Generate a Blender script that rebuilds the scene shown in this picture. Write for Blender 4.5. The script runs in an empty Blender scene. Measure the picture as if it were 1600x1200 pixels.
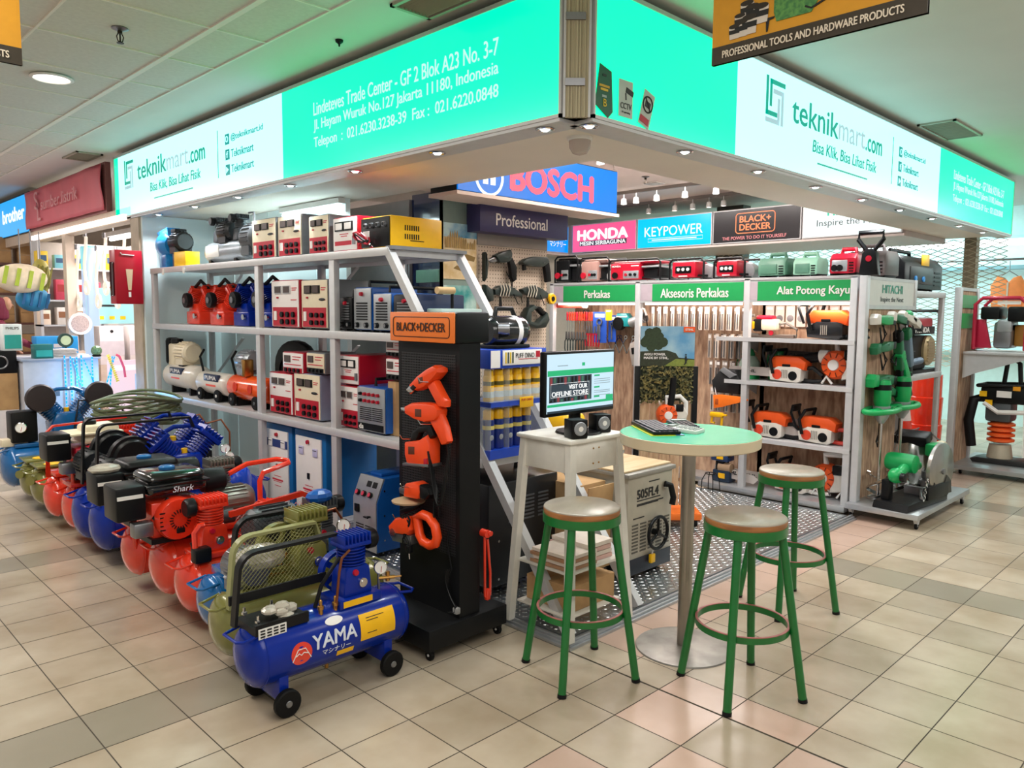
import bpy, bmesh, math, random
from mathutils import Vector, Matrix
random.seed(7)
SC = bpy.context.scene
COL = SC.collection
PI = math.pi

# ------------------------------------------------------------------ camera
cam_data = bpy.data.cameras.new('camera')
cam_data.sensor_width = 36.0
cam_data.lens = 27.172
cam_data.clip_start = 0.05
cam = bpy.data.objects.new('camera', cam_data)
COL.objects.link(cam)
R3 = Matrix(((0.71109921, 0.06090165, -0.70044907),
             (-0.70305707, 0.07147747, -0.70753214),
             (0.00697646, 0.99558122, 0.0936449)))
cam.matrix_world = Matrix.Translation((-2.5394, -2.18616, 1.5)) @ R3.to_4x4()
SC.camera = cam

# ------------------------------------------------------------------ world, exposure
SC.view_settings.view_transform = 'Standard'
SC.view_settings.look = 'None'
SC.view_settings.exposure = 0.0
SC.view_settings.gamma = 1.0
SC.view_settings.use_curve_mapping = False
world = bpy.data.worlds.new('mall_ambient')
SC.world = world
world.use_nodes = True
world.node_tree.nodes['Background'].inputs[0].default_value = (1.0, 0.96, 0.90, 1)
world.node_tree.nodes['Background'].inputs[1].default_value = 0.45


def lin(h):
    if not isinstance(h, str):
        return tuple(h)
    h = h.lstrip('#')
    r = []
    for i in (0, 2, 4):
        c = int(h[i:i + 2], 16) / 255
        r.append(c / 12.92 if c <= .04045 else ((c + .055) / 1.055) ** 2.4)
    return tuple(r)


def lamp(name, typ, loc, energy, color, size=.1, rot=None, parent=None, spot=None, size_y=None):
    d = bpy.data.lights.new(name, typ)
    d.energy = energy
    d.color = color
    if typ == 'AREA':
        d.shape = 'RECTANGLE'
        d.size = size
        d.size_y = size_y or size
    elif typ == 'SPOT':
        d.shadow_soft_size = size
        d.spot_size = spot or 2.0
        d.spot_blend = .7
    else:
        d.shadow_soft_size = size
    o = bpy.data.objects.new(name, d)
    COL.objects.link(o)
    o.location = loc
    if rot:
        o.rotation_euler = rot
    if parent:
        o.parent = parent
    return o


# invisible overhead emitters added without fixtures: over each corridor and in the store
for x, y, sx, sy, e, c in ((-2.3, 2.6, .6, 4.5, 98, (1, .94, .86)), (-2.0, 8.0, .8, 4.0, 90, (1, .9, .88)),
                           (-2.2, -2.4, 2.4, 2.4, 84, (1, .96, .9)), (2.6, -2.2, 4.5, .6, 64, (1, .97, .9)),
                           (7.6, -1.8, 4.0, .8, 70, (.96, 1, .96)),
                           (2.2, 1.2, 1.0, .6, 46, (1, .93, .88)), (2.6, 2.4, 1.0, .6, 38, (1, .93, .88)), (4.6, 2.6, .8, 2.4, 80, (1, .92, .87))):
    lamp('overhead_emitter', 'AREA', (x, y, 2.9), e, c, sx, size_y=sy)


# ------------------------------------------------------------------ materials
_mats = {}


def mat(name, color, rough=.45, metal=0., var=.05, emit=0., scale=18., spec=None, alpha=None, coat=0., bump=0.):
    if name in _mats:
        return _mats[name]
    m = bpy.data.materials.new(name)
    m.use_nodes = True
    nt = m.node_tree
    b = nt.nodes['Principled BSDF']
    c = lin(color)
    b.inputs['Base Color'].default_value = (*c, 1)
    b.inputs['Roughness'].default_value = rough
    b.inputs['Metallic'].default_value = metal
    if spec is not None:
        b.inputs['Specular IOR Level'].default_value = spec
    if coat:
        b.inputs['Coat Weight'].default_value = coat
        b.inputs['Coat Roughness'].default_value = .08
    if emit:
        b.inputs['Emission Color'].default_value = (*c, 1)
        b.inputs['Emission Strength'].default_value = emit
    if alpha is not None:
        b.inputs['Alpha'].default_value = alpha
    if var or bump:
        tc = nt.nodes.new('ShaderNodeTexCoord')
        n = nt.nodes.new('ShaderNodeTexNoise')
        n.inputs['Scale'].default_value = scale
        n.inputs['Detail'].default_value = 4
        nt.links.new(tc.outputs['Object'], n.inputs['Vector'])
    if var:
        mr = nt.nodes.new('ShaderNodeMapRange')
        mr.inputs['From Min'].default_value = .3
        mr.inputs['From Max'].default_value = .7
        mr.inputs['To Min'].default_value = 1 - var
        mr.inputs['To Max'].default_value = 1 + var
        nt.links.new(n.outputs['Fac'], mr.inputs['Value'])
        mx = nt.nodes.new('ShaderNodeMix')
        mx.data_type = 'RGBA'
        mx.blend_type = 'MULTIPLY'
        mx.inputs['Factor'].default_value = 1
        mx.inputs['A'].default_value = (*c, 1)
        nt.links.new(mr.outputs['Result'], mx.inputs['B'])
        nt.links.new(mx.outputs['Result'], b.inputs['Base Color'])
    if bump:
        bp = nt.nodes.new('ShaderNodeBump')
        bp.inputs['Strength'].default_value = bump
        nt.links.new(n.outputs['Fac'], bp.inputs['Height'])
        nt.links.new(bp.outputs['Normal'], b.inputs['Normal'])
    _mats[name] = m
    return m


def glow(name, color, strength=1.0):
    """A backlit sheet or a lamp lens."""
    if name in _mats:
        return _mats[name]
    m = bpy.data.materials.new(name)
    m.use_nodes = True
    nt = m.node_tree
    b = nt.nodes['Principled BSDF']
    b.inputs['Base Color'].default_value = (*[x * .25 for x in lin(color)], 1)
    b.inputs['Roughness'].default_value = .22
    b.inputs['Emission Color'].default_value = (*lin(color), 1)
    b.inputs['Emission Strength'].default_value = strength
    _mats[name] = m
    return m


def two_tone(name, c1, c2, rough, kind, scale, metal=0., stretch=(1, 1, 1), lo=.4, hi=.6, bump=0.):
    """Two colours mixed by a noise, wave or brick pattern."""
    if name in _mats:
        return _mats[name]
    m = bpy.data.materials.new(name)
    m.use_nodes = True
    nt = m.node_tree
    b = nt.nodes['Principled BSDF']
    b.inputs['Roughness'].default_value = rough
    b.inputs['Metallic'].default_value = metal
    tc = nt.nodes.new('ShaderNodeTexCoord')
    mp = nt.nodes.new('ShaderNodeMapping')
    mp.inputs['Scale'].default_value = stretch
    nt.links.new(tc.outputs['Object'], mp.inputs['Vector'])
    if kind == 'wave':
        t = nt.nodes.new('ShaderNodeTexWave')
        t.inputs['Distortion'].default_value = 2.5
        t.inputs['Detail'].default_value = 3
    elif kind == 'voronoi':
        t = nt.nodes.new('ShaderNodeTexVoronoi')
    else:
        t = nt.nodes.new('ShaderNodeTexNoise')
        t.inputs['Detail'].default_value = 5
    t.inputs['Scale'].default_value = scale
    nt.links.new(mp.outputs['Vector'], t.inputs['Vector'])
    r = nt.nodes.new('ShaderNodeValToRGB')
    r.color_ramp.elements[0].position = lo
    r.color_ramp.elements[0].color = (*lin(c1), 1)
    r.color_ramp.elements[1].position = hi
    r.color_ramp.elements[1].color = (*lin(c2), 1)
    out = t.outputs['Distance'] if kind == 'voronoi' else t.outputs['Fac']
    nt.links.new(out, r.inputs['Fac'])
    nt.links.new(r.outputs['Color'], b.inputs['Base Color'])
    if bump:
        bp = nt.nodes.new('ShaderNodeBump')
        bp.inputs['Strength'].default_value = bump
        nt.links.new(out, bp.inputs['Height'])
        nt.links.new(bp.outputs['Normal'], b.inputs['Normal'])
    _mats[name] = m
    return m


def dotted(name, c, cdot, axes, pitch, radius, rough=.5, holes=False):
    """A sheet punched with a square grid of round holes."""
    m = bpy.data.materials.new(name)
    m.use_nodes = True
    nt = m.node_tree
    b = nt.nodes['Principled BSDF']
    b.inputs['Roughness'].default_value = rough
    tc = nt.nodes.new('ShaderNodeTexCoord')
    sp = nt.nodes.new('ShaderNodeSeparateXYZ')
    nt.links.new(tc.outputs['Object'], sp.inputs[0])

    def mth(op, a, bb=None):
        n = nt.nodes.new('ShaderNodeMath')
        n.operation = op
        for i, v in enumerate((a, bb)):
            if v is None:
                continue
            if isinstance(v, (int, float)):
                n.inputs[i].default_value = v
            else:
                nt.links.new(v, n.inputs[i])
        return n.outputs[0]
    d = None
    for ax in axes:
        f = mth('SUBTRACT', mth('FRACT', mth('MULTIPLY', sp.outputs[ax], 1 / pitch)), .5)
        f = mth('MULTIPLY', f, f)
        d = f if d is None else mth('ADD', d, f)
    k = mth('LESS_THAN', d, (radius / pitch) ** 2)
    mx = nt.nodes.new('ShaderNodeMix')
    mx.data_type = 'RGBA'
    mx.inputs['A'].default_value = (*lin(c), 1)
    mx.inputs['B'].default_value = (*lin(cdot), 1)
    nt.links.new(k, mx.inputs['Factor'])
    nt.links.new(mx.outputs['Result'], b.inputs['Base Color'])
    if holes:
        nt.links.new(mth('SUBTRACT', 1.0, k), b.inputs['Alpha'])
    _mats[name] = m
    return m


def clear(name, color, rough=.08, a=.25):
    """Clear plastic film."""
    if name in _mats:
        return _mats[name]
    m = mat(name, color, rough, 0, 0, alpha=a)
    return m


# ------------------------------------------------------------------ mesh builder
AX = {'x': 0, 'y': 1, 'z': 2}


class MB:
    def __init__(s, M=None):
        s.bm = bmesh.new()
        s.M = M

    def _new(s, vs, fs):
        M = s.M
        bv = [s.bm.verts.new(M @ Vector(v) if M else v) for v in vs]
        for f in fs:
            try:
                s.bm.faces.new([bv[i] for i in f])
            except ValueError:
                pass
        return bv

    def box(s, x0, x1, y0, y1, z0, z1, bev=0., seg=2, M=None):
        if bev:
            t = bmesh.new()
            bmesh.ops.create_cube(t, size=1)
            for v in t.verts:
                v.co = ((x0 + x1) / 2 + v.co.x * (x1 - x0), (y0 + y1) / 2 + v.co.y * (y1 - y0), (z0 + z1) / 2 + v.co.z * (z1 - z0))
            bmesh.ops.bevel(t, geom=t.edges[:], offset=bev, segments=seg, affect='EDGES', profile=.5)
            s._take(t, M)
        else:
            vs = [(x, y, z) for x in (x0, x1) for y in (y0, y1) for z in (z0, z1)]
            if M:
                vs = [M @ Vector(v) for v in vs]
            s._new(vs, [(0, 1, 3, 2), (4, 6, 7, 5), (0, 4, 5, 1), (2, 3, 7, 6), (0, 2, 6, 4), (1, 5, 7, 3)])
        return s

    def _take(s, t, M=None):
        t.verts.index_update()
        vs = [(M @ v.co if M else v.co.copy()) for v in t.verts]
        fs = [[v.index for v in f.verts] for f in t.faces]
        s._new(vs, fs)
        t.free()

    def cyl(s, p0, p1, r0, r1=None, n=16, caps=True):
        p0, p1 = Vector(p0), Vector(p1)
        r1 = r0 if r1 is None else r1
        d = (p1 - p0).normalized()
        a = d.orthogonal().normalized()
        b = d.cross(a)
        vs = []
        for p, r in ((p0, r0), (p1, r1)):
            for i in range(n):
                t = 2 * PI * i / n
                vs.append(p + (a * math.cos(t) + b * math.sin(t)) * r)
        fs = [(i, (i + 1) % n, n + (i + 1) % n, n + i) for i in range(n)]
        if caps:
            fs += [tuple(range(n - 1, -1, -1)), tuple(range(n, 2 * n))]
        s._new(vs, fs)
        return s

    def tube(s, pts, r, n=8, closed=False, flat=None):
        """Round tube along pts; flat=(a, b) makes a bar with half sizes a, b instead."""
        P = [Vector(p) for p in pts]
        k = len(P)
        vs, fs = [], []
        up = None
        if flat:
            n = 4
        for i in range(k):
            if closed:
                d = (P[(i + 1) % k] - P[i - 1]).normalized()
            else:
                d = (P[min(i + 1, k - 1)] - P[max(i - 1, 0)]).normalized()
            if up is None:
                up = Vector((0, 0, 1)) if abs(d.z) < .9 else Vector((0, 1, 0))
                if flat and len(flat) > 2:
                    up = Vector(flat[2])
            a = (up - d * up.dot(d))
            a = a.normalized() if a.length > 1e-5 else d.orthogonal().normalized()
            b = d.cross(a)
            if not (flat and len(flat) > 2):
                up = a
            for j in range(n):
                if flat:
                    sa, sb = ((1, 1), (-1, 1), (-1, -1), (1, -1))[j]
                    vs.append(P[i] + a * flat[0] * sa + b * flat[1] * sb)
                else:
                    t = 2 * PI * j / n
                    vs.append(P[i] + (a * math.cos(t) + b * math.sin(t)) * r)
        for i in range(k if closed else k - 1):
            q = ((i + 1) % k) * n
            for j in range(n):
                fs.append((i * n + j, i * n + (j + 1) % n, q + (j + 1) % n, q + j))
        if not closed:
            fs += [tuple(range(n - 1, -1, -1)), tuple(range((k - 1) * n, k * n))]
        s._new(vs, fs)
        return s

    def lathe(s, prof, o=(0, 0, 0), axis='z', n=24):
        """prof: (radius, height) pairs turned round an axis through o."""
        o = Vector(o)
        ax = {'z': (Vector((1, 0, 0)), Vector((0, 1, 0)), Vector((0, 0, 1))),
              'x': (Vector((0, 1, 0)), Vector((0, 0, 1)), Vector((1, 0, 0))),
              'y': (Vector((0, 0, 1)), Vector((1, 0, 0)), Vector((0, 1, 0)))}[axis] if isinstance(axis, str) else axis
        vs, fs = [], []
        k = len(prof)
        for r, h in prof:
            for j in range(n):
                t = 2 * PI * j / n
                vs.append(o + ax[2] * h + (ax[0] * math.cos(t) + ax[1] * math.sin(t)) * max(r, 1e-4))
        for i in range(k - 1):
            for j in range(n):
                fs.append((i * n + j, i * n + (j + 1) % n, (i + 1) * n + (j + 1) % n, (i + 1) * n + j))
        fs += [tuple(range(n - 1, -1, -1)), tuple(range((k - 1) * n, k * n))]
        s._new(vs, fs)
        return s

    def prism(s, poly, axis, a0, a1, bev=0., M=None):
        """2-D outline swept along an axis: axis x -> (y,z), y -> (x,z), z -> (x,y)."""
        t = bmesh.new()

        def P(u, v, a):
            return {'x': (a, u, v), 'y': (u, a, v), 'z': (u, v, a)}[axis]
        lo = [t.verts.new(P(u, v, a0)) for u, v in poly]
        hi = [t.verts.new(P(u, v, a1)) for u, v in poly]
        k = len(poly)
        t.faces.new(lo)
        t.faces.new(hi[::-1])
        for i in range(k):
            t.faces.new((lo[i], hi[i], hi[(i + 1) % k], lo[(i + 1) % k]))
        bmesh.ops.recalc_face_normals(t, faces=t.faces)
        if bev:
            ed = [e for e in t.edges if (e.verts[0] in lo) == (e.verts[1] in lo)]
            bmesh.ops.bevel(t, geom=ed, offset=bev, segments=2, affect='EDGES', profile=.5)
        s._take(t, M)
        return s

    def sph(s, c, r, n=16, m=10):
        if not isinstance(r, (tuple, list)):
            r = (r, r, r)
        vs, fs = [], []
        for i in range(1, m):
            a = PI * i / m
            for j in range(n):
                t = 2 * PI * j / n
                vs.append((c[0] + r[0] * math.sin(a) * math.cos(t), c[1] + r[1] * math.sin(a) * math.sin(t), c[2] + r[2] * math.cos(a)))
        for i in range(m - 2):
            for j in range(n):
                fs.append((i * n + j, (i + 1) * n + j, (i + 1) * n + (j + 1) % n, i * n + (j + 1) % n))
        vs += [(c[0], c[1], c[2] + r[2]), (c[0], c[1], c[2] - r[2])]
        q = len(vs)
        for j in range(n):
            fs.append((j, (j + 1) % n, q - 2))
            fs.append(((m - 2) * n + (j + 1) % n, (m - 2) * n + j, q - 1))
        s._new(vs, fs)
        return s

    def torus(s, c, R, r, axis='z', n=28, k=8, sq=None):
        c = Vector(c)
        e = {'z': ((1, 0, 0), (0, 1, 0)), 'x': ((0, 1, 0), (0, 0, 1)), 'y': ((1, 0, 0), (0, 0, 1))}[axis]
        pts = [c + Vector(e[0]) * R * math.cos(2 * PI * i / n) + Vector(e[1]) * R * math.sin(2 * PI * i / n) for i in range(n)]
        if sq:
            N = Vector(e[0]).cross(Vector(e[1]))
            s.tube(pts, r, closed=True, flat=(sq[1], sq[0], tuple(N)))
        else:
            s.tube(pts, r, k, closed=True)
        return s

    def quad(s, a, b, c, d):
        s._new([a, b, c, d], [(0, 1, 2, 3)])
        return s

    def out(s, name, m, parent=None, label=None, smooth=40, kind=None):
        bmesh.ops.recalc_face_normals(s.bm, faces=s.bm.faces)
        me = bpy.data.meshes.new(name)
        s.bm.to_mesh(me)
        s.bm.free()
        for mm in (m if isinstance(m, (list, tuple)) else [m]):
            me.materials.append(mm)
        if smooth:
            me.polygons.foreach_set('use_smooth', [True] * len(me.polygons))
            me.set_sharp_from_angle(angle=math.radians(smooth))
        o = bpy.data.objects.new(name, me)
        COL.objects.link(o)
        if parent:
            o.parent = parent
        if label:
            o['label'] = label
        if kind:
            o['kind'] = kind
        return o


def tag(o, label, cat, group=None):
    o['label'] = label
    o['category'] = cat
    if group:
        o['group'] = group
    return o


def thing(name, label, cat, loc=(0, 0, 0), rz=0., group=None, rot=None):
    o = bpy.data.objects.new(name, None)
    o.empty_display_size = .05
    COL.objects.link(o)
    o.location = loc
    o.rotation_euler = rot if rot else (0, 0, rz)
    return tag(o, label, cat, group)


def copy_tree(root, loc, rz=None, label=None, group=None):
    """A copy of a thing with copies of its parts and sub-parts."""
    r = root.copy()
    COL.objects.link(r)
    r.location = loc
    if rz is not None:
        r.rotation_euler = (0, 0, rz)
    if label:
        r['label'] = label
    if group:
        r['group'] = group

    def down(a, b):
        for ch in list(a.children):
            c = ch.copy()
            COL.objects.link(c)
            c.parent = b
            down(ch, c)
    down(root, r)
    return r


_txt = {}


def text(s, m, c, u, v, w, h=None, parent=None, name='lettering', ext=.0012, bold=0., shear=0., lift=.0015, align='c'):
    """Raised lettering centred on c, running along u with its top along v, fitted to w x h."""
    cu = bpy.data.curves.new('font', 'FONT')
    cu.body = s
    cu.resolution_u = 3
    cu.shear = shear
    cu.align_x = 'CENTER' if align == 'c' else 'LEFT'
    o = bpy.data.objects.new('font', cu)
    me = bpy.data.meshes.new_from_object(o)
    bpy.data.objects.remove(o)
    bpy.data.curves.remove(cu)
    xs = [q.co.x for q in me.vertices]
    ys = [q.co.y for q in me.vertices]
    x0, x1, y0, y1 = min(xs), max(xs), min(ys), max(ys)
    k = w / (x1 - x0)
    ky = h / (y1 - y0) if h else k
    u, v = Vector(u).normalized(), Vector(v).normalized()
    nn = u.cross(v)
    c = Vector(c) + nn * lift
    bm = bmesh.new()
    bm.from_mesh(me)
    for q in bm.verts:
        q.co = c + u * (q.co.x - (x0 + x1) / 2) * k + v * (q.co.y - (y0 + y1) / 2) * ky
    if bold:
        src = bm.faces[:]
        for i, (a, b) in enumerate(((1, 0), (-1, 0), (0, .8), (0, -.8))):
            d = bmesh.ops.duplicate(bm, geom=src)
            bmesh.ops.translate(bm, vec=(u * a * k + v * b * min(k, ky)) * bold + nn * .0003 * (i + 1), verts=[g for g in d['geom'] if isinstance(g, bmesh.types.BMVert)])
    r = bmesh.ops.extrude_face_region(bm, geom=bm.faces[:])
    bmesh.ops.translate(bm, vec=nn * ext, verts=[g for g in r['geom'] if isinstance(g, bmesh.types.BMVert)])
    bm.to_mesh(me)
    bm.free()
    me.materials.clear()
    me.materials.append(m)
    ob = bpy.data.objects.new(name, me)
    COL.objects.link(ob)
    if parent:
        ob.parent = parent
    return ob


UX, UY, UZ = Vector((1, 0, 0)), Vector((0, 1, 0)), Vector((0, 0, 1))
NX, NY = -UX, -UY


def rrect(w, h, r, k=4, c=(0, 0)):
    """Rounded rectangle outline."""
    out = []
    for sx, sy, a in ((1, 1, 0), (-1, 1, 90), (-1, -1, 180), (1, -1, 270)):
        for i in range(k + 1):
            t = math.radians(a + 90 * i / k)
            out.append((c[0] + sx * (w / 2 - r) + r * math.cos(t), c[1] + sy * (h / 2 - r) + r * math.sin(t)))
    return out


def arc(c, r, a0, a1, k=8, plane='xz', y=0.):
    pts = []
    for i in range(k + 1):
        t = math.radians(a0 + (a1 - a0) * i / k)
        p, q = c[0] + r * math.cos(t), c[1] + r * math.sin(t)
        pts.append({'xz': (p, y, q), 'yz': (y, p, q), 'xy': (p, q, y)}[plane])
    return pts


# shared colours
ALU = mat('aluminium', '#b9bcc0', .38, .75, .04)
ALUW = mat('painted aluminium', '#c6c6c8', .42, .2, .04)
CHROME = mat('chrome', '#d8d8d8', .14, 1., 0)
STEEL = mat('brushed steel', '#8f9094', .35, .9, .06)
BRASS = mat('brass', '#b98a4a', .3, .9, .05)
COPPER = mat('copper pipe', '#8a5136', .35, .8, .05)
BLACK = mat('black plastic', '#121315', .36, 0, .06, spec=.22)
BLACKM = mat('black painted metal', '#131416', .4, 0, .06, spec=.22)
RUBBER = mat('rubber', '#0f0f0f', .65, 0, .06, spec=.2)
WHITE = mat('white plastic', '#e8e6e2', .4, 0, .03)
CREAM = mat('cream enamel', '#e3d6ba', .4, 0, .04)
BLUE = mat('dark blue gloss paint', '#07288c', .24, 0, .06, coat=.12, spec=.25)
TEAL = mat('teal blue gloss paint', '#0f5f9f', .22, .05, .06, coat=.5)
ROYAL = mat('royal blue enamel', '#0e57ab', .3, 0, .05)
RED = mat('red gloss paint', '#e0371f', .2, 0, .05, coat=.5)
CRIM = mat('crimson enamel', '#b5122c', .3, 0, .05)
OLIVE = mat('olive gloss paint', '#7b7a3e', .25, .1, .06, coat=.4)
ORANGE = mat('tool orange', '#ee4a18', .35, 0, .04)
YEL = mat('yellow plastic', '#f2b90c', .38, 0, .04)
GREEN = mat('stool green paint', '#0e6a2c', .35, 0, .12, coat=.2)
TOOLG = mat('tool green', '#0fa055', .35, 0, .05)
CARD = two_tone('cardboard', '#b08a5e', '#c39c6c', .8, 'noise', 6)
GLASS = clear('gauge glass', '#e6eef0', .05, .35)
FILM = clear('plastic film', '#f2f2f2', .12, .3)
# ================================================================== THE SETTING
# ------------------------------------------------------------------ floor tiles
def tile_mat(name, c1, c2, rough):
    m = two_tone(name, c1, c2, rough, 'noise', 2.2, lo=.35, hi=.7)
    nt = m.node_tree
    b = nt.nodes['Principled BSDF']
    g = nt.nodes.new('ShaderNodeNewGeometry')
    mr = nt.nodes.new('ShaderNodeMapRange')
    mr.inputs['To Min'].default_value = .88
    mr.inputs['To Max'].default_value = 1.08
    nt.links.new(g.outputs['Random Per Island'], mr.inputs['Value'])
    mx = nt.nodes.new('ShaderNodeMix')
    mx.data_type = 'RGBA'
    mx.blend_type = 'MULTIPLY'
    mx.inputs['Factor'].default_value = 1
    src = b.inputs['Base Color'].links[0].from_socket
    nt.links.new(src, mx.inputs['A'])
    nt.links.new(mr.outputs['Result'], mx.inputs['B'])
    nt.links.new(mx.outputs['Result'], b.inputs['Base Color'])
    return m


TILES = [mat('grout', '#4a4238', .8, 0, .15),
         tile_mat('cream tile', '#a2927c', '#beb19e', .24),
         tile_mat('grey tile', '#8f8675', '#9a9181', .28),
         tile_mat('pink tile', '#b79b8a', '#c7ac9c', .24)]


def build_floor():
    bm = bmesh.new()

    def quad(x0, x1, y0, y1, z, mi):
        f = bm.faces.new([bm.verts.new(p) for p in ((x0, y0, z), (x1, y0, z), (x1, y1, z), (x0, y1, z))])
        f.material_index = mi
    S = .287
    xs = [-.03 - S * k for k in range(22, -1, -1)] + [.15 + S * k for k in range(0, 36)]
    ys = [-.5 - S * k for k in range(14, -1, -1)] + [-.281 + S * k for k in range(0, 44)]
    quad(xs[0], xs[-1], ys[0], ys[-1], -.002, 0)
    rnd = random.Random(3)
    g = .0022
    for i in range(len(xs) - 1):
        for j in range(len(ys) - 1):
            x0, x1, y0, y1 = xs[i], xs[i + 1], ys[j], ys[j + 1]
            cx, cy = (x0 + x1) / 2, (y0 + y1) / 2
            mi = 1
            if cx > 0 and cy < 0 and round((x0 - 1.872) / S) % 8 == 0:
                mi = 2
            if cx < 0 and cy > 0 and round((y0 - .58) / S) % 8 == 0:
                mi = 2
            if cx > .1 and -.29 < cy < .1 and mi == 1:
                mi = 3 if rnd.random() < .85 else 1
            if -.62 < cx < 0 and cy > -.5 and cy < 1:
                mi = 3 if rnd.random() < .5 else 1
            if cx < .1 and cy < -.5:
                mi = 3 if rnd.random() < (.75 if cx > -1.3 else .15) else 1
            e = .006 if abs(x1 + .03) < 1e-3 and cy < 0 else 0
            quad(x0 + g, x1 - g - e, y0 + g, y1 - g, 0, mi)
    me = bpy.data.meshes.new('floor')
    bm.to_mesh(me)
    bm.free()
    for m in TILES:
        me.materials.append(m)
    o = bpy.data.objects.new('floor', me)
    COL.objects.link(o)
    o['kind'] = 'structure'


build_floor()

# raised store platform of checker plate with an aluminium nosing
PLATE = mat('checker plate', '#a9adb0', .3, .85, .08)
mb = MB()
mb.box(.03, 3.12, .03, 3.1, 0, .028)
mb.out('floor_platform', PLATE, kind='structure', smooth=0)
mb = MB()
for i in range(88):
    for j in range(60):
        x, y = .06 + i * .035, .06 + j * .035
        if y > 1.6 or x > 3.1:
            continue
        a = 1 if (i + j) % 2 else -1
        d = Vector((1, a, 0)).normalized()
        n = Vector((-d.y, d.x, 0))
        c = Vector((x, y, .028))
        q = [c + d * .015, c + n * .005, c - d * .015, c - n * .005]
        t = [c + (p - c) * .55 + UZ * .0025 for p in q]
        mb._new(q + t, [(4, 5, 6, 7), (0, 1, 5, 4), (1, 2, 6, 5), (2, 3, 7, 6), (3, 0, 4, 7)])
mb.out('floor_tread', mat('tread bosses', '#d6dadb', .22, .8, .03), kind='structure', smooth=0)
mb = MB()
for k, (w, z) in enumerate(((.0, .012), (.014, .022), (.028, .033))):
    mb.box(-.03 + w, 3.15, -.03 + w, -.018 + w, 0, z)
    mb.box(-.03 + w, -.018 + w, -.018 + w, 3.1, 0, z)
mb.box(-.018, 3.15, -.018, .03, 0, .01)
mb.box(-.018, .03, .03, 3.1, 0, .01)
mb.out('trim_1', ALU, kind='structure', smooth=0)

# ------------------------------------------------------------------ ceilings
CEIL = mat('ceiling plaster', '#d2d3cc', .7, 0, .03, scale=2)
CTILE = mat('ceiling tile', '#cfd2cb', .75, 0, .05, scale=40)
mb = MB()
mb.box(-.41, 10.4, -4.6, 12.4, 2.95, 3.05)
mb.out('ceiling', CEIL, kind='structure', smooth=0)
mb = MB()
mb.box(-6.5, -.41, -4.6, 12.4, 2.955, 3.05)
mb.out('ceiling_tiles', CTILE, kind='structure', smooth=0)
mb = MB()
for k in range(9):
    x = -.42 - (0 if k == 0 else .3 + (k - 1) * .655)
    mb.box(x - (.016 if k == 1 else .006), x + (.016 if k == 1 else .006), -4.5, 12, 2.947, 2.956)
for k in range(-9, 17):
    y = 1.88 + k * .655
    mb.box(-6.4, -.42, y - .006, y + .006, 2.948, 2.956)
mb.out('trim_2', mat('ceiling tee bar', '#e6e4da', .5, 0, .02), kind='structure', smooth=0)
mb = MB()
mb.box(.87, 7.0, .63, 5.3, 2.935, 2.949)
mb.out('ceiling_store', mat('store ceiling paint', '#e2d4cc', .7, 0, .02, scale=2), kind='structure', smooth=0)
mb = MB()
for x in (5.0, 5.9):
    mb.box(x, x + .035, 1.2, 4.6, 2.9, 2.935)
mb.out('trim_3', mat('track rail', '#8d8580', .5, 0, .02), kind='structure', smooth=0)

# canopy underside: aluminium lip, dark slot, painted soffit with the opening cut out
SOFF = mat('soffit paint', '#e2d8cb', .6, 0, .03, scale=2)
mb = MB()
mb.box(.16, .86, .16, 5.69, 2.335, 2.36)
mb.box(.86, 7.04, .16, .62, 2.335, 2.36)
mb.box(.83, .86, .62, 5.69, 2.36, 2.94)
mb.box(.86, 7.04, .59, .62, 2.36, 2.94)
mb.out('trim_4', SOFF, kind='structure', smooth=0)
mb = MB()
mb.box(0.0, .135, .1, 5.69, 2.315, 2.33)
mb.box(.1, 7.04, 0.0, .135, 2.315, 2.33)
mb.out('trim_5', ALUW, kind='structure', smooth=0)
mb = MB()
mb.box(.02, .2, .12, 5.68, 2.345, 2.36)
mb.box(.12, 7.03, .02, .2, 2.345, 2.36)
mb.out('trim_6', BLACKM, kind='structure', smooth=0)

# ------------------------------------------------------------------ walls
WALLC = mat('pale wall panel', '#dcecee', .5, 0, .03, scale=3)
mb = MB()
mb.box(.71, .75, 2.88, 5.3, 0, 2.34)
for y in (3.3, 4.1, 4.75):
    mb.box(.702, .712, y, y + .012, 0, 2.33)
mb.box(.02, .75, 5.08, 5.12, 0, 2.33)
mb.out('wall_left', WALLC, kind='structure', smooth=0)
mb = MB()
mb.box(.75, 7.0, 5.3, 5.36, 0, 2.94)
mb.out('wall_back', mat('store back wall', '#b9b2a8', .6, 0, .04), kind='structure', smooth=0)
PILL = mat('pillar stone', '#b7a690', .5, 0, .12, scale=9)
mb = MB()
mb.box(.0, .3, 5.12, 5.32, 0, 2.31)
mb.out('column', PILL, kind='structure', smooth=0)
mb = MB()
mb.box(7.12, 7.24, .34, .46, 0, 2.95)
for k in range(32):
    mb.box(7.115, 7.245, .335, .465, .06 + k * .09, .07 + k * .09)
mb.out('column', mat('stacked stone', '#8f8672', .6, 0, .15, scale=12), kind='structure', smooth=0)
mb = MB()
mb.box(7.1, 7.3, 3.15, 3.55, 0, 2.95)
mb.out('column', mat('dark column', '#4f4c47', .55, 0, .08), kind='structure', smooth=0)
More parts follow.
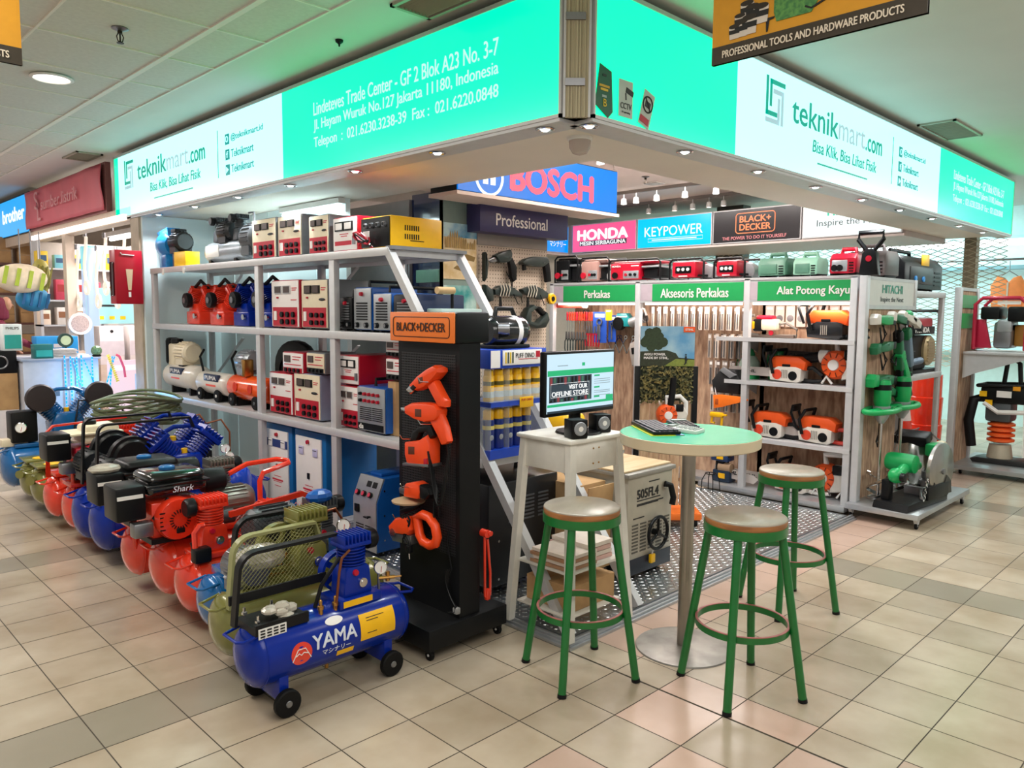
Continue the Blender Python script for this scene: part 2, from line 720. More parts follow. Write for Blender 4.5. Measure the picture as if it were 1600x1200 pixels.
# the far side of the mall beyond the store: a pale lit shop wall
FAR = mat('far shop wall', '#d3f0ef', .6, 0, .03)
mb = MB()
mb.box(9.6, 9.7, -4.6, 12.4, 0, 2.95)
mb.out('wall_right', FAR, kind='structure', smooth=0)
lamp('far_shop_lamp', 'AREA', (8.3, 2.6, 2.6), 150, (.72, 1, 1), 2.6, rot=(0, -.5, 0), size_y=4)
mb = MB()
mb.box(.05, 4.2, 12.0, 12.1, 0, 2.95)
mb.box(3.4, 3.5, 5.32, 12.0, 0, 2.95)
mb.out('wall_shop', mat('next shop wall', '#d8cfc6', .6, 0, .04), kind='structure', smooth=0)


# ------------------------------------------------------------------ the lit fascia signs
SG_W = glow('lit white acrylic', (.64, 1.6, 1.5), 1.0)
SG_G = glow('lit green acrylic', (.0, 1.5, .60), 1.0)
SG_L = glow('lit pale green film', (.55, .92, .80), 1.0)
INK = glow('lit green ink', (.0, .36, .25), 1.0)
INKG = glow('lit grey ink', (.36, .56, .60), 1.0)
ICON = glow('lit teal ink', (.0, .30, .28), 1.0)


def logo_bars(mbg, mbk, P, t0, z0, w, h, th):
    """The bracket-shaped logo: two green and two grey right-angled bars."""
    def bar(mb, *pts):
        for (a, b), (c, d) in zip(pts[:-1], pts[1:]):
            p, q = (t0 + min(a, c) * w, z0 + min(b, d) * h), (t0 + max(a, c) * w, z0 + max(b, d) * h)
            A, B = P(p[0] - th / 2, p[1] - th / 2, .001), P(q[0] + th / 2, q[1] + th / 2, .003)
            mb.box(*sorted((A[0], B[0])), *sorted((A[1], B[1])), *sorted((A[2], B[2])))
    bar(mbg, (0, 1), (0, .2), (.55, .2))
    bar(mbg, (.22, .42), (.22, .95), (1, .95))
    bar(mbk, (.42, .74), (.92, .74), (.92, .03))
    bar(mbk, (0, .03), (.7, .03), (.7, .55))


def fascia(name, label, P, u, length, segs, white0, addr0, back):
    """P(t, z, out) maps distance along the sign, height and distance off the face to the world."""
    r = thing(name, label, 'sign', P(length / 2, 2.33, 0))
    base = Vector(P(length / 2, 2.33, 0))

    def part(nm, m, spans, z0, z1, d0, d1):
        mb = MB(Matrix.Translation(-base))
        for a, b in spans:
            A, B = P(a, z0, d0), P(b, z1, d1)
            mb.box(*sorted((A[0], B[0])), *sorted((A[1], B[1])), *sorted((A[2], B[2])))
        return mb.out(nm, m, r, smooth=0)
    part('housing', ALUW, [(0, length)], 2.335, 2.90, -.19, -.012)
    fr = MB(Matrix.Translation(-base))
    for a, b, z0, z1 in ((0, length, 2.33, 2.345), (0, length, 2.885, 2.905), (0, .012, 2.33, 2.9), (length - .012, length, 2.33, 2.9)):
        A, B = P(a, z0, -.2), P(b, z1, .006)
        fr.box(*sorted((A[0], B[0])), *sorted((A[1], B[1])), *sorted((A[2], B[2])))
    fr.out('frame', ALUW, r, smooth=0)
    for a, b, c in segs:
        part('white_panel' if c is SG_W else 'green_panel', c, [(a, b)], 2.345, 2.885, -.012, 0)

    def T(s, m, t0, t1, z, h, **k):
        return text(s, m, Vector(P((t0 + t1) / 2, z, 0)) - base, u, UZ, abs(t1 - t0), h, r, **k)
    w = white0
    g, k = MB(Matrix.Translation(-base)), MB(Matrix.Translation(-base))
    logo_bars(g, k, P, w + .02, 2.585, .2, .235, .026)
    lg = g.out('logo', INK, r, smooth=0)
    k.out('logo_shade', INKG, lg, smooth=0)
    T('teknik', INK, w + .33, w + .985, 2.705, .15, bold=.012)
    T('mart', INKG, w + .995, w + 1.43, 2.69, .118)
    T('.com', INK, w + 1.445, w + 1.74, 2.672, .085, bold=.02)
    T('Bisa Klik, Bisa Lihat Fisik', INK, w + .62, w + 1.65, 2.53, .085, shear=.12, bold=.012)
    part('underline', INK, [(w + .70, w + 1.5)], 2.433, 2.443, 0, .002)
    part('divider', INK, [(w + 1.955, w + 1.963)], 2.46, 2.80, 0, .002)
    for q, (s, z) in enumerate((('@teknikmart.id', 2.715), ('Teknikmart', 2.607), ('Teknikmart', 2.5))):
        T(s, ICON, w + 2.18, w + (2.66 if q == 0 else 2.52), z, .055, bold=.01)
        ic = MB(Matrix.Translation(-base))
        A, B = P(w + 2.085, z - .037, 0), P(w + 2.15, z + .037, .002)
        ic.box(*sorted((A[0], B[0])), *sorted((A[1], B[1])), *sorted((A[2], B[2])))
        io = ic.out('icon', ICON, r, smooth=0)
        gl = T('O' if q == 0 else ('f' if q == 1 else '\u25b6'), SG_W, w + 2.098 if q != 1 else w + 2.106, w + 2.137 if q != 1 else w + 2.134, z, .045, lift=.004)
        gl.parent = io
    a = addr0
    for s, z, d in (('Lindeteves Trade Center - GF 2 Blok A23 No. 3-7', 2.715, .0), ('Jl. Hayam Wuruk No.127 Jakarta 11180, Indonesia', 2.612, .0),
                    ('Telepon  :  021.6230.3238-39  Fax :  021.6220.0848', 2.508, .0)):
        T(s, SG_L, a + d, a + 1.63, z, .078, bold=.006)
    return r


fascia('shop_sign', 'long lit sign facing the compressors, address beside the dark corner post', lambda t, z, d: (-d, 5.69 - t, z), NY, 5.6,
       ((.012, .11, SG_G), (.11, 3.19, SG_W), (3.19, 5.588, SG_G)), .27, 3.58, .1)
fascia('shop_sign', 'lit sign over the bar stools with stickers and a white middle', lambda t, z, d: (.1 + t, -d, z), UX, 6.94,
       ((.012, 1.2, SG_G), (1.2, 4.54, SG_W), (4.54, 6.928, SG_G)), 1.51, 4.92, .1)

# corner post between the two signs
r = thing('corner_post', 'ribbed cream corner post between the two lit signs', 'post', (.05, .05, 2.33))
RIB = two_tone('ribbed cream sheet', '#a59a7e', '#c1b798', .5, 'wave', 26, stretch=(1, 1, .05))
a45 = Matrix.Translation((0, 0, 0)) @ Matrix.Rotation(-PI / 4, 4, 'Z')
mb = MB(a45)
mb.box(-.052, .052, -.004, .012, .0, .6)
for k in range(9):
    mb.box(-.05 + k * .0118, -.044 + k * .0118, -.007, 0, 0, .6)
mb.out('ribbed_sheet', RIB, r, smooth=0)
for x in (-.058, .05):
    MB(a45).box(x, x + .01, -.012, .02, 0, .6).out('edge_strip', ALUW, r, smooth=0)
for z in (.13, .40):
    b = MB(a45).box(-.05, .035, -.018, -.007, z, z + .03)
    b.out('bracket', STEEL, r, smooth=0)

# stickers on the green panel next to the post
r = thing('sticker', 'dark green badge sticker with a yellow letter B', 'sticker', (.17, -.002, 2.345))
mb = MB()
mb.prism([(-.06, .045), (.03, 0), (.062, .03), (.05, .2), (-.03, .22)], 'y', -.003, 0)
mb.out('sheet', mat('badge green', '#0d5b3f', .4), r, smooth=0)
text('B', mat('badge yellow', '#e8c31d', .4), (.005, -.003, .06), UX, UZ, .022, .032, r)
for z, w, c in ((.125, .07, '#c59f22'), (.11, .05, '#d8b52b'), (.17, .025, '#0b2d24'), (.082, .03, '#9fb3ac')):
    MB().box(.0 - w / 2, w / 2, -.005, -.003, z, z + .01).out('print', mat('badge ' + c, c, .4), r, smooth=0)
WHP = mat('sticker white', '#b9c4bc', .4)
INKB = mat('printed black', '#1a1c1e', .5, 0, 0)
r = thing('sticker', 'white CCTV sticker beside the green badge', 'sticker', (.325, -.002, 2.37))
MB().box(-.05, .05, -.003, 0, 0, .16).out('sheet', WHP, r, smooth=0)
text('CCTV', INKB, (0, -.003, .048), UX, UZ, .08, .026, r)
text('24 operating', INKB, (0, -.003, .02), UX, UZ, .06, .01, r)
mb = MB()
mb.box(-.03, .025, -.005, -.003, .105, .128, M=Matrix.Rotation(.25, 4, 'Y'))
mb.box(.005, .011, -.005, -.003, .075, .105, M=Matrix.Rotation(-.1, 4, 'Y'))
mb.out('camera_sign', INKB, r, smooth=0)
r = thing('sticker', 'tilted no photography sticker with a red strip', 'sticker', (.46, -.002, 2.355), rot=(0, .3, 0))
MB().box(-.042, .042, -.003, 0, 0, .165).out('sheet', WHP, r, smooth=0)
mb = MB()
mb.torus((0, -.004, .105), .036, .004, 'y', 24, 4)
mb.box(-.02, .02, -.005, -.003, .09, .118)
mb.tube([(-.026, -.0045, .131), (.026, -.0045, .079)], .003, 4)
mb.out('ban_symbol', INKB, r, smooth=0)
MB().box(-.038, .03, -.005, -.003, .012, .042).out('red_strip', CRIM, r, smooth=0)

# ------------------------------------------------------------------ lamps set in the canopy lip
LENS = glow('led lens', (.9, 1, 1), 7.)


def downlight(x, y, z, label, e, group, c=(.93, .98, 1.)):
    r = thing('downlight', label, 'lamp', (x, y, z), group=group)
    MB().lathe([(.038, 0), (.044, -.004), (.036, -.008), (.024, -.003), (.024, 0)], n=18).out('bezel', CHROME, r)
    MB().lathe([(.0, -.012), (.014, -.011), (.022, -.004), (.023, 0)], n=14).out('lens', LENS, r)
    lamp('downlight_beam', 'SPOT', (0, 0, -.02), e, c, .02, parent=r, spot=2.3)


for k in range(8):
    y = .24 + k * .76
    if y < 5.6:
        downlight(.06, y, 2.315, 'small bright downlight in the canopy lip above the compressor rack', 20, 'downlights along the compressor side')
for k in range(9):
    downlight(.15 + k * .76 if k else .15, .06, 2.315, 'small bright downlight in the canopy lip above the stools side', 20, 'downlights along the stools side')

# dome camera under the soffit corner
r = thing('dome_camera', 'smoked dome security camera under the canopy corner', 'camera', (.37, .3, 2.335))
MB().lathe([(.062, 0), (.062, -.012), (.055, -.016)], n=22).out('base', WHITE, r)
MB().lathe([(.053, -.014), (.05, -.05), (.035, -.075), (.0, -.086)], n=22).out('dome', mat('smoked dome', '#c3b4aa', .2, 0, .02), r)

# ------------------------------------------------------------------ ceiling fittings
r = thing('ceiling_light', 'round glowing downlight in the tiled corridor ceiling', 'lamp', (-1.07, 3.45, 2.947))
MB().lathe([(.12, .003), (.125, -.006), (.105, -.01), (.1, .0)], n=28).out('bezel', WHITE, r)
MB().lathe([(.0, -.004), (.1, -.004), (.1, 0)], n=28).out('lens', glow('warm lens', (1, .93, .82), 4.), r)
lamp('ceiling_light_glow', 'SPOT', (0, 0, -.03), 30, (1, .92, .8), .1, parent=r, spot=2.6)


def sprinkler(x, y, z, label):
    r = thing('sprinkler', label, 'sprinkler', (x, y, z))
    MB().lathe([(.04, 0), (.042, -.006), (.02, -.014), (.012, -.016)], n=18).out('escutcheon', STEEL, r)
    mb = MB()
    mb.cyl((0, 0, -.012), (0, 0, -.03), .012)
    for s in (-1, 1):
        mb.tube([(s * .01, 0, -.03), (s * .017, 0, -.045), (s * .012, 0, -.065), (0, 0, -.075)], .003, 6)
    mb.lathe([(.018, -.075), (.018, -.078), (.002, -.079)], n=12)
    mb.cyl((0, 0, -.03), (0, 0, -.07), .004)
    mb.out('head', mat('dark bronze', '#3a3128', .4, .7, .05), r)


sprinkler(-1.06, 2.23, 2.955, 'dark pendent sprinkler head under the tiled ceiling')
sprinkler(4.35, 2.78, 2.935, 'small sprinkler head under the pink store ceiling')
r = thing('smoke_sensor', 'tiny round sensor on the green tinted ceiling over the address sign', 'sensor', (-.17, 1.55, 2.95))
MB().lathe([(.022, 0), (.02, -.012), (.006, -.022), (.004, -.035)], n=14).out('body', BLACK, r)


def vent(x0, x1, y0, y1, z, label, n=9, along='y'):
    r = thing('ceiling_vent', label, 'vent', ((x0 + x1) / 2, (y0 + y1) / 2, z))
    w, d = (x1 - x0) / 2, (y1 - y0) / 2
    mb = MB()
    for a in ((-w, w, -d, -d + .02), (-w, w, d - .02, d), (-w, -w + .02, -d, d), (w - .02, w, -d, d)):
        mb.box(*a, -.014, 0)
    mb.out('frame', mat('vent frame', '#a9a493', .5, .1, .05), r, smooth=0)
    for k in range(n):
        t = -1 + 2 * (k + .5) / n
        m2 = Matrix.Rotation(.9, 4, 'X' if along == 'x' else 'Y')
        mb = MB()
        if along == 'x':
            mb.box(-w + .02, w - .02, -.007, .007, -.009, -.007, M=Matrix.Translation((0, t * (d - .02), 0)) @ m2)
        else:
            mb.box(-.007, .007, -d + .02, d - .02, -.009, -.007, M=Matrix.Translation((t * (w - .02), 0, 0)) @ m2)
        mb.out('slat', mat('vent slat', '#8d8871', .5, .1, .05), r, smooth=0)
    MB().box(-w + .01, w - .01, -d + .01, d - .01, -.002, 0).out('duct', BLACKM, r, smooth=0)


vent(-.27, -.03, .45, .95, 2.95, 'slotted air vent above the address sign')
vent(-.27, -.04, 5.85, 6.3, 2.95, 'small air vent above the red banner')
vent(3.95, 4.65, -.3, -.03, 2.95, 'white air vent above the white part of the stools side sign', 12, 'y')
# ================================================================== AIR COMPRESSORS
def capsule(mb, x0, x1, R, zc, n=28, dome=.5, axis='x', y=0.):
    """Pressure vessel with domed ends."""
    d = R * dome
    pr = [(R * math.sin(a * PI / 16), x0 + d - d * math.cos(a * PI / 16)) for a in range(0, 9)]
    pr += [(R * math.cos(a * PI / 16), x1 - d + d * math.sin(a * PI / 16)) for a in range(0, 9)]
    mb.lathe(pr, (0, y, zc) if axis == 'x' else (y, 0, zc), axis, n)
    return mb


def wheel(parent, x, y, z, r, w=.03, axis='y', hub=STEEL):
    ax = {'y': (0, 1, 0), 'x': (1, 0, 0)}[axis]
    A = Vector((x, y, z))
    D = Vector(ax)
    p = MB().lathe([(r * .55, -w / 2), (r * .9, -w / 2), (r, -w / 3), (r, w / 3), (r * .9, w / 2), (r * .55, w / 2)], A, axis, 22).out('wheel', RUBBER, parent)
    mb = MB()
    mb.lathe([(0, -w * .62), (r * .22, -w * .62), (r * .3, -w * .35), (r * .55, -w * .3), (r * .55, w * .3), (r * .3, w * .35), (r * .22, w * .62), (0, w * .62)], A, axis, 16)
    mb.out('wheel_hub', hub, p)
    return p


def fins(mb, c, r, z0, z1, n, w=None, sq=False):
    """Cooling fins round a cylinder."""
    for k in range(n):
        z = z0 + (z1 - z0) * (k + .5) / n
        t = (z1 - z0) / n * .28
        if sq:
            mb.box(c[0] - r, c[0] + r, c[1] - r, c[1] + r, z - t, z + t, .004)
        else:
            mb.lathe([(r * .75, z - t), (r, z - t * .6), (r, z + t * .6), (r * .75, z + t)], (c[0], c[1], 0), 'z', 20)
    mb.lathe([(r * .78, z0), (r * .78, z1)], (c[0], c[1], 0), 'z', 18)


def gauge(parent, c, r=.025, face=(0, -1, 0), name='pressure_gauge'):
    A = Vector(c)
    D = Vector(face).normalized()
    a = D.orthogonal().normalized()
    axs = (a, D.cross(a), D)
    g = MB().lathe([(r, -.012), (r, .004), (r * .9, .006), (r * .88, .002)], A, axs, 20).out(name, CHROME, parent)
    mb = MB()
    mb.lathe([(0, .0025), (r * .88, .0025), (r * .88, 0)], A, axs, 20)
    mb.out('dial', WHITE, g)
    MB().tube([A + D * .004 - axs[0] * r * .2, A + D * .004 + (axs[0] + axs[1]) * r * .5], .0015, 4).out('needle', CRIM, g)
    return g


def tank_unit(root, L, R, zc, m, handles=True, wr=.042, wheels=True, wi=.24):
    mb = MB()
    capsule(mb, -L / 2, L / 2, R, zc)
    for s in (-1, 1):
        mb.torus((s * (L / 2 - R * .5), 0, zc), R * 1.002, .003, 'x', 28, 5)
    mb.out('tank', m, root)
    if wheels:
        for s in (-1, 1):
            mb = MB()
            x = s * (L / 2 - wi)
            mb.box(x - .02, x + .02, -R * .78, R * .78, .05, zc - R * .6, .006)
            mb.cyl((x, -R - .01, wr + .004), (x, R + .01, wr + .004), .008)
            mb.out('axle_bracket', m, root)
            for q in (-1, 1):
                wheel(root, x, q * (R - .005), wr, wr, .028)
    if handles:
        for s in (-1, 1):
            x = s * L / 2
            MB().tube([(x - s * .06, -.07, zc + R * .84), (x + s * .01, -.065, zc + R * .72), (x + s * .03, -.05, zc + R * .74), (x + s * .03, .05, zc + R * .74),
                       (x + s * .01, .065, zc + R * .72), (x - s * .06, .07, zc + R * .84)], .006, 8).out('handle', m, root)


def piston_pump(root, x, y, z, m, s=1., filt=True, side=1, name='pump'):
    mb = MB()
    mb.prism([(-.068 * s, 0), (.068 * s, 0), (.068 * s, .02 * s), (.058 * s, .11 * s), (.045 * s, .125 * s), (-.045 * s, .125 * s), (-.058 * s, .11 * s), (-.068 * s, .02 * s)], 'y', -.055 * s, .055 * s, .006)
    P = mb.out(name, m, root)
    P.location = (x, y, z)
    mb = MB()
    fins(mb, (0, 0), .062 * s, .125 * s, .205 * s, 6)
    mb.out('cylinder', m, P)
    mb = MB()
    mb.box(-.07 * s, .07 * s, -.055 * s, .055 * s, .205 * s, .225 * s, .006)
    for k in range(8):
        q = -.063 * s + k * .018 * s
        mb.box(q - .004 * s, q + .004 * s, -.055 * s, .055 * s, .22 * s, .262 * s, .003)
    mb.box(-.066 * s, .066 * s, -.04 * s, .04 * s, .22 * s, .248 * s, .004)
    mb.out('head', m, P)
    mb = MB()
    mb.lathe([(.02 * s, -.064 * s), (.02 * s, -.055 * s)], (.02 * s, 0, .05 * s), 'y', 14)
    mb.lathe([(.011 * s, -.068 * s), (.011 * s, -.06 * s)], (.02 * s, 0, .05 * s), 'y', 12)
    mb.out('sight_glass', CHROME, P)
    MB().lathe([(.012 * s, -.066 * s), (.014 * s, -.055 * s)], (-.015 * s, 0, .1 * s), 'y', 10).out('oil_plug', CRIM, P)
    if filt:
        MB().lathe([(.03 * s, 0), (.044 * s, .006), (.044 * s, .04 * s), (.036 * s, .05 * s), (0, .05 * s)], (side * .07 * s, 0, .215 * s), (UY, UZ, UX * side), 20).out('air_filter', BLACK, P)
    return P


def v_pump(root, x, y, z, m, s=1.):
    P = MB().prism([(-.09 * s, 0), (.09 * s, 0), (.1 * s, .1 * s), (.07 * s, .17 * s), (-.07 * s, .17 * s), (-.1 * s, .1 * s)], 'y', -.09 * s, .09 * s, .02 * s).out('pump', m, root)
    P.location = (x, y, z)
    for q in (-1, 1):
        M = Matrix.Translation((q * .03 * s, 0, .12 * s)) @ Matrix.Rotation(q * .72, 4, 'Y')
        mb = MB(M)
        fins(mb, (0, 0), .062 * s, .03 * s, .15 * s, 7)
        c = mb.out('cylinder', m, P)
        mb = MB(M)
        mb.box(-.066 * s, .066 * s, -.06 * s, .06 * s, .15 * s, .175 * s, .005)
        for k in range(6):
            u = -.055 * s + k * .022 * s
            mb.box(u - .004, u + .004, -.055 * s, .055 * s, .17 * s, .205 * s)
        mb.out('head', m, c)
    MB().tube([(-.12 * s, -.02, .28 * s), (-.05 * s, -.03, .315 * s), (.05 * s, -.03, .315 * s), (.12 * s, -.02, .28 * s)], .012 * s, 8).out('manifold', m, P)
    MB().cyl((0, -.03 * s, .165 * s), (0, -.03 * s, .195 * s), .016 * s).out('oil_cap', YEL, P)
    return P


def pulley(parent, x, y, z, r, m, w=.035, spokes=5, name='flywheel'):
    mb = MB()
    mb.torus((x, y, z), r * .93, r * .08, 'y', 30, 6, sq=(r * .07, w / 2))
    mb.cyl((x, y - w / 2, z), (x, y + w / 2, z), r * .22)
    for k in range(spokes):
        a = 2 * PI * k / spokes
        mb.tube([(x, y, z), (x + r * .9 * math.cos(a), y, z + r * .9 * math.sin(a))], 0, flat=(.012, .006))
    return mb.out(name, m, parent)


def motor(parent, x, y, z, r, l, m, axis='y', name='motor', cover=True):
    P = MB()
    P.lathe([(0, -l / 2), (r * .8, -l / 2), (r, -l / 2 + .02), (r, l / 2 - .02), (r * .8, l / 2), (0, l / 2)], (x, y, z), axis, 26)
    P.box(x - r * .9, x + r * .9, y - l * .3 if axis == 'y' else y - r * .6, y + l * .3 if axis == 'y' else y + r * .6, z - r - .02, z - r * .6)
    o = P.out(name, m, parent)
    mb = MB()
    for k in range(22):
        a = 2 * PI * k / 22
        d = (math.cos(a), math.sin(a))
        c = Vector((x, y, z))
        if axis == 'y':
            e = Vector((d[0], 0, d[1]))
            q = UY
        else:
            e = Vector((0, d[0], d[1]))
            q = UX
        mb.tube([c + e * (r + .003) - q * l * .3, c + e * (r + .003) + q * l * .3], 0, flat=(.007, .002, tuple(e)))
    mb.out('cooling_fins', m, o)
    return o


def wire_mesh(mb, x0, x1, z0, z1, y, pitch, r=.0012, plane='xz'):
    """Crossed diagonal wires filling a rectangle."""
    w, h = x1 - x0, z1 - z0
    n = int((w + h) / pitch)
    for k in range(1, n):
        c = k * pitch
        a, b = (min(c, w), max(0, c - w)), (max(0, c - h), min(c, h))
        for s in (0, 1):
            p = [(x0 + (u if not s else w - u), z0 + v) for u, v in (a, b)]
            P = [((u, y, v) if plane == 'xz' else (y, u, v)) for u, v in p]
            mb.tube(P, r, 3)


def belt_guard(root, x0, x1, z0, z1, y, m, mesh_m, w=.018, pitch=.02, rc=.07, mesh=True):
    pts = [(x0, y, z0)] + [(a, y, b) for a, _, b in arc((x0 + rc + .02, z1 - rc), rc, 180, 90, 5)] + [(x1, y, z1), (x1 + .02, y, z1 - .06)]
    g = MB().tube(pts, 0, flat=(.006, w, (0, 0, 1))).out('belt_guard', m, root)
    if mesh:
        mb = MB()
        wire_mesh(mb, x0 + .03, x1 - .005, z0 + .01, z1 - .01, y, pitch)
        mb.out('guard_mesh', mesh_m, g)
    return g


def patch(mb, R, zc, x0, x1, s0, s1, d=.0015, n=8):
    """Sheet wrapped on the camera side of a lying tank; s = arc length above the equator."""
    vs, fs = [], []
    for i in range(n + 1):
        a = (s0 + (s1 - s0) * i / n) / R
        for x in (x0, x1):
            for q in (0, d):
                vs.append((x, -(R + q) * math.cos(a), zc + (R + q) * math.sin(a)))
    for i in range(n):
        b = i * 4
        fs += [(b + 1, b + 3, b + 7, b + 5), (b, b + 4, b + 6, b + 2), (b, b + 1, b + 5, b + 4), (b + 2, b + 6, b + 7, b + 3)]
    fs += [(0, 2, 3, 1), (n * 4, n * 4 + 1, n * 4 + 3, n * 4 + 2)]
    mb._new(vs, fs)
    return mb


def wrap(o, R, zc):
    for v in o.data.vertices:
        a = (v.co.z - zc) / R
        d = R - v.co.y - 2 * R + 0.0
        rr = -v.co.y
        v.co.y, v.co.z = -rr * math.cos(a), zc + rr * math.sin(a)
    return o


GRP = 'air compressors lined up along the shop side'
WIREB = mat('dark wire', '#2a2a2c', .4, .6, 0)
OLIVEW = mat('olive wire', '#8a8b55', .4, .3, 0)
FOIL = mat('crumpled film', '#c9c2b4', .18, .1, .2, alpha=.75)

# ---- the blue one at the front
R, ZC, L = .12, .222, .73
r = thing('air_compressor', 'blue front air compressor lettered YAMA with yellow labels', 'compressor', (-.965, .45, 0), group=GRP)
tank_unit(r, L, R, ZC, BLUE, wr=.052, wi=.13)
MB().box(.02, .215, -.075, .075, ZC + .1, ZC + .135, .003).out('pump_saddle', BLUE, r)
MB().box(.035, .17, -.0775, -.075, ZC + .106, ZC + .13).out('saddle_label', YEL, r)
piston_pump(r, .12, 0, ZC + .135, BLUE, .95)
pulley(r, .12, .1, ZC + .2, .085, BLUE)
mb = MB()
mb.box(-.335, -.12, -.08, .08, ZC + .1, ZC + .128)
mb.box(-.335, -.12, -.08, -.065, ZC + .128, ZC + .14)
bed = mb.out('motor_bed', BLACKM, r)
for x in (-.31, -.2):
    for y in (-.05, .06):
        MB().cyl((x, y, ZC + .128), (x, y, ZC + .165), .005).cyl((x, y, ZC + .14), (x, y, ZC + .148), .011, n=6).out('bolt', CHROME, bed)
spec = MB().box(-.325, -.215, -.083, -.08, ZC + .087, ZC + .125).out('spec_plate', WHITE, r)
mb = MB()
for i in range(4):
    for j in range(3):
        mb.box(-.318 + i * .026, -.3 + i * .026, -.0845, -.083, ZC + .092 + j * .011, ZC + .098 + j * .011)
mb.out('spec_print', INKB, spec, smooth=0)
mb = MB()
rnd = random.Random(5)
for k in range(7):
    c = (-.25 + rnd.uniform(-.01, .09), rnd.uniform(-.06, .0), ZC + .135 + rnd.uniform(0, .03))
    mb.sph(c, (rnd.uniform(.02, .035), rnd.uniform(.02, .03), rnd.uniform(.012, .025)), 7, 5)
mb.out('parts_bag', FOIL, r, smooth=0)
belt_guard(r, -.37, .06, ZC + .12, .605, .02, BLACKM, WIREB, mesh=False)
MB().box(-.36, .05, .075, .085, .4, .435).out('guard_rail', BLACKM, r)
mb = MB()
mb.tube([(-.06, -.02, ZC + .12), (-.03, -.02, ZC + .2), (.02, -.02, ZC + .26), (.06, -.01, ZC + .29)], .008)
mb.out('hose', BLACK, r)
MB().tube([(.075, -.06, ZC + .33), (.03, -.075, ZC + .31), (.015, -.08, ZC + .26), (.01, -.06, ZC + .11)], .0055).out('delivery_pipe', COPPER, r)
for x in (-.055, .01):
    MB().lathe([(.009, 0), (.009, .02), (.013, .022), (.013, .034), (.007, .036), (.007, .055), (.003, .06)], (x, -.055, ZC + .1), 'z', 10).out('valve', BRASS, r)
MB().cyl((.24, -.02, ZC + .1), (.24, -.02, ZC + .2), .006).out('gauge_stem', STEEL, r)
gauge(r, (.24, -.035, ZC + .215), .028, (-.45, -1, .25))
mb = MB()
mb.tube([(.24, -.02, ZC + .165), (.3, -.05, ZC + .165)], .008)
mb.cyl((.275, -.035, ZC + .15), (.275, -.035, ZC + .19), .009)
mb.cyl((.3, -.05, ZC + .165), (.325, -.062, ZC + .165), .004)
mb.out('outlet_tap', BRASS, r)
patch(MB(), R, ZC, .085, .25, -.03, .075).out('warning_label', YEL, r)
for s0, x1 in ((.055, .2), (.044, .17), (-.005, .16)):
    patch(MB(), R + .0015, ZC, .115, x1, s0, s0 + .003, .0006, 2).out('label_print', INKB, r)
patch(MB(), R, ZC, -.02, .055, -.062, -.04).out('drain_label', YEL, r)
mb = MB()
mb.lathe([(0, 0), (.032, 0), (.032, .002), (0, .002)], (0, 0, 0), 'y', 24)
for v in mb.bm.verts:
    a = (v.co.z * .55 + .085) / R
    v.co = Vector((-.02 + v.co.x * 1.2, -(R + .002 - v.co.y) * math.cos(a), ZC + (R + .002 - v.co.y) * math.sin(a)))
mb.out('oval_badge', WHITE, r)
mb = MB()
mb.lathe([(0, 0), (.043, 0), (.043, .0015), (0, .0015)], (0, 0, 0), 'y', 28)
for v in mb.bm.verts:
    a = (v.co.z + .002) / R
    v.co = Vector((-.175 + v.co.x, -(R + .0015 - v.co.y) * math.cos(a), ZC + (R + .0015 - v.co.y) * math.sin(a)))
em = mb.out('emblem', RED, r)
o = MB()
o.tube([(-.213, -R - .003, ZC - .02), (-.19, -R - .003, ZC + .02), (-.16, -R - .003, ZC + .02), (-.137, -R - .003, ZC - .02)], .0018, 5)
o.tube([(-.2, -R - .003, ZC - .002), (-.187, -R - .003, ZC + .006), (-.178, -R - .003, ZC - .002), (-.168, -R - .003, ZC + .006), (-.15, -R - .003, ZC - .0)], .0018, 5)
wrap(o.out('mountain_mark', WHITE, em), R, ZC)
wrap(text('YAMA', mat('lettering silver', '#d5dbe6', .3), (-.03, -R, ZC + .026), UX, UZ, .19, .052, r, bold=.022, shear=.1), R, ZC)
wrap(text('\u30de\u30b7\u30ca\u30ea\u30fc', mat('lettering silver', '#d5dbe6'), (-.025, -R, ZC - .022), UX, UZ, .125, .02, r, bold=.0), R, ZC)
MB().cyl((-.0, 0, ZC - R - .03), (0, 0, ZC - R + .01), .008).out('drain_cock', BRASS, r)

# ---- olive one behind it
r = thing('air_compressor', 'olive green air compressor with olive mesh guard behind the blue one', 'compressor', (-.86, .83, 0), group=GRP)
tank_unit(r, .8, .13, .205, OLIVE)
MB().box(-.3, .3, -.09, .09, .32, .345, .004).out('platform', OLIVE, r)
piston_pump(r, .03, 0, .345, OLIVE, 1.1, filt=False)
pulley(r, -.07, .06, .46, .11, OLIVE)
motor(r, -.24, .03, .42, .075, .2, STEEL)
MB().sph((-.2, -.02, .46), (.12, .07, .06), 9, 6).out('film_wrap', FOIL, r, smooth=0)
belt_guard(r, -.37, .02, .3, .585, -.085, mat('olive bar', '#8e8f5e', .3), OLIVEW, rc=.08)
gauge(r, (.19, -.05, .53), .03, (-.4, -1, .3))
MB().tube([(.1, -.02, .6), (.16, -.03, .61), (.2, -.04, .54), (.2, -.04, .34)], .006).out('delivery_pipe', COPPER, r)
MB().box(.15, .23, -.05, .02, .4, .48, .008).out('pressure_switch', ROYAL, r)

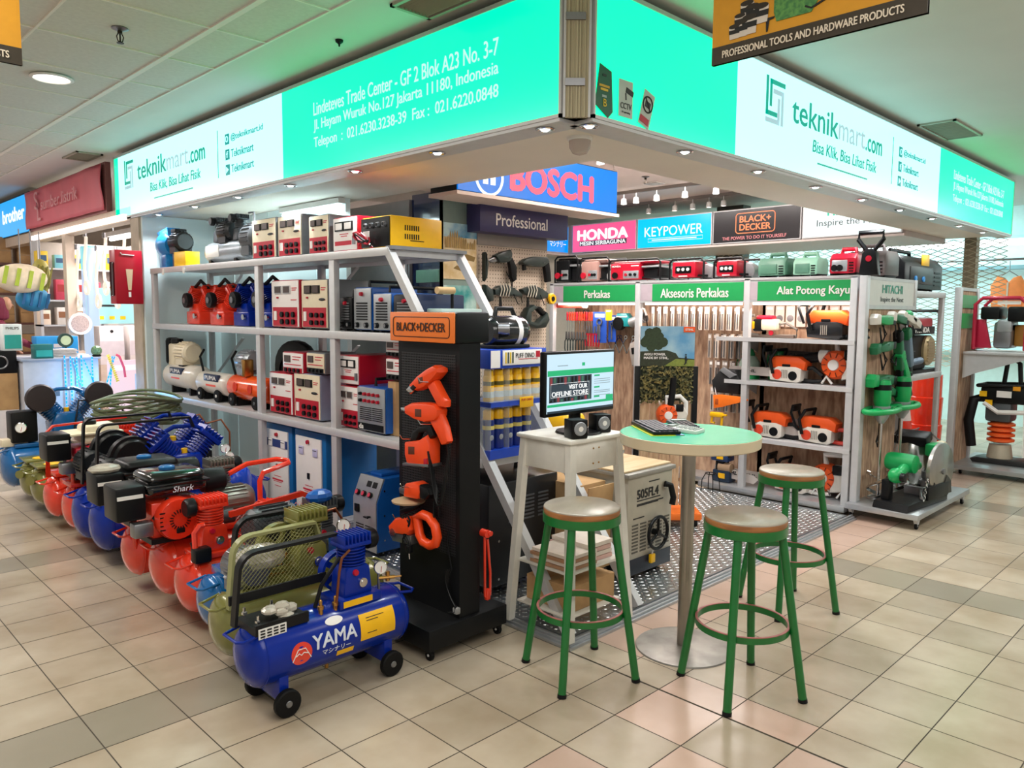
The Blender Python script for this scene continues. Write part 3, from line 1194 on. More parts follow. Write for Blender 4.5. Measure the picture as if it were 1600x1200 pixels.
# ---- teal one with a black grille
r = thing('air_compressor', 'teal blue air compressor with black belt guard and yellow strip', 'compressor', (-.82, 1.1, 0), group=GRP)
tank_unit(r, .76, .115, .215, TEAL)
MB().box(-.3, -.13, -.085, .06, .325, .36, .004).out('platform', TEAL, r)
belt_guard(r, -.27, .1, .31, .58, -.08, BLACKM, WIREB)
MB().box(-.22, .1, -.09, -.086, .335, .385).out('caution_strip', mat('orange label', '#f59a1c', .4), r)
motor(r, -.02, .02, .49, .095, .24, mat('motor grey', '#4a4d50', .4, .5), 'x')
piston_pump(r, .22, 0, .33, mat('grey casting', '#5c6064', .45, .5), 1.)
MB().sph((.2, -.03, .605), (.07, .05, .035), 9, 6).out('rag', ROYAL, r, smooth=0)

# ---- three red ones with petrol engines and a red pump
def engine(root, x, y, z, red=RED, tankm=BLACK, capm=TEAL, airm=BLACK, word=None, s=1., muff=True, square=False):
    P = MB().box(-.1 * s, .12 * s, -.09 * s, .1 * s, 0, .16 * s, .015).out('engine_block', red, root)
    P.location = (x, y, z)
    mb = MB()
    mb.box(-.11 * s, .13 * s, -.11 * s, .11 * s, -.015, .01)
    mb.out('engine_feet', BLACKM, P)
    mb = MB()
    c = (0, -.115 * s, .085 * s)
    mb.lathe([(.092 * s, .045), (.092 * s, -.01), (.085 * s, -.025), (.05 * s, -.03), (0, -.032)], c, 'y', 28)
    rc = mb.out('recoil_cover', red, P)
    mb = MB()
    for k in range(20):
        a = 2 * PI * k / 20
        d = Vector((math.cos(a), 0, math.sin(a)))
        mb.tube([Vector(c) + d * .045 * s + NY * .031, Vector(c) + d * .03 * s + NY * .032], 0, flat=(.003, .002, (0, 1, 0)))
    for k in (-2, -1, 0, 1, 2):
        for q in (-1, 1):
            mb.box(c[0] + q * .07 * s - .014, c[0] + q * .07 * s + .014, c[1] - .027, c[1] - .022, c[2] + k * .018 * s - .003, c[2] + k * .018 * s + .003)
    mb.out('cover_slots', BLACK, rc)
    MB().box(-.02, .02, c[1] - .036, c[1] - .028, .03, .055, .004).out('starter_grip', BLACK, rc)
    mb = MB()
    if square:
        mb.box(-.06 * s, .15 * s, -.1 * s, .1 * s, .175 * s, .215 * s, .018)
        mb.box(-.045 * s, .135 * s, -.085 * s, .085 * s, .205 * s, .275 * s, .022)
    else:
        mb.box(-.12 * s, .14 * s, -.11 * s, .1 * s, .19 * s, .245 * s, .03, 3)
        mb.box(-.115 * s, .135 * s, -.105 * s, .095 * s, .235 * s, .285 * s, .03, 3)
    mb.box(-.125 * s, .145 * s, -.115 * s, .105 * s, .228 * s, .24 * s, .004)
    ft = mb.out('fuel_tank', tankm, P)
    MB().lathe([(.03 * s, 0), (.034 * s, .006), (.034 * s, .022), (.026 * s, .028), (0, .028)], (.0, -.01, .275 * s), 'z', 18).out('fuel_cap', capm, ft)
    if word:
        text(word, mat('lettering silver', '#d5dbe6'), (.03, -.116 * s, .212 * s), UX, UZ, .1, .028, ft, shear=.25)
    ab = MB().box(-.24 * s, -.12 * s, -.1 * s, .06 * s, .1 * s, .245 * s, .012).out('air_box', airm, P)
    MB().box(-.235 * s, -.135 * s, -.106 * s, -.1 * s, .195 * s, .21 * s).out('air_box_label', WHITE, ab)
    MB().box(-.18 * s, -.1 * s, -.12 * s, -.06 * s, .03, .09 * s, .01).out('carburettor', STEEL, P)
    MB().tube([(-.09 * s, -.1, .1), (-.06, -.11, .14 * s), (-.03, -.1, .17 * s)], .012).out('throttle_lever', BLACK, P)
    if muff:
        MB().lathe([(0, -.06), (.05 * s, -.055), (.055 * s, -.04), (.055 * s, .05), (.045 * s, .06), (0, .06)], (.21 * s, .02, .2 * s), 'x', 20).out('muffler', BLACKM, P)
    return P


r = thing('air_compressor', 'red air compressor with finned red pump and black pressure switch', 'compressor', (-.78, 1.4, 0), group=GRP)
tank_unit(r, .8, .137, .212, RED)
MB().box(-.33, .33, -.09, .09, .335, .36, .004).out('platform', RED, r)
piston_pump(r, -.24, -.01, .36, RED, 1.0, side=-1)
MB().box(-.36, -.28, -.12, -.06, .33, .4, .01).out('pressure_switch', BLACK, r)
MB().tube([(-.28, .0, .42), (-.33, 0, .4), (-.32, -.02, .35), (-.25, -.03, .34)], .006).out('cable', BLACK, r)
MB().tube([(-.34, -.08, .31), (-.345, -.08, .47), (-.32, -.08, .5), (-.3, -.08, .5)], .014).out('lifting_bar', RED, r)
g = MB().tube([(-.18, -.09, .53), (.2, -.09, .57), (.26, -.09, .54)], 0, flat=(.014, .01)).out('guard_bar', RED, r)
mb = MB()
wire_mesh(mb, -.15, .22, .36, .53, -.09, .022)
mb.out('guard_mesh', RED, g)
motor(r, .1, .05, .44, .08, .2, RED)

r = thing('air_compressor', 'tall red air compressor under a petrol engine with black glossy fuel tank', 'compressor', (-.76, 1.69, 0), group=GRP)
tank_unit(r, .86, .15, .232, RED)
MB().box(-.36, .36, -.1, .1, .375, .4, .004).out('platform', RED, r)
engine(r, -.36, -.04, .405, s=1.12, tankm=mat('glossy black tank', '#101112', .15, 0, 0, coat=.6), word='Shark')
motor(r, -.02, .0, .5, .075, .22, mat('bare casting', '#8e8c84', .35, .8), 'x', 'dynamo')
MB().tube([(.1, -.09, .4), (.1, -.09, .6), (.12, -.09, .64), (.28, -.07, .67), (.31, .0, .67), (.28, .07, .67), (.12, .1, .66), (.02, .1, .62)], .014).out('carry_handle', RED, r)
MB().lathe([(0, 0), (.036, .0), (.036, .06), (0, .06)], (-.14, -.15, .46), 'x', 18).out('starter_motor', mat('dark grey rubber', '#2c3033', .5), r)

r = thing('air_compressor', 'small red air compressor with black boxed engine and wrapped lid', 'compressor', (-.78, 2.1, 0), group=GRP)
tank_unit(r, .82, .135, .215, RED)
MB().box(-.4, .2, -.1, .1, .355, .38, .004).out('platform', RED, r)
P = engine(r, -.3, -.03, .4, word=None, tankm=BLACK, s=1.1)
MB().sph((-.2, -.03, .285), (.08, .07, .025), 9, 6).out('film_wrap', FOIL, P, smooth=0)
for x in (-.38, .1):
    MB().tube([(x, -.1, .25), (x, -.1, .42)], .013).out('lifting_bar', RED, r)
piston_pump(r, .12, 0, .38, mat('bare casting', '#8e8c84'), 1.05)

# ---- two big blue ones with black belt guards and V pumps
for q, (y, R_, lab) in enumerate(((2.64, .16, 'dark blue air compressor with a V pump and broad black pulley guard'), (2.97, .16, 'dark blue air compressor behind the V pump, under a second black guard'))):
    r = thing('air_compressor', lab, 'compressor', (-.66, y, 0), group=GRP)
    tank_unit(r, 1.06, R_, .25, BLUE)
    MB().box(-.4, .4, -.1, .1, .41, .44, .004).out('platform', BLUE, r)
    v_pump(r, .0 if q == 0 else .06, -.02, .42 if q == 0 else .45, BLUE, 1.15)
    pulley(r, -.3, -.03, .62, .13, BLACKM, .05, 1, name='pulley')
    MB().lathe([(0, -.02), (.1, -.018), (.115, 0), (.115, .03), (0, .03)], (-.3, -.06, .62), 'y', 28).out('pulley_cover', BLACK, r)
    motor(r, -.42, .0, .56, .08, .18, mat('dark motor', '#26282b', .4, .3), 'y')
    belt_guard(r, -.52 + q * .02, .02, .45, .84, -.1, BLACKM, WIREB, w=.016, mesh=False, rc=.05)
    MB().prism([(-.12, .44), (.0, .44), (-.05, .66)], 'y', -.06, -.05).out('film_flap', mat('brown film', '#6b5a4c', .2, alpha=.7), r)
    gauge(r, (.24, -.1, .62), .03, (-.3, -1, .2))
    MB().tube([(.16, -.02, .78), (.24, -.05, .8), (.28, -.08, .72), (.28, -.08, .48)], .006).out('delivery_pipe', COPPER, r)
    MB().box(.2, .3, -.1, -.02, .46, .56, .01).out('pressure_switch', BLACK, r)

r = thing('air_tank', 'bright blue upright air receiver beside the white doored cabinets', 'tank', (-.47, 2.357, 0))
MB().lathe([(0, .06), (.08, .065), (.11, .09), (.12, .14), (.12, .46), (.11, .51), (.08, .545), (0, .56)], n=30).out('tank', mat('bright blue gloss', '#0d46c8', .2, 0, .05, coat=.5), r)
mb = MB()
mb.lathe([(.09, 0), (.1, .0), (.1, .1), (.09, .1)], n=24)
mb.out('foot_ring', mat('bright blue gloss', '#0d46c8'), r)
gauge(r, (-.02, -.03, .61), .028, (-.5, -1, .2))
MB().cyl((-.02, -.02, .55), (-.02, -.02, .61), .006).out('gauge_stem', BRASS, r)
MB().cyl((.04, -.04, .53), (.04, -.04, .575), .016).out('plug', CRIM, r)

# ---- red pair with the white tanked engine
r = thing('air_compressor', 'red air compressor carrying a red engine with cream fuel tank', 'compressor', (-.75, 3.27, 0), group=GRP)
tank_unit(r, .84, .14, .23, RED)
MB().box(-.4, .2, -.12, .12, .375, .4, .004).out('platform', RED, r)
P = engine(r, -.25, -.02, .44, red=CRIM, tankm=CREAM, capm=BLACK, s=1.15, square=True, muff=False)
MB().box(-.03, .1, -.185, -.17, -.03, .055, .012).out('cream_plate', CREAM, P)
pulley(r, -.1, -.17, .57, .075, RED, name='fan_wheel')
MB().tube([(-.38, -.1, .3), (-.38, -.1, .56)], .012).out('lifting_bar', RED, r)
for k in range(3):
    MB().tube([(-.24 + k * .03, -.14, .38), (-.2 + k * .03, -.18, .42), (-.15 + k * .03, -.16, .45)], .005).out('cable', BLACK, r)
r = thing('air_compressor', 'red air compressor behind the cream tanked engine with film on top', 'compressor', (-.77, 3.66, 0), group=GRP)
tank_unit(r, .82, .14, .23, RED)
MB().box(-.36, .3, -.1, .1, .375, .4, .004).out('platform', RED, r)
motor(r, -.2, 0, .49, .08, .22, BLACKM)
piston_pump(r, .1, 0, .4, RED, 1.1)
MB().sph((-.12, -.02, .6), (.12, .1, .06), 9, 6).out('film_wrap', FOIL, r, smooth=0)
MB().tube([(-.4, -.09, .38), (-.4, -.09, .68), (-.36, -.09, .72), (.1, -.09, .74)], 0, flat=(.006, .016, (0, 0, 1))).out('belt_guard', RED, r)

# ---- olive pair and the far teal one
for y, lab in ((4.0, 'olive air tank with a flat olive plate on top'), (4.3, 'olive air tank squeezed between its twin and the far teal one')):
    r = thing('air_compressor', lab, 'compressor', (-.75, y, 0), group=GRP)
    tank_unit(r, .86, .135, .25, OLIVE)
    MB().box(-.41, .3, -.13, .1, .385, .4, .003).out('platform', OLIVE, r)
    MB().cyl((-.45, -.08, .3), (-.42, -.05, .3), .03).out('end_plug', OLIVE, r)
    MB().lathe([(0, 0), (.055, 0), (.055, .003), (0, .003)], (-.3, -.05, .401), 'z', 20).out('round_label', YEL, r)
    piston_pump(r, .1, 0, .4, OLIVE, 1.0)
r = thing('air_compressor', 'far teal air compressor with two dark pulleys and a round gauge', 'compressor', (-.72, 4.78, 0), group=GRP)
tank_unit(r, .98, .165, .275, TEAL)
MB().box(-.4, .4, -.1, .1, .42, .45, .004).out('platform', TEAL, r)
v_pump(r, -.02, 0, .46, TEAL, 1.25)
for x in (-.22, .2):
    MB().lathe([(0, -.03), (.1, -.025), (.11, 0), (.1, .03), (0, .03)], (x, -.13, .8), 'y', 26).out('pulley', mat('dark brown rubber', '#2b2224', .5), r)
MB().box(-.42, -.24, -.1, .06, .46, .7, .012).out('switch_box', BLACKM, r)
gauge(r, (-.36, -.12, .58), .04, (-.4, -1, .2))
MB().box(-.48, -.3, -.06, .04, .43, .49, .008).out('cream_block', CREAM, r)
mb = MB()
wire_mesh(mb, .02, .4, .5, .76, -.12, .025)
mb.tube([(.0, -.12, .48), (.05, -.12, .76), (.3, -.12, .76), (.42, -.12, .6), (.42, -.12, .48)], .007)
mb.out('belt_guard', WIREB, r)
# coil of green hose lying over the olive tanks
r = thing('hose_coil', 'loose coils of grey green hose heaped over the olive tanks', 'hose', (-.45, 3.98, .62))
for k in range(9):
    mb = MB()
    n = 40
    ph = k * .7
    pts = [(.0 + (.3 + .02 * math.sin(k)) * math.cos(2 * PI * i / n), (.14 + .015 * k) * math.sin(2 * PI * i / n), .03 + .022 * k + .03 * math.sin(4 * PI * i / n + ph)) for i in range(n)]
    mb.tube(pts, .011, 7, closed=True)
    mb.out('loop', mat('hose green', '#5f6a4c', .4, 0, .15), r)
# ================================================================== THE LONG RACK AND WHAT STANDS ON IT
r = thing('storage_rack', 'long grey rack of welders and compressors with two slanted end bars', 'rack', (.3, 2.6, 0))
O = Matrix.Translation((-.3, -2.6, 0))
Y1 = 4.94
for y in (4.92, 2.97, 1.99):
    for x in (.03, .53):
        mb = MB(O)
        mb.box(x, x + .04, y - .03, y + .03, .0 if y > 3.1 else .03, 1.85 if x > .1 or 1 else 0, .004)
        mb.out('post', ALUW, r)
for z, ye, nm in ((1.85, 1.395, 'top'), (1.37, 1.07, 'mid'), (.765, .61, 'low'), (.12, 2.05, 'base')):
    mb = MB(O)
    mb.box(.035, .565, ye + .05, Y1, z - .018, z, .002)
    mb.out('shelf', ALUW, r)
    mb = MB(O)
    mb.box(.022, .036, ye, Y1, z - .045, z + .002, .002)
    mb.box(.564, .578, ye, Y1, z - .045, z + .002, .002)
    mb.box(.036, .564, ye, ye + .014, z - .045, z + .002)
    mb.out('shelf_edge', mat('shelf lip', '#d2d2d4', .35, .3, .03), r)
for x in (.045, .56):
    mb = MB(O)
    mb.tube([(x, .035, .03), (x, 1.41, 1.835)], 0, flat=(.022, .022, (1, 0, 0)))
    mb.out('slanted_bar', ALUW, r, smooth=0)
MB(O).box(.03, .58, 1.36, 1.42, 1.84, 1.86).out('end_channel', STEEL, r)
for y in (4.55, 2.75):
    for z in (.9, 1.45):
        mb = MB(O)
        mb.tube([(.56, y + .3, z), (.56, y - .25, z + .35)], 0, flat=(.012, .004, (1, 0, 0)))
        mb.out('brace', ALUW, r, smooth=0)
for y in (4.62, 4.18):
    MB(O).box(.016, .022, y, y + .035, 1.79, 1.84).out('price_tag', WHITE, r)

STR = 'voltage stabilizers on the long rack'
GREYB = mat('grey enamel', '#72767a', .4, .1, .05)
PANEL_W = mat('white panel', '#ece7e4', .35, 0, .02)
PRINT = mat('red print', '#c22a3c', .4, 0, 0)


def stabilizer(label, y0, y1, z0, h, body, face, depth=.3, x=.1, style='tall'):
    """Front looks towards the corridor (-x)."""
    w = y0 - y1
    r = thing('stabilizer', label, 'stabilizer', (x, (y0 + y1) / 2, z0), group=STR)
    MB().box(0, depth, -w / 2, w / 2, .008, h, .006).out('body', body, r)
    for a in (.03, depth - .05):
        for b in (-w * .4, w * .4 - .03):
            MB().box(a, a + .03, b, b + .03, 0, .012).out('foot', BLACK, r, smooth=0)
    MB().box(-.006, 0, -w / 2 + .006, w / 2 - .006, .014, h - .006, .003).out('front_panel', face, r)
    X = -.006

    def bit(nm, m, u0, u1, v0, v1, d=.004, par=r, bev=0):
        # u runs to the right as seen from the corridor
        return MB().box(X - d, X, w / 2 - u1 * w, w / 2 - u0 * w, v0 * h, v1 * h, bev).out(nm, m, par, smooth=0)
    if style == 'tall':
        bit('red_panel', CRIM, .06, .94, .05, .44, .002)
        for k, u in enumerate((.15, .46)):
            mt = bit('meter', BLACK if face is CREAM else CHROME, u, u + .26, .72, .88, .008)
            bit('meter_dial', mat('meter dial', '#4a3c38' if 1 else '', .3), u + .03, u + .23, .735, .865, .01, mt)
        bit('pilot_lamp', CRIM, .22, .28, .62, .655, .007)
        mb = MB()
        for v, u0, u1 in ((.82, .76, .93), (.78, .76, .9), (.58, .72, .92)):
            mb.box(X - .002, X, w / 2 - u1 * w, w / 2 - u0 * w, v * h, (v + .018) * h)
        mb.out('print', PRINT, r, smooth=0)
        bit('rocker_switch', WHITE, .12, .22, .17, .36, .008)
        for i in range(2):
            for j in range(3):
                u, v = .42 + j * .2, .14 + i * .15
                mb = MB()
                mb.cyl((X, w / 2 - u * w, v * h), (X - .016, w / 2 - u * w, v * h), w * .05, n=10)
                mb.out('terminal_knob', BLACK, r)
        if face is CREAM:
            MB().sph((X - .003, w / 2 - .8 * w, .6 * h), (.003, w * .12, h * .03), 12, 6).out('oval_badge', INKB, r)
    elif style == 'meters':
        for k, u in enumerate((.13, .5)):
            mt = bit('meter', BLACK, u, u + .34, .6, .86, .008)
            bit('meter_dial', PANEL_W, u + .04, u + .3, .64, .82, .01, mt)
        bit('red_strip', CRIM, .1, .78, .2, .32, .002)
        bit('breaker', STEEL, .84, .94, .2, .44, .008)
        mb = MB()
        for v, u0, u1 in ((.5, .3, .65), (.44, .35, .6)):
            mb.box(X - .002, X, w / 2 - u1 * w, w / 2 - u0 * w, v * h, (v + .025) * h)
        mb.out('print', PRINT, r, smooth=0)
    else:
        bit('meter', mat('meter dial', '#4a3c38'), .12, .4, .55, .85, .006)
        bit('red_panel', CRIM if style == 'small' else BLACK, .05, .95, .08, .3, .002)
        mb = MB()
        for v, u0, u1 in ((.78, .5, .9), (.66, .5, .82), (.42, .1, .9)):
            mb.box(X - .002, X, w / 2 - u1 * w, w / 2 - u0 * w, v * h, (v + .04) * h)
        mb.out('print', PRINT, r, smooth=0)
        for j in range(4):
            u = .2 + j * .2
            MB().cyl((X, w / 2 - u * w, .19 * h), (X - .014, w / 2 - u * w, .19 * h), w * .05, n=10).out('terminal_knob', BLACK, r)
    return r


for a in ((3.15, 2.80, 1.852, .285, GREYB, CREAM, .3, 'first cream stabilizer on the top shelf, next to the silver compressor'),
          (2.77, 2.45, 1.852, .28, GREYB, CREAM, .36, 'middle cream stabilizer on the top shelf between two cream twins'),
          (2.36, 2.12, 1.852, .25, GREYB, CREAM, .3, 'narrow cream stabilizer on the top shelf beside the red sided one')):
    stabilizer(a[7], *a[:6], depth=a[6])
stabilizer('red stabilizer with white front and two meters next to the yellow welder', 2.07, 1.80, 1.852, .215, CRIM, PANEL_W, .42, style='meters')
stabilizer('white fronted stabilizer with dark red sides beside blue pump heads, third shelf up', 2.88, 2.50, 1.372, .33, CRIM, PANEL_W)
stabilizer('cream fronted stabilizer on the pump shelf beside the dark red sided one', 2.47, 2.14, 1.372, .325, GREYB, CREAM)
stabilizer('white fronted stabilizer beside the orange tank, red small unit on top', 2.94, 2.61, .767, .295, CRIM, PANEL_W)
stabilizer('cream fronted stabilizer with blue grey side beside the dark post', 2.59, 2.25, .767, .31, mat('blue grey enamel', '#7e86a0', .4, .1), CREAM)
stabilizer('small dark red stabilizer sitting on the white fronted one', 2.74, 2.46, 1.062, .15, CRIM, PANEL_W, .26, style='small')
stabilizer('small cream stabilizer sitting on the cream fronted one', 2.42, 2.19, 1.077, .145, GREYB, CREAM, .24, style='tiny')
stabilizer('long red stabilizer with two meters on top of a white one', 2.02, 1.80, 1.033, .19, CRIM, PANEL_W, .45, style='meters')
stabilizer('white fronted stabilizer under the long red one with two meters', 2.03, 1.80, .767, .265, CRIM, PANEL_W, .34)
stabilizer('small white stabilizer, upper of two stacked behind the orange signed stand', 1.55, 1.36, 1.23, .1, CRIM, PANEL_W, .3, x=.12, style='tiny')
stabilizer('small white stabilizer, lower of two stacked behind the orange signed stand', 1.55, 1.36, 1.09, .135, CRIM, PANEL_W, .3, x=.12, style='tiny')
r = thing('cardboard_carton', 'plain carton under the two small stacked stabilizers', 'box', (.28, 1.45, .767))
MB().box(-.15, .15, -.1, .1, 0, .318, .004).out('carton', CARD, r)
MB().box(-.152, .152, -.02, .02, .05, .3195).out('tape', mat('packing tape', '#a8875c', .3), r)


def welder(label, y0, y1, z0, h, body, face, depth=.3, x=.1, kind='inverter', name='welding_machine'):
    w = y0 - y1
    r = thing(name, label, 'welder', (x, (y0 + y1) / 2, z0), group='welding machines on the long rack')
    MB().box(.0, depth, -w / 2, w / 2, .01, h, .01).out('body', body, r)
    for b in (-w * .4, w * .25):
        MB().box(.02, depth - .02, b, b + .025, 0, .014).out('foot', BLACK, r, smooth=0)
    MB().box(-.008, 0, -w / 2 + .004, w / 2 - .004, .014, h - .006, .004).out('front_panel', face, r)
    return r, w


def knob(parent, x, y, z, rr, m=BLACK, d=(-1, 0, 0), l=.016, cap=None):
    D = Vector(d)
    A = Vector((x, y, z))
    k = MB().cyl(A, A + D * l, rr, rr * .85, 14).out('knob', m, parent)
    if cap:
        MB().cyl(A + D * l, A + D * (l + .002), rr * .6, n=12).out('knob_cap', cap, k)
    return k


# yellow battery charger with dark dials
r, w = welder('yellow charger with black dial front and coiled leads on the top shelf', 1.76, 1.47, 1.852, .19, YEL, BLACK, .38)
for i in range(4):
    knob(r, -.008, -.1 + i * .062, .14, .016, STEEL, cap=BLACK)
MB().box(-.011, -.008, .05, .115, .05, .11).out('meter', PANEL_W, r)
mb = MB()
for i in range(9):
    mb.box(.14, .24, -.1465, -.145, .05 + i * .0, .055) if i == 0 else None
for i in range(7):
    for zz in (.06, .11):
        mb.box(.1 + i * .016, .108 + i * .016, -w / 2 - .0015, -w / 2, zz, zz + .03)
mb.out('vent_slots', BLACK, r, smooth=0)
for k in range(5):
    a = k * 1.3
    MB().tube([(-.03 - .01 * k, .06 + .07 * math.cos(a + t * .7), .03 + .012 * k + .025 * math.sin(t + a)) for t in range(9)], .006, 6).out('lead', BLACK if k % 2 else CRIM, r)

# inverter welders on the pump shelf
SILV = mat('silver panel', '#a9adb1', .35, .5, .04)
for lab, y0, y1, h, body, face in (
        ('black inverter welder at the post on the pump shelf', 2.0, 1.86, .21, BLACK, BLACK),
        ('blue inverter welder with silver louvred front on the pump shelf', 1.845, 1.66, .265, ROYAL, SILV),
        ('blue inverter welder with white louvres half hidden by the stand', 1.64, 1.46, .23, ROYAL, SILV),
        ('dark inverter welder behind the slanted bar', 1.44, 1.22, .22, mat('navy enamel', '#1c2b4a', .35), BLACK)):
    r, w = welder(lab, y0, y1, 1.372, h, body, face, .34)
    mb = MB()
    for k in range(7):
        mb.box(-.014, -.008, -w * .3, w * .3, .07 + k * .016, .078 + k * .016)
    mb.out('louvre', BLACK if face is SILV else STEEL, r, smooth=0)
    for s in (-1, 1):
        knob(r, -.008, s * w * .26, .04, .017, BLACK, cap=STEEL)
    knob(r, -.008, 0, h - .04, .013, CRIM)
    MB().tube([(.05, 0, h), (.05, 0, h + .035), (.26, 0, h + .035), (.26, 0, h)], .009).out('carry_handle', BLACK, r)
r = thing('welding_machine', 'pale trolley top with a wooden roller handle behind the orange sign', 'welder', (.3, 1.16, 1.372))
MB().box(-.14, .16, -.07, .06, 0, .14, .006).out('body', mat('mint enamel', '#b9cfc8', .4), r)
MB().cyl((-.14, -.03, .24), (-.02, -.03, .24), .02).out('roller_handle', mat('light wood', '#c9a878', .5), r)
MB().cyl((-.03, -.03, .14), (-.03, -.03, .25), .009).out('handle_post', BLACK, r)

# blue welder with rows of red knobs on the low shelf
r, w = welder('blue cased welder with rows of red knobs on a grey panel', 1.79, 1.5, .767, .28, ROYAL, SILV, .4, x=.08)
for i in range(2):
    for j in range(5):
        knob(r, -.008, .1 - j * .045, .235 - i * .04, .011, CRIM if j else BLACK)
mb = MB()
for k in range(7):
    mb.box(-.011, -.008, -.01, .11, .08 + k * .012, .085 + k * .012)
    mb.box(-.011, -.008, -.12, -.02, .08 + k * .012, .085 + k * .012)
mb.out('louvre', BLACK, r, smooth=0)
MB().box(-.012, -.008, -.13, .13, .02, .06).out('socket_strip', BLACK, r)
text('da', PANEL_W, (-.012, .09, .04), NY, UZ, .045, .028, r, bold=.03)
MB().tube([(.06, .04, .28), (.06, .04, .32), (.3, .04, .32), (.3, .04, .28)], .01).out('carry_handle', BLACK, r)

# tall blue MIG welder standing on the platform
r = thing('welding_machine', 'tall blue welder on the floor with sloped silver control face', 'welder', (.05, 1.68, .03))
MB().prism([(0, .03), (.38, .03), (.38, .47), (.06, .47), (.0, .33)], 'y', -.125, .125, .006).out('body', ROYAL, r)
MB().prism([(-.006, .03), (0, .03), (0, .33), (.06, .47), (.05, .47), (-.006, .335)], 'y', -.12, .12).out('front_panel', SILV, r)
n = Vector((-.14, 0, .06)).normalized()
for k in range(3):
    c = Vector((.012, .08 - k * .065, .365))
    kb = MB().cyl(c, c + n * .02, .018, n=14).out('knob', BLACK, r)
    MB().cyl(c + n * .02, c + n * .024, .013, n=12).out('knob_cap', mat('pink red cap', '#d23a55', .35), kb)
for k in range(2):
    c = Vector((.034, .0 - k * .06, .425))
    MB().box(-.004, .004, -.022, .022, -.018, .018, M=Matrix.Translation(c) @ Matrix.Rotation(math.atan2(.06, .14), 4, 'Y')).out('display', BLACK, r, smooth=0)
mb = MB()
for k in range(7):
    mb.box(-.009, -.006, .01, .09, .08 + k * .016, .086 + k * .016)
    mb.box(-.009, -.006, -.08, -.01, .08 + k * .016, .086 + k * .016)
mb.out('louvre', BLACK, r, smooth=0)
MB().box(-.014, -.006, .05, .1, .25, .3, .004).out('socket', BLACK, r)
MB().tube([(-.006, -.06, .24), (-.05, -.06, .25), (-.05, -.1, .25)], .006).out('tap', BLACK, r)
MB().box(.08, .3, -.06, .06, .47, .49, .006).out('lid_rail', ROYAL, r)
for y in (-.13, .118):
    mb = MB()
    for z in (.1, .25, .4):
        mb.cyl((.05, y, z), (.05, y + .012, z), .006, n=8)
        mb.cyl((.33, y, z), (.33, y + .012, z), .006, n=8)
    mb.out('screws', CHROME, r)
for x in (.05, .33):
    for y in (-.1, .1):
        wheel(r, x, y, .02, .02, .02)
# dark blue plastic bin behind it
r = thing('storage_box', 'large dark blue lidded box under the low shelf', 'box', (.505, 1.78, .03))
MB().box(-.06, .06, -.2, .07, 0, .62, .02).out('box', mat('deep blue plastic', '#0b2f5e', .4), r)
MB().box(-.07, .07, -.21, .08, .6, .64, .012).out('lid', mat('deep blue plastic', '#0b2f5e'), r)

# two blue cabinets with white doors on the base
for lab, y0, y1, sty in (('blue cabinet with white door and dark blue meter band', 3.02, 2.64, 0), ('blue cabinet with white door and two pale meters', 2.6, 2.2, 1)):
    w = y0 - y1
    r = thing('power_cabinet', lab, 'cabinet', (.1, (y0 + y1) / 2, .12), group='blue power cabinets')
    MB().box(0, .4, -w / 2, w / 2, 0, .57, .008).out('body', mat('cabinet blue', '#1566a8', .35, 0, .05), r)
    d = MB().box(-.012, 0, -w / 2 + .045, w / 2 - .03, .0, .53, .003).out('door', PANEL_W, r)
    X = -.012
    MB().cyl((X, .0, .5), (X - .014, .0, .5), .014).out('push_button', CRIM, d)
    if sty == 0:
        MB().box(X - .003, X, -w / 2 + .045, w / 2 - .03, .41, .465).out('meter_band', mat('band blue', '#173a78', .4), d)
    for y in (-.09, .09):
        m_ = MB().box(X - .008, X - .002, y - .028, y + .028, .41, .465, .002).out('meter', PANEL_W if sty == 0 else mat('lilac meter', '#c9c4e6', .3), d)
        MB().box(X - .010, X - .008, y - .022, y + .022, .45, .454).out('needle', INKB, m_)
    MB().box(X - .008, X, -.012, .012, .25, .29).out('latch', BLACK, d)
    mb = MB()
    for z, a in ((.2, .05), (.17, .075), (.16, .06), (.13, .045)):
        mb.box(X - .002, X, -a, a, z, z + (.012 if z == .17 else .004))
    mb.out('print', PRINT, d, smooth=0)

# ------------------------------------------------ top shelf, far end
r = thing('water_pump', 'bright blue water pump with black motor at the rack end', 'pump', (.16, 4.68, 1.852))
mb = MB()
mb.lathe([(0, -.1), (.09, -.09), (.12, -.03), (.12, .05), (.08, .1), (0, .1)], (0, .12, .2), 'y', 24)
mb.prism([(.02, .25), (.26, .27), (.3, .32), (.06, .35)], 'x', -.06, .06, .01)
mb.box(-.08, .08, .05, .2, .0, .12, .01)
mb.out('volute', mat('pump blue', '#147fc4', .3, 0, .05, coat=.3), r)
motor(r, 0, -.08, .22, .08, .2, mat('dark motor', '#26282b'), 'y')
MB().box(-.05, .05, -.1, .0, .29, .33, .006).out('junction_box', BLACK, r)
MB().box(-.05, .05, -.14, -.02, 0, .15, .004).out('motor_foot', STEEL, r)
r = thing('carton', 'small plain yellow box in front of the blue water pump', 'box', (.12, 4.4, 1.852))
MB().box(-.06, .06, -.14, .1, 0, .12, .004).out('box', YEL, r)
MB().box(-.062, .062, -.14, .1, .115, .122, .003).out('lid', YEL, r)
r = thing('electric_compressor', 'silver direct drive compressor lying beside the yellow box', 'compressor', (.22, 3.68, 1.852))
mb = MB()
capsule(mb, -.28, .42, .085, .1, axis='y')
mb.out('tank', mat('silver paint', '#9aa0a6', .3, .5, .05), r)
MB().box(-.087, -.082, .12, .36, .06, .15, .002).out('label', PANEL_W, r)
motor(r, 0, .1, .26, .075, .22, mat('dark motor', '#26282b'), 'y')
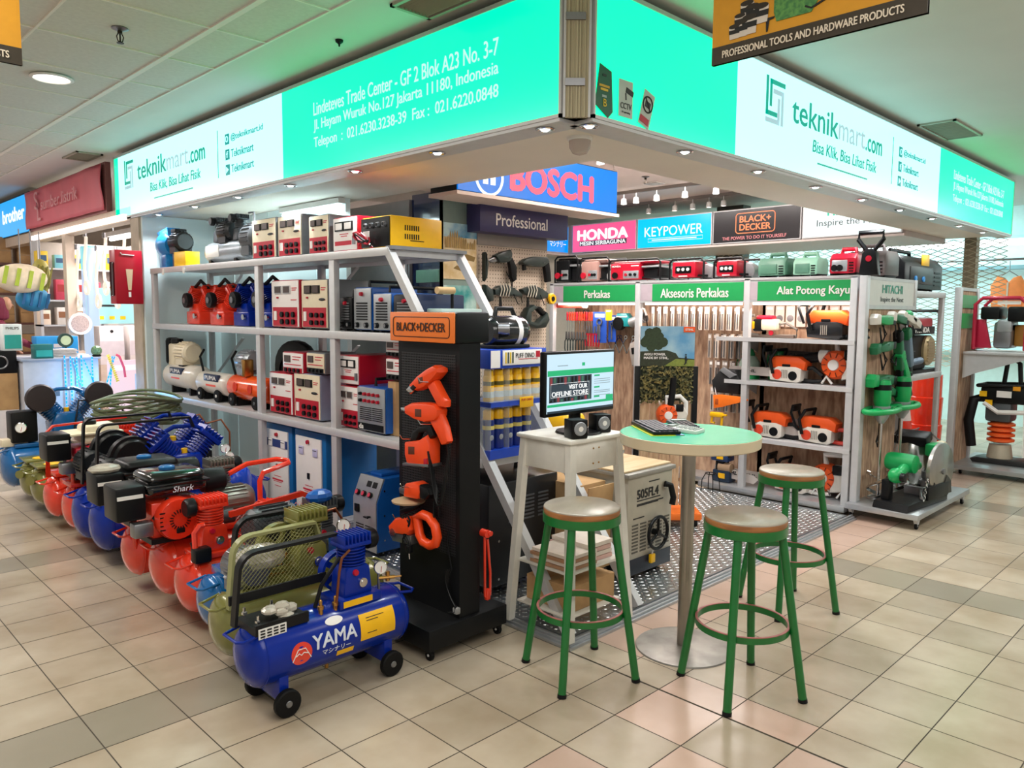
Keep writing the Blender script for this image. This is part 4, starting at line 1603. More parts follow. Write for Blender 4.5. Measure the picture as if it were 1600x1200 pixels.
for y in (-.1, .25):
    piston_pump(r, .0, y, .18, mat('dark casting', '#3c4044', .4, .5), .75, filt=True, side=-1)
motor(r, 0, -.36, .18, .11, .2, mat('grey casting', '#5c6064'), 'y', 'dynamo')
mb = MB()
mb.tube([(-.02, -.36, .28), (-.02, -.36, .37), (-.02, -.28, .37)], .008)
mb.out('tap', STEEL, r)
for y in (-.15, .3):
    MB().box(-.07, .07, y, y + .04, .0, .04).out('foot', BLACK, r)

# pump shelf: red and blue bare pump heads
for y, m, lab in ((4.42, RED, 'bare red twin pump head at the rack end'), (3.95, RED, 'bare red twin pump head next to the blue ones'),
                  (3.52, BLUE, 'bare blue V pump head with black flywheel beside the red ones'), (3.15, BLUE, 'bare blue V pump head beside the grey post')):
    r = thing('pump_head', lab, 'pump', (.27, y, 1.372), group='bare compressor pump heads')
    P = v_pump(r, 0, 0, .0, m, 1.05)
    P.rotation_euler = (0, 0, PI / 2)
    MB().box(-.1, .1, -.13, .13, .0, .11, .012).out('crankcase', m, r)
    f = MB().lathe([(0, -.02), (.06, -.02), (.065, 0), (.06, .025), (0, .025)], (-.13, .03, .2), 'x', 26).out('flywheel', BLACKM, r)
    MB().lathe([(0, -.03), (.025, -.03), (.025, .0)], (-.13, .03, .2), 'x', 14).out('hub', STEEL, f)
    MB().cyl((-.125, -.08, .07), (-.105, -.08, .07), .022).out('sight_glass', CHROME, r)
    MB().tube([(-.02, -.15, .3), (-.02, 0, .37), (-.02, .15, .3)], .014).out('hose', BLACK, r)

# low shelf: lying white and orange compressors
def lying_compressor(label, y0, y1, x, z, R, m, mark=None, wheels=BLACK, pump=True, col=None):
    L = y0 - y1
    r = thing('portable_compressor', label, 'compressor', (x, (y0 + y1) / 2, z), group='portable compressors on the low shelf')
    mb = MB()
    capsule(mb, -L / 2, L / 2, R, R + .045, axis='y')
    mb.out('tank', m, r)
    for s in (-1, 1):
        if wheels:
            wheel(r, -R * .9, s * (L / 2 - .12), .05, .05, .03, 'x', hub=WHITE if m is not ORG2 else STEEL)
        MB().box(-.06, .06, s * (L / 2 - .14) - .015, s * (L / 2 - .14) + .015, .0, .08).out('foot', BLACK, r)
    if mark:
        MB().box(-R * .86 - .012, -R * .7, L / 2 - .46, L / 2 - .2, R + .07, R + .125, .003).out('label', mat('label blue', '#26324f', .4), r)
        text(mark, PANEL_W, (-R * .86 - .012, L / 2 - .33, R + .0975), NY, UZ, .2, .032, r, bold=.02)
        MB().box(-R * .98 - .002, -R * .9, L / 2 - .42, L / 2 - .24, R + .03, R + .045).out('stripe', ORANGE, r)
    if pump:
        motor(r, 0, -.02, R * 2 + .15, .085, .26, col or CREAM, 'y')
        MB().box(-.05, .05, .14, .3, R * 2 + .02, R * 2 + .22, .02).out('pump', col or CREAM, r)
        MB().box(-.06, .06, .26, .34, R * 2 + .03, R * 2 + .27, .03).out('pump_cover', BLACK, r)
        MB().box(-.06, .04, -.05, .03, R * 2 + .03, R * 2 + .08).out('pressure_switch', BLACK, r)
        MB().lathe([(.045, 0), (.055, .01), (.05, .04), (0, .045)], (0, .2, R * 2 + .22), 'z', 18).out('air_filter', BLACK, r)
    MB().tube([(-.02, L / 2 - .05, R * 2 + .02), (-.02, L / 2 + .02, R * 2 + .16), (-.02, L / 2 - .06, R * 2 + .22)], .01).out('handle', BLACK, r)
    return r


ORG2 = mat('orange gloss paint', '#f2571c', .2, 0, .05, coat=.5)
WHT = mat('ivory gloss paint', '#dcd5cb', .25, 0, .03, coat=.4)
lying_compressor('white tank compressor lettered PUMA at the rack end', 4.9, 4.24, .17, .767, .105, WHT, 'PUMA', wheels=None, col=CREAM)
lying_compressor('shorter white tank compressor between the long white one and the orange one', 4.2, 3.64, .16, .767, .09, WHT, 'PUMA', pump=False)
r = lying_compressor('glossy orange tank compressor with black wheels on the low shelf', 3.61, 2.99, .16, .767, .095, ORG2, pump=False)
for y in (.12, -.12):
    MB().lathe([(0, 0), (.035, 0), (.035, .003), (0, .003)], (-.1, y, .15), 'x', 18).out('emblem', RED, r)
motor(r, .02, .12, .34, .08, .2, mat('silver paint', '#9aa0a6'), 'y')
MB().box(-.08, .0, .0, .05, .23, .36, .01).out('valve_block', BRASS, r)
r = thing('belt_guard', 'black rounded belt guard leaning behind the orange tank', 'guard', (.46, 3.2, .767))
MB().prism([(-.26, 0), (.3, 0)] + [(.3 * math.cos(t * PI / 10), .3 + .2 * math.sin(t * PI / 10)) for t in range(0, 11)][0:8] + [(-.26, .4)], 'x', -.03, .03, .012).out('cover', BLACK, r)
MB().torus((-.035, .1, .25), .11, .006, 'x', 24, 6).out('rim', BLACKM, r)

r = thing('fluorescent_lamp', 'added batten lamp brightening the wall behind the three cream stabilizers', 'lamp', (.66, 3.3, 2.29))  # lamp added to brighten the wall panels behind the rack
MB().box(-.03, .03, -.45, .45, 0, .04).out('housing', WHITE, r, smooth=0)
MB().cyl((0, -.43, -.02), (0, .43, -.02), .016).out('tube', glow('added cold tube', (.75, 1, 1), 4.), r)
lamp('added_rack_fill', 'AREA', (-.03, .2, -.05), 16, (.8, 1, 1), .1, parent=r, size_y=1.5)
# ================================================================== ORANGE SIGNED TOOL STAND
STK = 'parts of the stand'
r = thing('display_stand', 'black perforated tool stand on castors with orange BLACK+DECKER header', 'stand', (-.33, .53, 0))
O = Matrix.Translation((.33, -.53, 0))
MB(O).box(-.56, -.10, .30, .76, .052, .145, .006).out('base', BLACKM, r)
PERF = dotted('perforated black sheet', '#232427', '#050505', (1, 2), .012, .0042, .45, holes=True)
mb = MB(O)
mb.box(-.375, -.255, .32, .345, .145, 1.36)
mb.box(-.375, -.255, .73, .755, .145, 1.36)
mb.box(-.375, -.255, .345, .73, .145, .5)
mb.box(-.375, -.255, .345, .73, 1.3, 1.36)
mb.box(-.265, -.255, .345, .73, .5, 1.3)
mb.out('cabinet', BLACKM, r, smooth=0)
MB(O).box(-.377, -.374, .345, .73, .42, 1.31).out('perforated_panel', PERF, r, smooth=0)
MB(O).box(-.41, -.21, .305, .765, 1.36, 1.495, .014).out('header', BLACKM, r)
h = MB(O).box(-.418, -.409, .307, .763, 1.362, 1.493, .004).out('header_panel', mat('header orange', '#e8772a', .4, 0, .02), r)
text('BLACK+DECKER', mat('header print', '#3a1d12', .5), (-.418 + .33, .535 - .53, 1.428), NY, UZ, .345, .038, r, bold=.016)
mb = MB(O)
mb.tube([(-.4195, .535 - u, 1.428 + v) for u, v in rrect(.40, .088, .016)], .002, 5, closed=True)
mb.out('header_border', mat('header print', '#3a1d12'), h)
for x in (-.53, -.13):
    for y in (.335, .72):
        c = wheel(r, x + .33, y - .53, .024, .024, .018, 'x', hub=WHITE)
        MB(O).box(x - .014, x + .014, y - .018, y + .018, .034, .054, .003).out('caster_fork', BLACKM, r)


def tool(name, label, x, pieces, cat='power tool', group=None, ox=None):
    """pieces: (part name, material, outline in (y,z), half thickness, bevel, parent index or None)."""
    ys = [p[0] for q in pieces for p in q[2]]
    zs = [p[1] for q in pieces for p in q[2]]
    cy, cz = (min(ys) + max(ys)) / 2, min(zs)
    r = thing(name, label, cat, (x, cy, cz), group=group)
    made = []
    for nm, m, poly, th, bev, par in pieces:
        o = MB(Matrix.Translation((0, -cy, -cz))).prism(poly, 'x', -th, th, bev).out(nm, m, r if par is None else made[par])
        made.append(o)
    return r, made, (cy, cz)


BD = 'orange tools hung on the black stand'


def hook(r, cz, cy, y, z, x):
    """Steel peg from the perforated panel through the tool."""
    MB().tube([(-.376 - x, y - cy, z - cz), (-.376 - x - .12, y - cy + .01, z - cz + .012), (-.376 - x - .13, y - cy + .012, z - cz + .03)], .0028, 6).out('hook', CHROME, r)


r, mk, (cy, cz) = tool('heat_gun', 'orange heat gun, topmost tool on the black stand', -.424, [
    ('body', ORANGE, [(.581, 1.167), (.517, 1.215), (.454, 1.249), (.406, 1.267), (.373, 1.258), (.37, 1.237), (.4, 1.211), (.44, 1.183), (.467, 1.166), (.53, 1.146)], .036, .018, None),
    ('grip', ORANGE, [(.461, 1.175), (.412, 1.2), (.371, 1.152), (.338, 1.117), (.341, 1.09), (.383, 1.089), (.404, 1.111)], .022, .01, None),
    ('nozzle', CHROME, [(.617, 1.144), (.584, 1.127), (.545, 1.152), (.581, 1.171)], .018, .006, None),
    ('vent', BLACK, [(.56, 1.158), (.535, 1.176), (.515, 1.164), (.54, 1.147)], .0365, .002, 0),
    ('dark_label', mat('label brown', '#5a2a18', .4), [(.5, 1.205), (.468, 1.215), (.463, 1.19), (.495, 1.18)], .0372, .001, 0)], group=BD)
hook(r, cz, cy, .43, 1.185, -.424)
r, mk, (cy, cz) = tool('electric_drill', 'orange pistol drill, second tool from the top of the stand', -.424, [
    ('body', ORANGE, [(.614, 1.07), (.568, 1.089), (.48, 1.098), (.395, 1.098), (.373, 1.076), (.377, 1.045), (.395, 1.028), (.468, 1.011), (.543, 1.018), (.608, 1.037)], .034, .016, None),
    ('grip', ORANGE, [(.449, 1.025), (.377, 1.06), (.341, 1.003), (.322, .945), (.333, .932), (.365, .924), (.395, .966)], .02, .01, None),
    ('chuck', CHROME, [(.661, 1.06), (.612, 1.066), (.612, 1.04), (.661, 1.042)], .013, .005, None),
    ('dark_label', mat('label brown', '#5a2a18'), [(.525, 1.068), (.48, 1.07), (.48, 1.035), (.525, 1.033)], .0352, .001, 0)], group=BD)
MB().tube([(0, .345 - cy, .93 - cz), (.0, .335 - cy, .88 - cz), (.02, .36 - cy, .8 - cz)], .004).out('cord', BLACK, r)
hook(r, cz, cy, .43, 1.0, -.424)
r, mk, (cy, cz) = tool('jigsaw', 'orange jigsaw with dark loop grip, middle of the stand', -.43, [
    ('body', ORANGE, [(.599, .91), (.5, .93), (.444, .96), (.419, .917), (.422, .831), (.475, .811), (.584, .815), (.599, .853)], .036, .014, None),
    ('grip', BLACK, [(.583, .912), (.563, .958), (.518, .987), (.437, 1.004), (.413, .96), (.441, .937), (.462, .97), (.512, .96), (.538, .917)], .018, .008, None),
    ('dark_label', mat('label brown', '#5a2a18'), [(.565, .895), (.52, .9), (.52, .865), (.565, .86)], .037, .001, 0),
    ('base_plate', STEEL, [(.605, .815), (.42, .835), (.42, .822), (.605, .803)], .04, .002, None),
    ('cord_outlet', CRIM, [(.455, .855), (.43, .86), (.43, .835), (.455, .83)], .0375, .002, 0)], group=BD)
mb = MB()
for k in range(5):
    mb.tube([(-.01 - .006 * k, .45 - cy - t * .012 - k * .006, .94 - cz - .23 * math.sin(PI * t / 12) - k * .012) for t in range(13)], .0045, 6)
mb.out('cord', BLACK, r)
hook(r, cz, cy, .56, .92, -.43)
r, mk, (cy, cz) = tool('angle_grinder', 'orange sander with tan disc, fourth tool down on the stand', -.43, [
    ('body', ORANGE, [(.61, .685), (.6, .72), (.533, .738), (.5, .73), (.49, .7), (.5, .668), (.52, .66), (.612, .656)], .034, .014, None),
    ('grip', BLACK, [(.5, .73), (.445, .725), (.426, .697), (.457, .669), (.5, .668)], .03, .012, None),
    ('gear_head', STEEL, [(.658, .69), (.61, .71), (.61, .66), (.655, .665)], .024, .008, None)], group=BD)
MB().lathe([(0, -.012), (.075, -.012), (.078, -.004), (.05, .004), (0, .004)], (0, .612 - cy, .64 - cz), 'z', 26).out('disc', mat('tan abrasive', '#b79a78', .7), r)
hook(r, cz, cy, .56, .7, -.43)
mb = MB()
for y, z0, z1 in ((.44, .66, .56), (.405, .67, .6)):
    mb.tube([(.01, y - cy, z0 - cz), (0, y - cy - .01, (z0 + z1) / 2 - cz), (.01, y - cy, z1 - cz)], .004)
mb.out('cord', BLACK, r)
r, mk, (cy, cz) = tool('jigsaw', 'orange jigsaw with open loop handle, lowest tool on the stand', -.43, [
    ('body', ORANGE, [(.728, .499), (.677, .543), (.58, .57), (.563, .51), (.581, .484), (.716, .467)], .036, .012, None),
    ('shoe', STEEL, [(.735, .47), (.56, .485), (.57, .44), (.70, .43)], .03, .008, None),
    ('knob', BLACK, [(.671, .579), (.628, .598), (.544, .625), (.503, .64), (.568, .598), (.653, .563)], .014, .006, None)], group=BD)
loop = [(.562, .577), (.509, .599), (.458, .594), (.41, .557), (.394, .503), (.408, .467), (.453, .448), (.51, .455), (.539, .486)]
MB(Matrix.Translation((0, -cy, -cz))).tube([(0, a * .86 + .14 * .48, b * .86 + .14 * .53) for a, b in loop], .022, 10, closed=True).out('loop_grip', ORANGE, r)
MB(Matrix.Translation((0, -cy, -cz))).cyl((-.037, .69, .475), (-.03, .69, .475), .02).out('lens', CHROME, r)
mb = MB(Matrix.Translation((-.03, -cy, -cz)))
for k in range(4):
    mb.tube([(0, .6 - .006 * k + .02 * math.sin(t * 1.2 + k), .58 - t * .02) for t in range(8)], .0045, 6)
mb.out('cord', BLACK, r)
p = MB(Matrix.Translation((-.03, -cy, -cz))).box(-.012, .012, .555, .585, .405, .44, .006).out('plug', BLACK, r)
MB(Matrix.Translation((-.03, -cy, -cz))).cyl((-.006, .562, .405), (-.006, .56, .38), .003, n=8).cyl((.006, .577, .405), (.006, .577, .38), .003, n=8).out('plug_pins', CHROME, p)
hook(r, cz, cy, .62, .55, -.43)
r = thing('coiled_cable', 'bundled black power cord with plug hanging low on the stand', 'cord', (-.385, .36, .17))
mb = MB()
for k in range(4):
    a = .3 * k
    mb.tube([(-.0 - .004 * k, .03 * math.sin(t * PI / 6 + a) * (1 if t < 6 else 1.3), .2 - .19 * math.sin(t * PI / 22) - .005 * k) for t in range(12)], .0035, 6)
mb.tube([(0, -.0, .19), (.0, .03, .3), (.005, .03, .36)], .0035)
mb.out('cord', BLACK, r)
MB().box(-.015, .01, -.05, -.02, -.0, .03, .006).out('plug', mat('grey plug', '#8b8b8b', .4), r)
r = thing('hacksaw_frame', 'narrow red frame hanging on the side of the black stand', 'saw', (-.24, .31, .2))
MB().tube([(-.005, -.012, .3), (-.002, -.012, .02), (.014, -.012, .0), (.03, -.012, .02), (.03, -.012, .12), (.012, -.012, .28)], .006, 6).out('frame', RED, r)
MB().cyl((-.002, -.03, .31), (-.002, .008, .31), .018).cyl((.012, -.035, .31), (.012, .008, .31), .012).out('pivot', RED, r)
MB().box(.002, .026, -.02, -.002, 0, .05, .003).out('foot', RED, r)

# ================================================================== STOOLS AND TABLE
WOODT = two_tone('worn stool top', '#a49a8c', '#8d8576', .3, 'noise', 5, stretch=(1, 3, 1), lo=.35, hi=.7)
WOODE = two_tone('stool edge wood', '#a8703f', '#8a5a33', .5, 'noise', 8, stretch=(1, 1, 6))


def stool(label, x, y, rot, z=.712):
    r = thing('bar_stool', label, 'stool', (x, y, 0), rot, 'green bar stools')
    MB().lathe([(.0, z), (.150, z), (.156, z - .004), (.157, z - .008)], n=48).out('seat', WOODT, r)
    MB().lathe([(.157, z - .008), (.158, z - .012), (.156, z - .03), (.15, z - .032), (0, z - .032)], n=48).out('seat_edge', WOODE, r)
    MB().lathe([(.15, z - .03), (.16, z - .03), (.16, z - .065), (.152, z - .065), (.15, z - .032)], n=48).out('seat_rim', GREEN, r)
    zr = .272
    rr = 0.13 + (.24 - .13) * (z - .06 - zr) / (z - .06)
    for k in range(4):
        a = PI / 2 * k
        d = Vector((math.cos(a), math.sin(a), 0))
        n = Vector((-d.y, d.x, 0))
        mb = MB()
        mb.tube([d * .238 + UZ * .012, d * .134 + UZ * (z - .032)], .0165, 10)
        L = mb.out('leg', GREEN, r)
        MB().cyl(d * .2402, d * .2375 + UZ * .014, .0185, n=10).out('foot', BLACK, L)
    mb = MB()
    mb.torus((0, 0, zr), rr - .017, .012, 'z', 40, sq=(.005, .0125))
    mb.out('foot_ring', GREEN, r)
    mb = MB()
    mb.torus((0, 0, zr + .0135), rr - .017, .002, 'z', 40, sq=(.0052, .0012))
    mb.out('ring_wear', mat('worn rust edge', '#a0605a', .5, .2, .2), r)
    return r


stool('green bar stool beside the white monitor stand, nearest to the black tool stand', -.145, -.18, math.radians(24))
stool('green bar stool at the front of the round table, nearest to the viewer', .21, -.72, math.radians(18))
stool('green bar stool behind the round table, in front of the chainsaw shelves', 1.19, -.44, math.radians(17))

r = thing('bar_table', 'round bar table with mint sign reflection painted on its top, steel pole and disc foot', 'table', (.376, -.351, 0))
MB().lathe([(0, .975), (.300, .975), (.303, .972)], n=64).out('top_laminate', mat('sign reflection laminate', '#3fc79f', .18, 0, .03), r)  # mint colour paints in the reflection of the green sign
MB().lathe([(0, .925), (.296, .925), (.302, .93), (.304, .972), (.300, .9745), (0, .9745)], n=64).out('tabletop', mat('cream table edge', '#cfc0a2', .35, 0, .03), r)
MB().lathe([(.03, .012), (.03, .925)], n=28).out('pole', mat('satin steel pole', '#a39c92', .3, .85, .05), r)
MB().lathe([(.0, .9), (.09, .912), (.1, .925)], n=28).out('top_flange', STEEL, r)
MB().lathe([(.05, .016), (.19, .01), (.212, .006), (.215, 0)], n=48).out('foot_disc', two_tone('worn steel disc', '#8a8680', '#a5a19a', .4, 'noise', 7, metal=.5), r)

# on the table
BK = mat('keyboard blue black', '#1b2230', .4)
r = thing('keyboard', 'black computer keyboard lying on a yellow edged mat', 'keyboard', (.33, -.20, .976), .93)
MB().box(-.165, .165, -.062, .062, .003, .018, .005).out('case', BLACK, r)
mb = MB()
for i in range(15):
    for j in range(5):
        mb.box(-.155 + i * .0207, -.155 + i * .0207 + .017, -.052 + j * .021, -.052 + j * .021 + .017, .018, .0235)
mb.out('keys', BK, r, smooth=0)
r2 = thing('desk_mat', 'thin yellow and blue mat under the keyboard', 'mat', (.315, -.215, .9755), .93)
MB().box(-.15, .15, -.075, .07, 0, .0025).out('sheet', mat('mat yellow', '#d6d62a', .4), r2)
MB().box(-.15, .1, -.078, -.04, .0005, .003).out('blue_band', mat('mat blue', '#3c86c9', .4), r2)


def calculator(label, x, y, z, rz, body, keys, s=1.):
    r = thing('calculator', label, 'calculator', (x, y, z), rz)
    MB().box(-.045 * s, .045 * s, -.075 * s, .075 * s, .0, .018, .005, M=Matrix.Rotation(.06, 4, 'X')).out('case', body, r)
    MB().box(-.034 * s, .034 * s, .036 * s, .062 * s, .0195, .0235, .001, M=Matrix.Rotation(.06, 4, 'X')).out('display', mat('lcd grey', '#6d7f78', .2), r)
    mb = MB()
    for i in range(4):
        for j in range(5):
            mb.box((-.034 + i * .0185) * s, (-.034 + i * .0185 + .013) * s, (-.066 + j * .019) * s, (-.066 + j * .019 + .012) * s, .016, .0215, M=Matrix.Rotation(.06, 4, 'X'))
    mb.out('keys', keys, r, smooth=0)
    return r


calculator('pale calculator with grey display in front of the dark one', .385, -.315, .977, .15, mat('pale calculator', '#cfd3cc', .4), mat('grey keys', '#8f9a96', .4), 1.05)
calculator('dark calculator with black keys behind the pale one', .50, -.235, .977, -.6, mat('dark calculator', '#35424c', .4), BLACK, 1.1)

# ================================================================== WHITE STAND WITH THE MONITOR
WPT = mat('white painted wood', '#e2dfd6', .35, 0, .05)
r = thing('monitor_stand', 'tall white wooden stand with splayed legs under the monitor', 'stand', (.2, .18, .03))
MB().box(-.2, .2, -.17, .17, .885, .905, .006).out('top', WPT, r)
for nm, b in (('apron', (-.175, .175, -.15, -.135, .75, .885)), ('apron', (-.175, -.16, -.15, .15, .75, .885)), ('apron', (.16, .175, -.15, .15, .75, .885)), ('apron', (-.175, .175, .135, .15, .75, .885))):
    MB().box(*b, .002).out(nm, WPT, r)
for sx in (-1, 1):
    for sy in (-1, 1):
        mb = MB()
        mb.tube([(sx * .215, sy * .19, 0), (sx * .165, sy * .14, .885)], 0, flat=(.02, .016, (1, 0, 0)))
        mb.out('leg', WPT, r, smooth=0)
for z in (.3, .1):
    MB().box(-.19, .19, -.165, .165, z - .012, z, .003).out('shelf', WPT, r)
mb = MB()
for x in (-.16, -.02, .02, .16):
    for z in (.78, .85):
        mb.cyl((x, -.153, z), (x, -.149, z), .004, n=8)
mb.out('screws', BRASS, r)
for lab, x, y, z, w, d, h, c in (('stack of brown folders on the shelf of the white stand', .12, .15, .332, .1, .12, .07, '#b58a6a'),
                                 ('stack of pale brochures with pink edges on the white stand', .27, .17, .332, .09, .12, .09, '#e0b9ae')):
    r = thing('paper_stack', lab, 'papers', (x, y, z))
    for k in range(4):
        MB().box(-w + .006 * (k % 2), w - .004 * (k % 3), -d, d - .006 * (k % 2), k * h / 4, (k + .85) * h / 4).out('bundle', mat('paper ' + c + str(k % 2), c if k % 2 == 0 else '#e9ddd0', .6, 0, .06), r, smooth=0)
r = thing('carton', 'flat brown carton on the lowest shelf of the white stand', 'box', (.21, .18, .132))
MB().box(-.16, .16, -.14, .14, 0, .12, .003).out('carton', CARD, r)
MB().box(-.161, .161, -.02, .02, .02, .121).out('tape', mat('packing tape', '#a8875c'), r)

# monitor and speakers
r = thing('computer_monitor', 'black computer monitor showing a green and white shop page', 'monitor', (.215, .15, .936), 0)
S = 1.
MB().box(-.25, .25, -.012, .02, .09, .385, .006).out('case', BLACK, r)
MB().box(-.236, .236, -.0165, -.012, .107, .372).out('screen', glow('screen white', (.62, .84, .98), .85), r, smooth=0)
MB().box(-.03, .03, .01, .04, .01, .2, .006).out('neck', BLACK, r)
MB().lathe([(0, 0), (.11, 0), (.105, .01), (0, .018)], n=32).out('foot', BLACK, r)


def scr(nm, x0, x1, z0, z1, m, d=.001):
    return MB().box(x0, x1, -.0165 - d, -.0165, z0, z1).out(nm, m, r, smooth=0)


SG = glow('screen green', (.02, .5, .2), .8)
SD = glow('screen dark', (.03, .05, .07), .8)
scr('nav_bar', -.236, .236, .275, .3, SG)
scr('page_band', -.236, .236, .135, .147, SG)
scr('hero_image', -.225, .07, .155, .272, SD)
for i in range(12):
    x = -.22 + i * .024
    scr('hero_shelf', x, x + .015, .235 + .01 * (i % 2), .268, glow('screen art %d' % (i % 4), ((.35, .05, .06), (.06, .2, .12), (.3, .3, .32), (.12, .1, .3))[i % 4], .6), .0015)
    scr('hero_floor', x, x + .015, .157, .168 + .006 * (i % 3), glow('screen art %d' % ((i + 2) % 4), (0, 0, 0)), .0015)
SW = glow('screen text', (.95, .97, .97), .9)
text('VISIT OUR', SW, (-.03, -.0175, .222), UX, UZ, .13, .02, r, bold=.012)
text('OFFLINE STORE', SW, (-.085, -.0175, .193), UX, UZ, .25, .022, r, bold=.012)
mb = MB()
mb.tube([(-.215, -.018, .178), (.05, -.018, .178), (.05, -.018, .24), (-.215, -.018, .24)], .0008, 4, closed=True)
mb.out('hero_border', SW, r)
for k, z in enumerate((.26, .245, .235, .225, .205, .19, .182, .168, .16)):
    scr('side_text', .09, .13 if k % 4 == 0 else .21, z, z + (.008 if k % 4 == 0 else .003), SG if k % 4 == 0 else glow('screen grey', (.3, .4, .45), .8))
scr('chat_button', .18, .232, .137, .168, SG, .002)
scr('search_box', -.17, -.1, .318, .322, glow('screen grey', (.3, .4, .45)))
scr('cart_icon', .0, .02, .315, .33, SG)
scr('task_bar', -.236, .236, .107, .117, SD)
for x, y, lab in ((.085, .055, 'small black cube speaker at the front corner of the white stand'), (.31, .1, 'small black cube speaker behind the first one, beside the yellow machine')):
    q = thing('speaker', lab, 'speaker', (x, y, .936), -.35)
    MB().box(-.04, .04, -.04, .04, 0, .085, .005).out('cabinet', BLACK, q)
    MB().lathe([(.028, -.006), (.032, 0), (.026, .002), (.0, .006)], (0, -.042, .045), 'y', 20).out('cone', mat('grey cone', '#8f9296', .4), q)
    MB().lathe([(0, -.004), (.012, -.003), (.014, 0)], (0, -.045, .045), 'y', 14).out('dust_cap', WHITE, q)

# yellow pressure machine glimpsed behind the stand
r = thing('pressure_washer', 'rounded yellow machine with black band behind the monitor stand', 'washer', (1.02, .92, .03))
mb = MB()
mb.box(-.16, .2, -.12, .12, .6, .74, .05, 3)
mb.box(-.12, .08, -.1, .1, .72, .86, .05, 3)
mb.out('hood', YEL, r)
mb = MB()
mb.box(-.12, .16, -.1, .1, .08, .62, .03)
mb.out('body', BLACK, r)
MB().box(-.14, .18, -.124, -.118, .64, .68).out('band', BLACK, r)
for s in (-1, 1):
    wheel(r, s * .14, .0, .09, .09, .04, 'x')

# ================================================================== BIG GREY WELDER LETTERED 505FL4
GRYW = mat('welder grey beige', '#b3ac9c', .4, .05, .06)
r = thing('welding_machine', 'big beige industrial welder lettered 505FL4 on black wheels', 'welder', (1.0, .48, .03))
MB().box(-.21, .21, -.2, .24, .11, .575, .008).out('body', GRYW, r)
MB().box(-.225, .225, -.215, .25, .575, .6, .006).out('lid', mat('welder lid', '#8f8c84', .4, .1), r)
MB().box(-.22, .22, -.18, .24, .601, .612, .002).out('plywood_sheet', two_tone('plywood', '#cdb48e', '#bfa37a', .6, 'noise', 4, stretch=(1, 6, 1)), r)
MB().box(-.2, .2, -.206, -.2, .03, .12, .003).out('skirt', mat('dark navy skirt', '#1f2430', .4), r)
MB().box(-.2, .2, -.2, .22, .05, .11).out('underframe', BLACKM, r)
text('505FL4', INKB, (-.03, -.2, .475), UX, UZ, .2, .05, r, bold=.03)
mb = MB()
for z, a, b in ((.435, -.13, .09), (.415, -.13, .12), (.408, -.13, .07), (.53, -.02, .08), (.34, -.16, -.06)):
    mb.box(a, b, -.202, -.2, z, z + .006)
mb.out('print', INKB, r, smooth=0)
mb = MB()
for i in range(5):
    for k in range(9):
        x = -.17 + i * .075
        mb.box(x, x + .055, -.2025, -.2, .15 + k * .019, .159 + k * .019)
mb.out('louvre', mat('louvre shadow grey', '#57534b', .5), r, smooth=0)
hw = MB()
hw.torus((.03, -.235, .24), .09, .01, 'y', 30, 8)
for k in range(3):
    a = PI / 2 + 2 * PI * k / 3
    hw.tube([(.03, -.235, .24), (.03 + .088 * math.cos(a), -.235, .24 + .088 * math.sin(a))], .008)
hw.cyl((.03, -.245, .24), (.03, -.2, .24), .018)
hw.out('hand_wheel', BLACK, r)
MB().tube([(.12, -.21, .5), (.15, -.23, .49), (.165, -.24, .42), (.16, -.235, .38)], .018, 10).out('torch_holder', BLACK, r)
tg = MB().box(-.03, .01, -.235, -.215, .075, .125, .004).out('yellow_tag', YEL, r)
MB().tube([(-.01, -.225, .125), (.0, -.225, .16), (.03, -.225, .155)], .004).out('tag_string', WHITE, tg)
MB().torus((.1, .1, .655), .035, .01, 'y', 22, 8).out('lifting_eye', CHROME, r)
for s in (-1, 1):
    wheel(r, s * .15, -.12, .065, .065, .05, 'x', BLACKM)
    wheel(r, s * .15, .16, .065, .065, .05, 'x', BLACKM)
r = thing('carton', 'torn open brown carton leaning against the beige welder', 'box', (.66, .58, .03))
MB().box(-.1, .11, -.16, .18, 0, .55, .004).out('carton', CARD, r)
MB().box(-.1, .11, -.175, -.165, .33, .56, .002, M=Matrix.Rotation(.08, 4, 'X')).out('flap', CARD, r)
MB().box(.0, .11, -.2, -.165, .08, .33, .002).out('flap', CARD, r)

# ================================================================== END OF THE RACK: AEROSOLS, BLACK MACHINE
r = thing('aerosol_display', 'clear two tier display lettered PUFF DINO full of aerosol cans', 'display', (.23, .66, .767))
DB = mat('display blue', '#1c46b8', .35)
mb = MB()
mb.box(-.2, .2, -.1, .1, .0, .045)
mb.out('base_tray', DB, r, smooth=0)
MB().box(-.2, .2, -.1, .1, .26, .285).out('middle_tray', DB, r)
MB().box(-.2, .2, -.1, .1, .45, .545, .003).out('header_box', DB, r)
MB().box(-.12, .16, -.106, -.1, .465, .54, .002).out('sign_board', PANEL_W, r)
text('PUFF DINO', INKB, (.035, -.106, .512), UX, UZ, .135, .024, r)
mb = MB()
mb.box(-.01, .13, -.1075, -.106, .492, .495)
mb.out('print', PRINT, r, smooth=0)
for k, c in enumerate(('#d6b52a', '#3c4a3a', '#d6b52a', '#3c4a3a')):
    MB().box(-.105 + k * .016, -.095 + k * .016, -.1075, -.106, .475, .53).out('printed_can', mat('print ' + c, c), r, smooth=0)
MB().box(.115, .145, -.1075, -.106, .5, .532).out('red_mark', CRIM, r, smooth=0)
MB().box(-.198, -.135, -.102, -.1, .455, .54).out('side_panel', PANEL_W, r)
for x in (-.2, .194):
    MB().box(x, x + .006, -.1, .1, .045, .45).out('end_pane', clear('clear acrylic', '#dfe8ea', .05, .2), r, smooth=0)
MB().box(-.2, .2, -.104, -.1, .285, .36).out('front_pane', clear('clear acrylic', '#dfe8ea'), r, smooth=0)
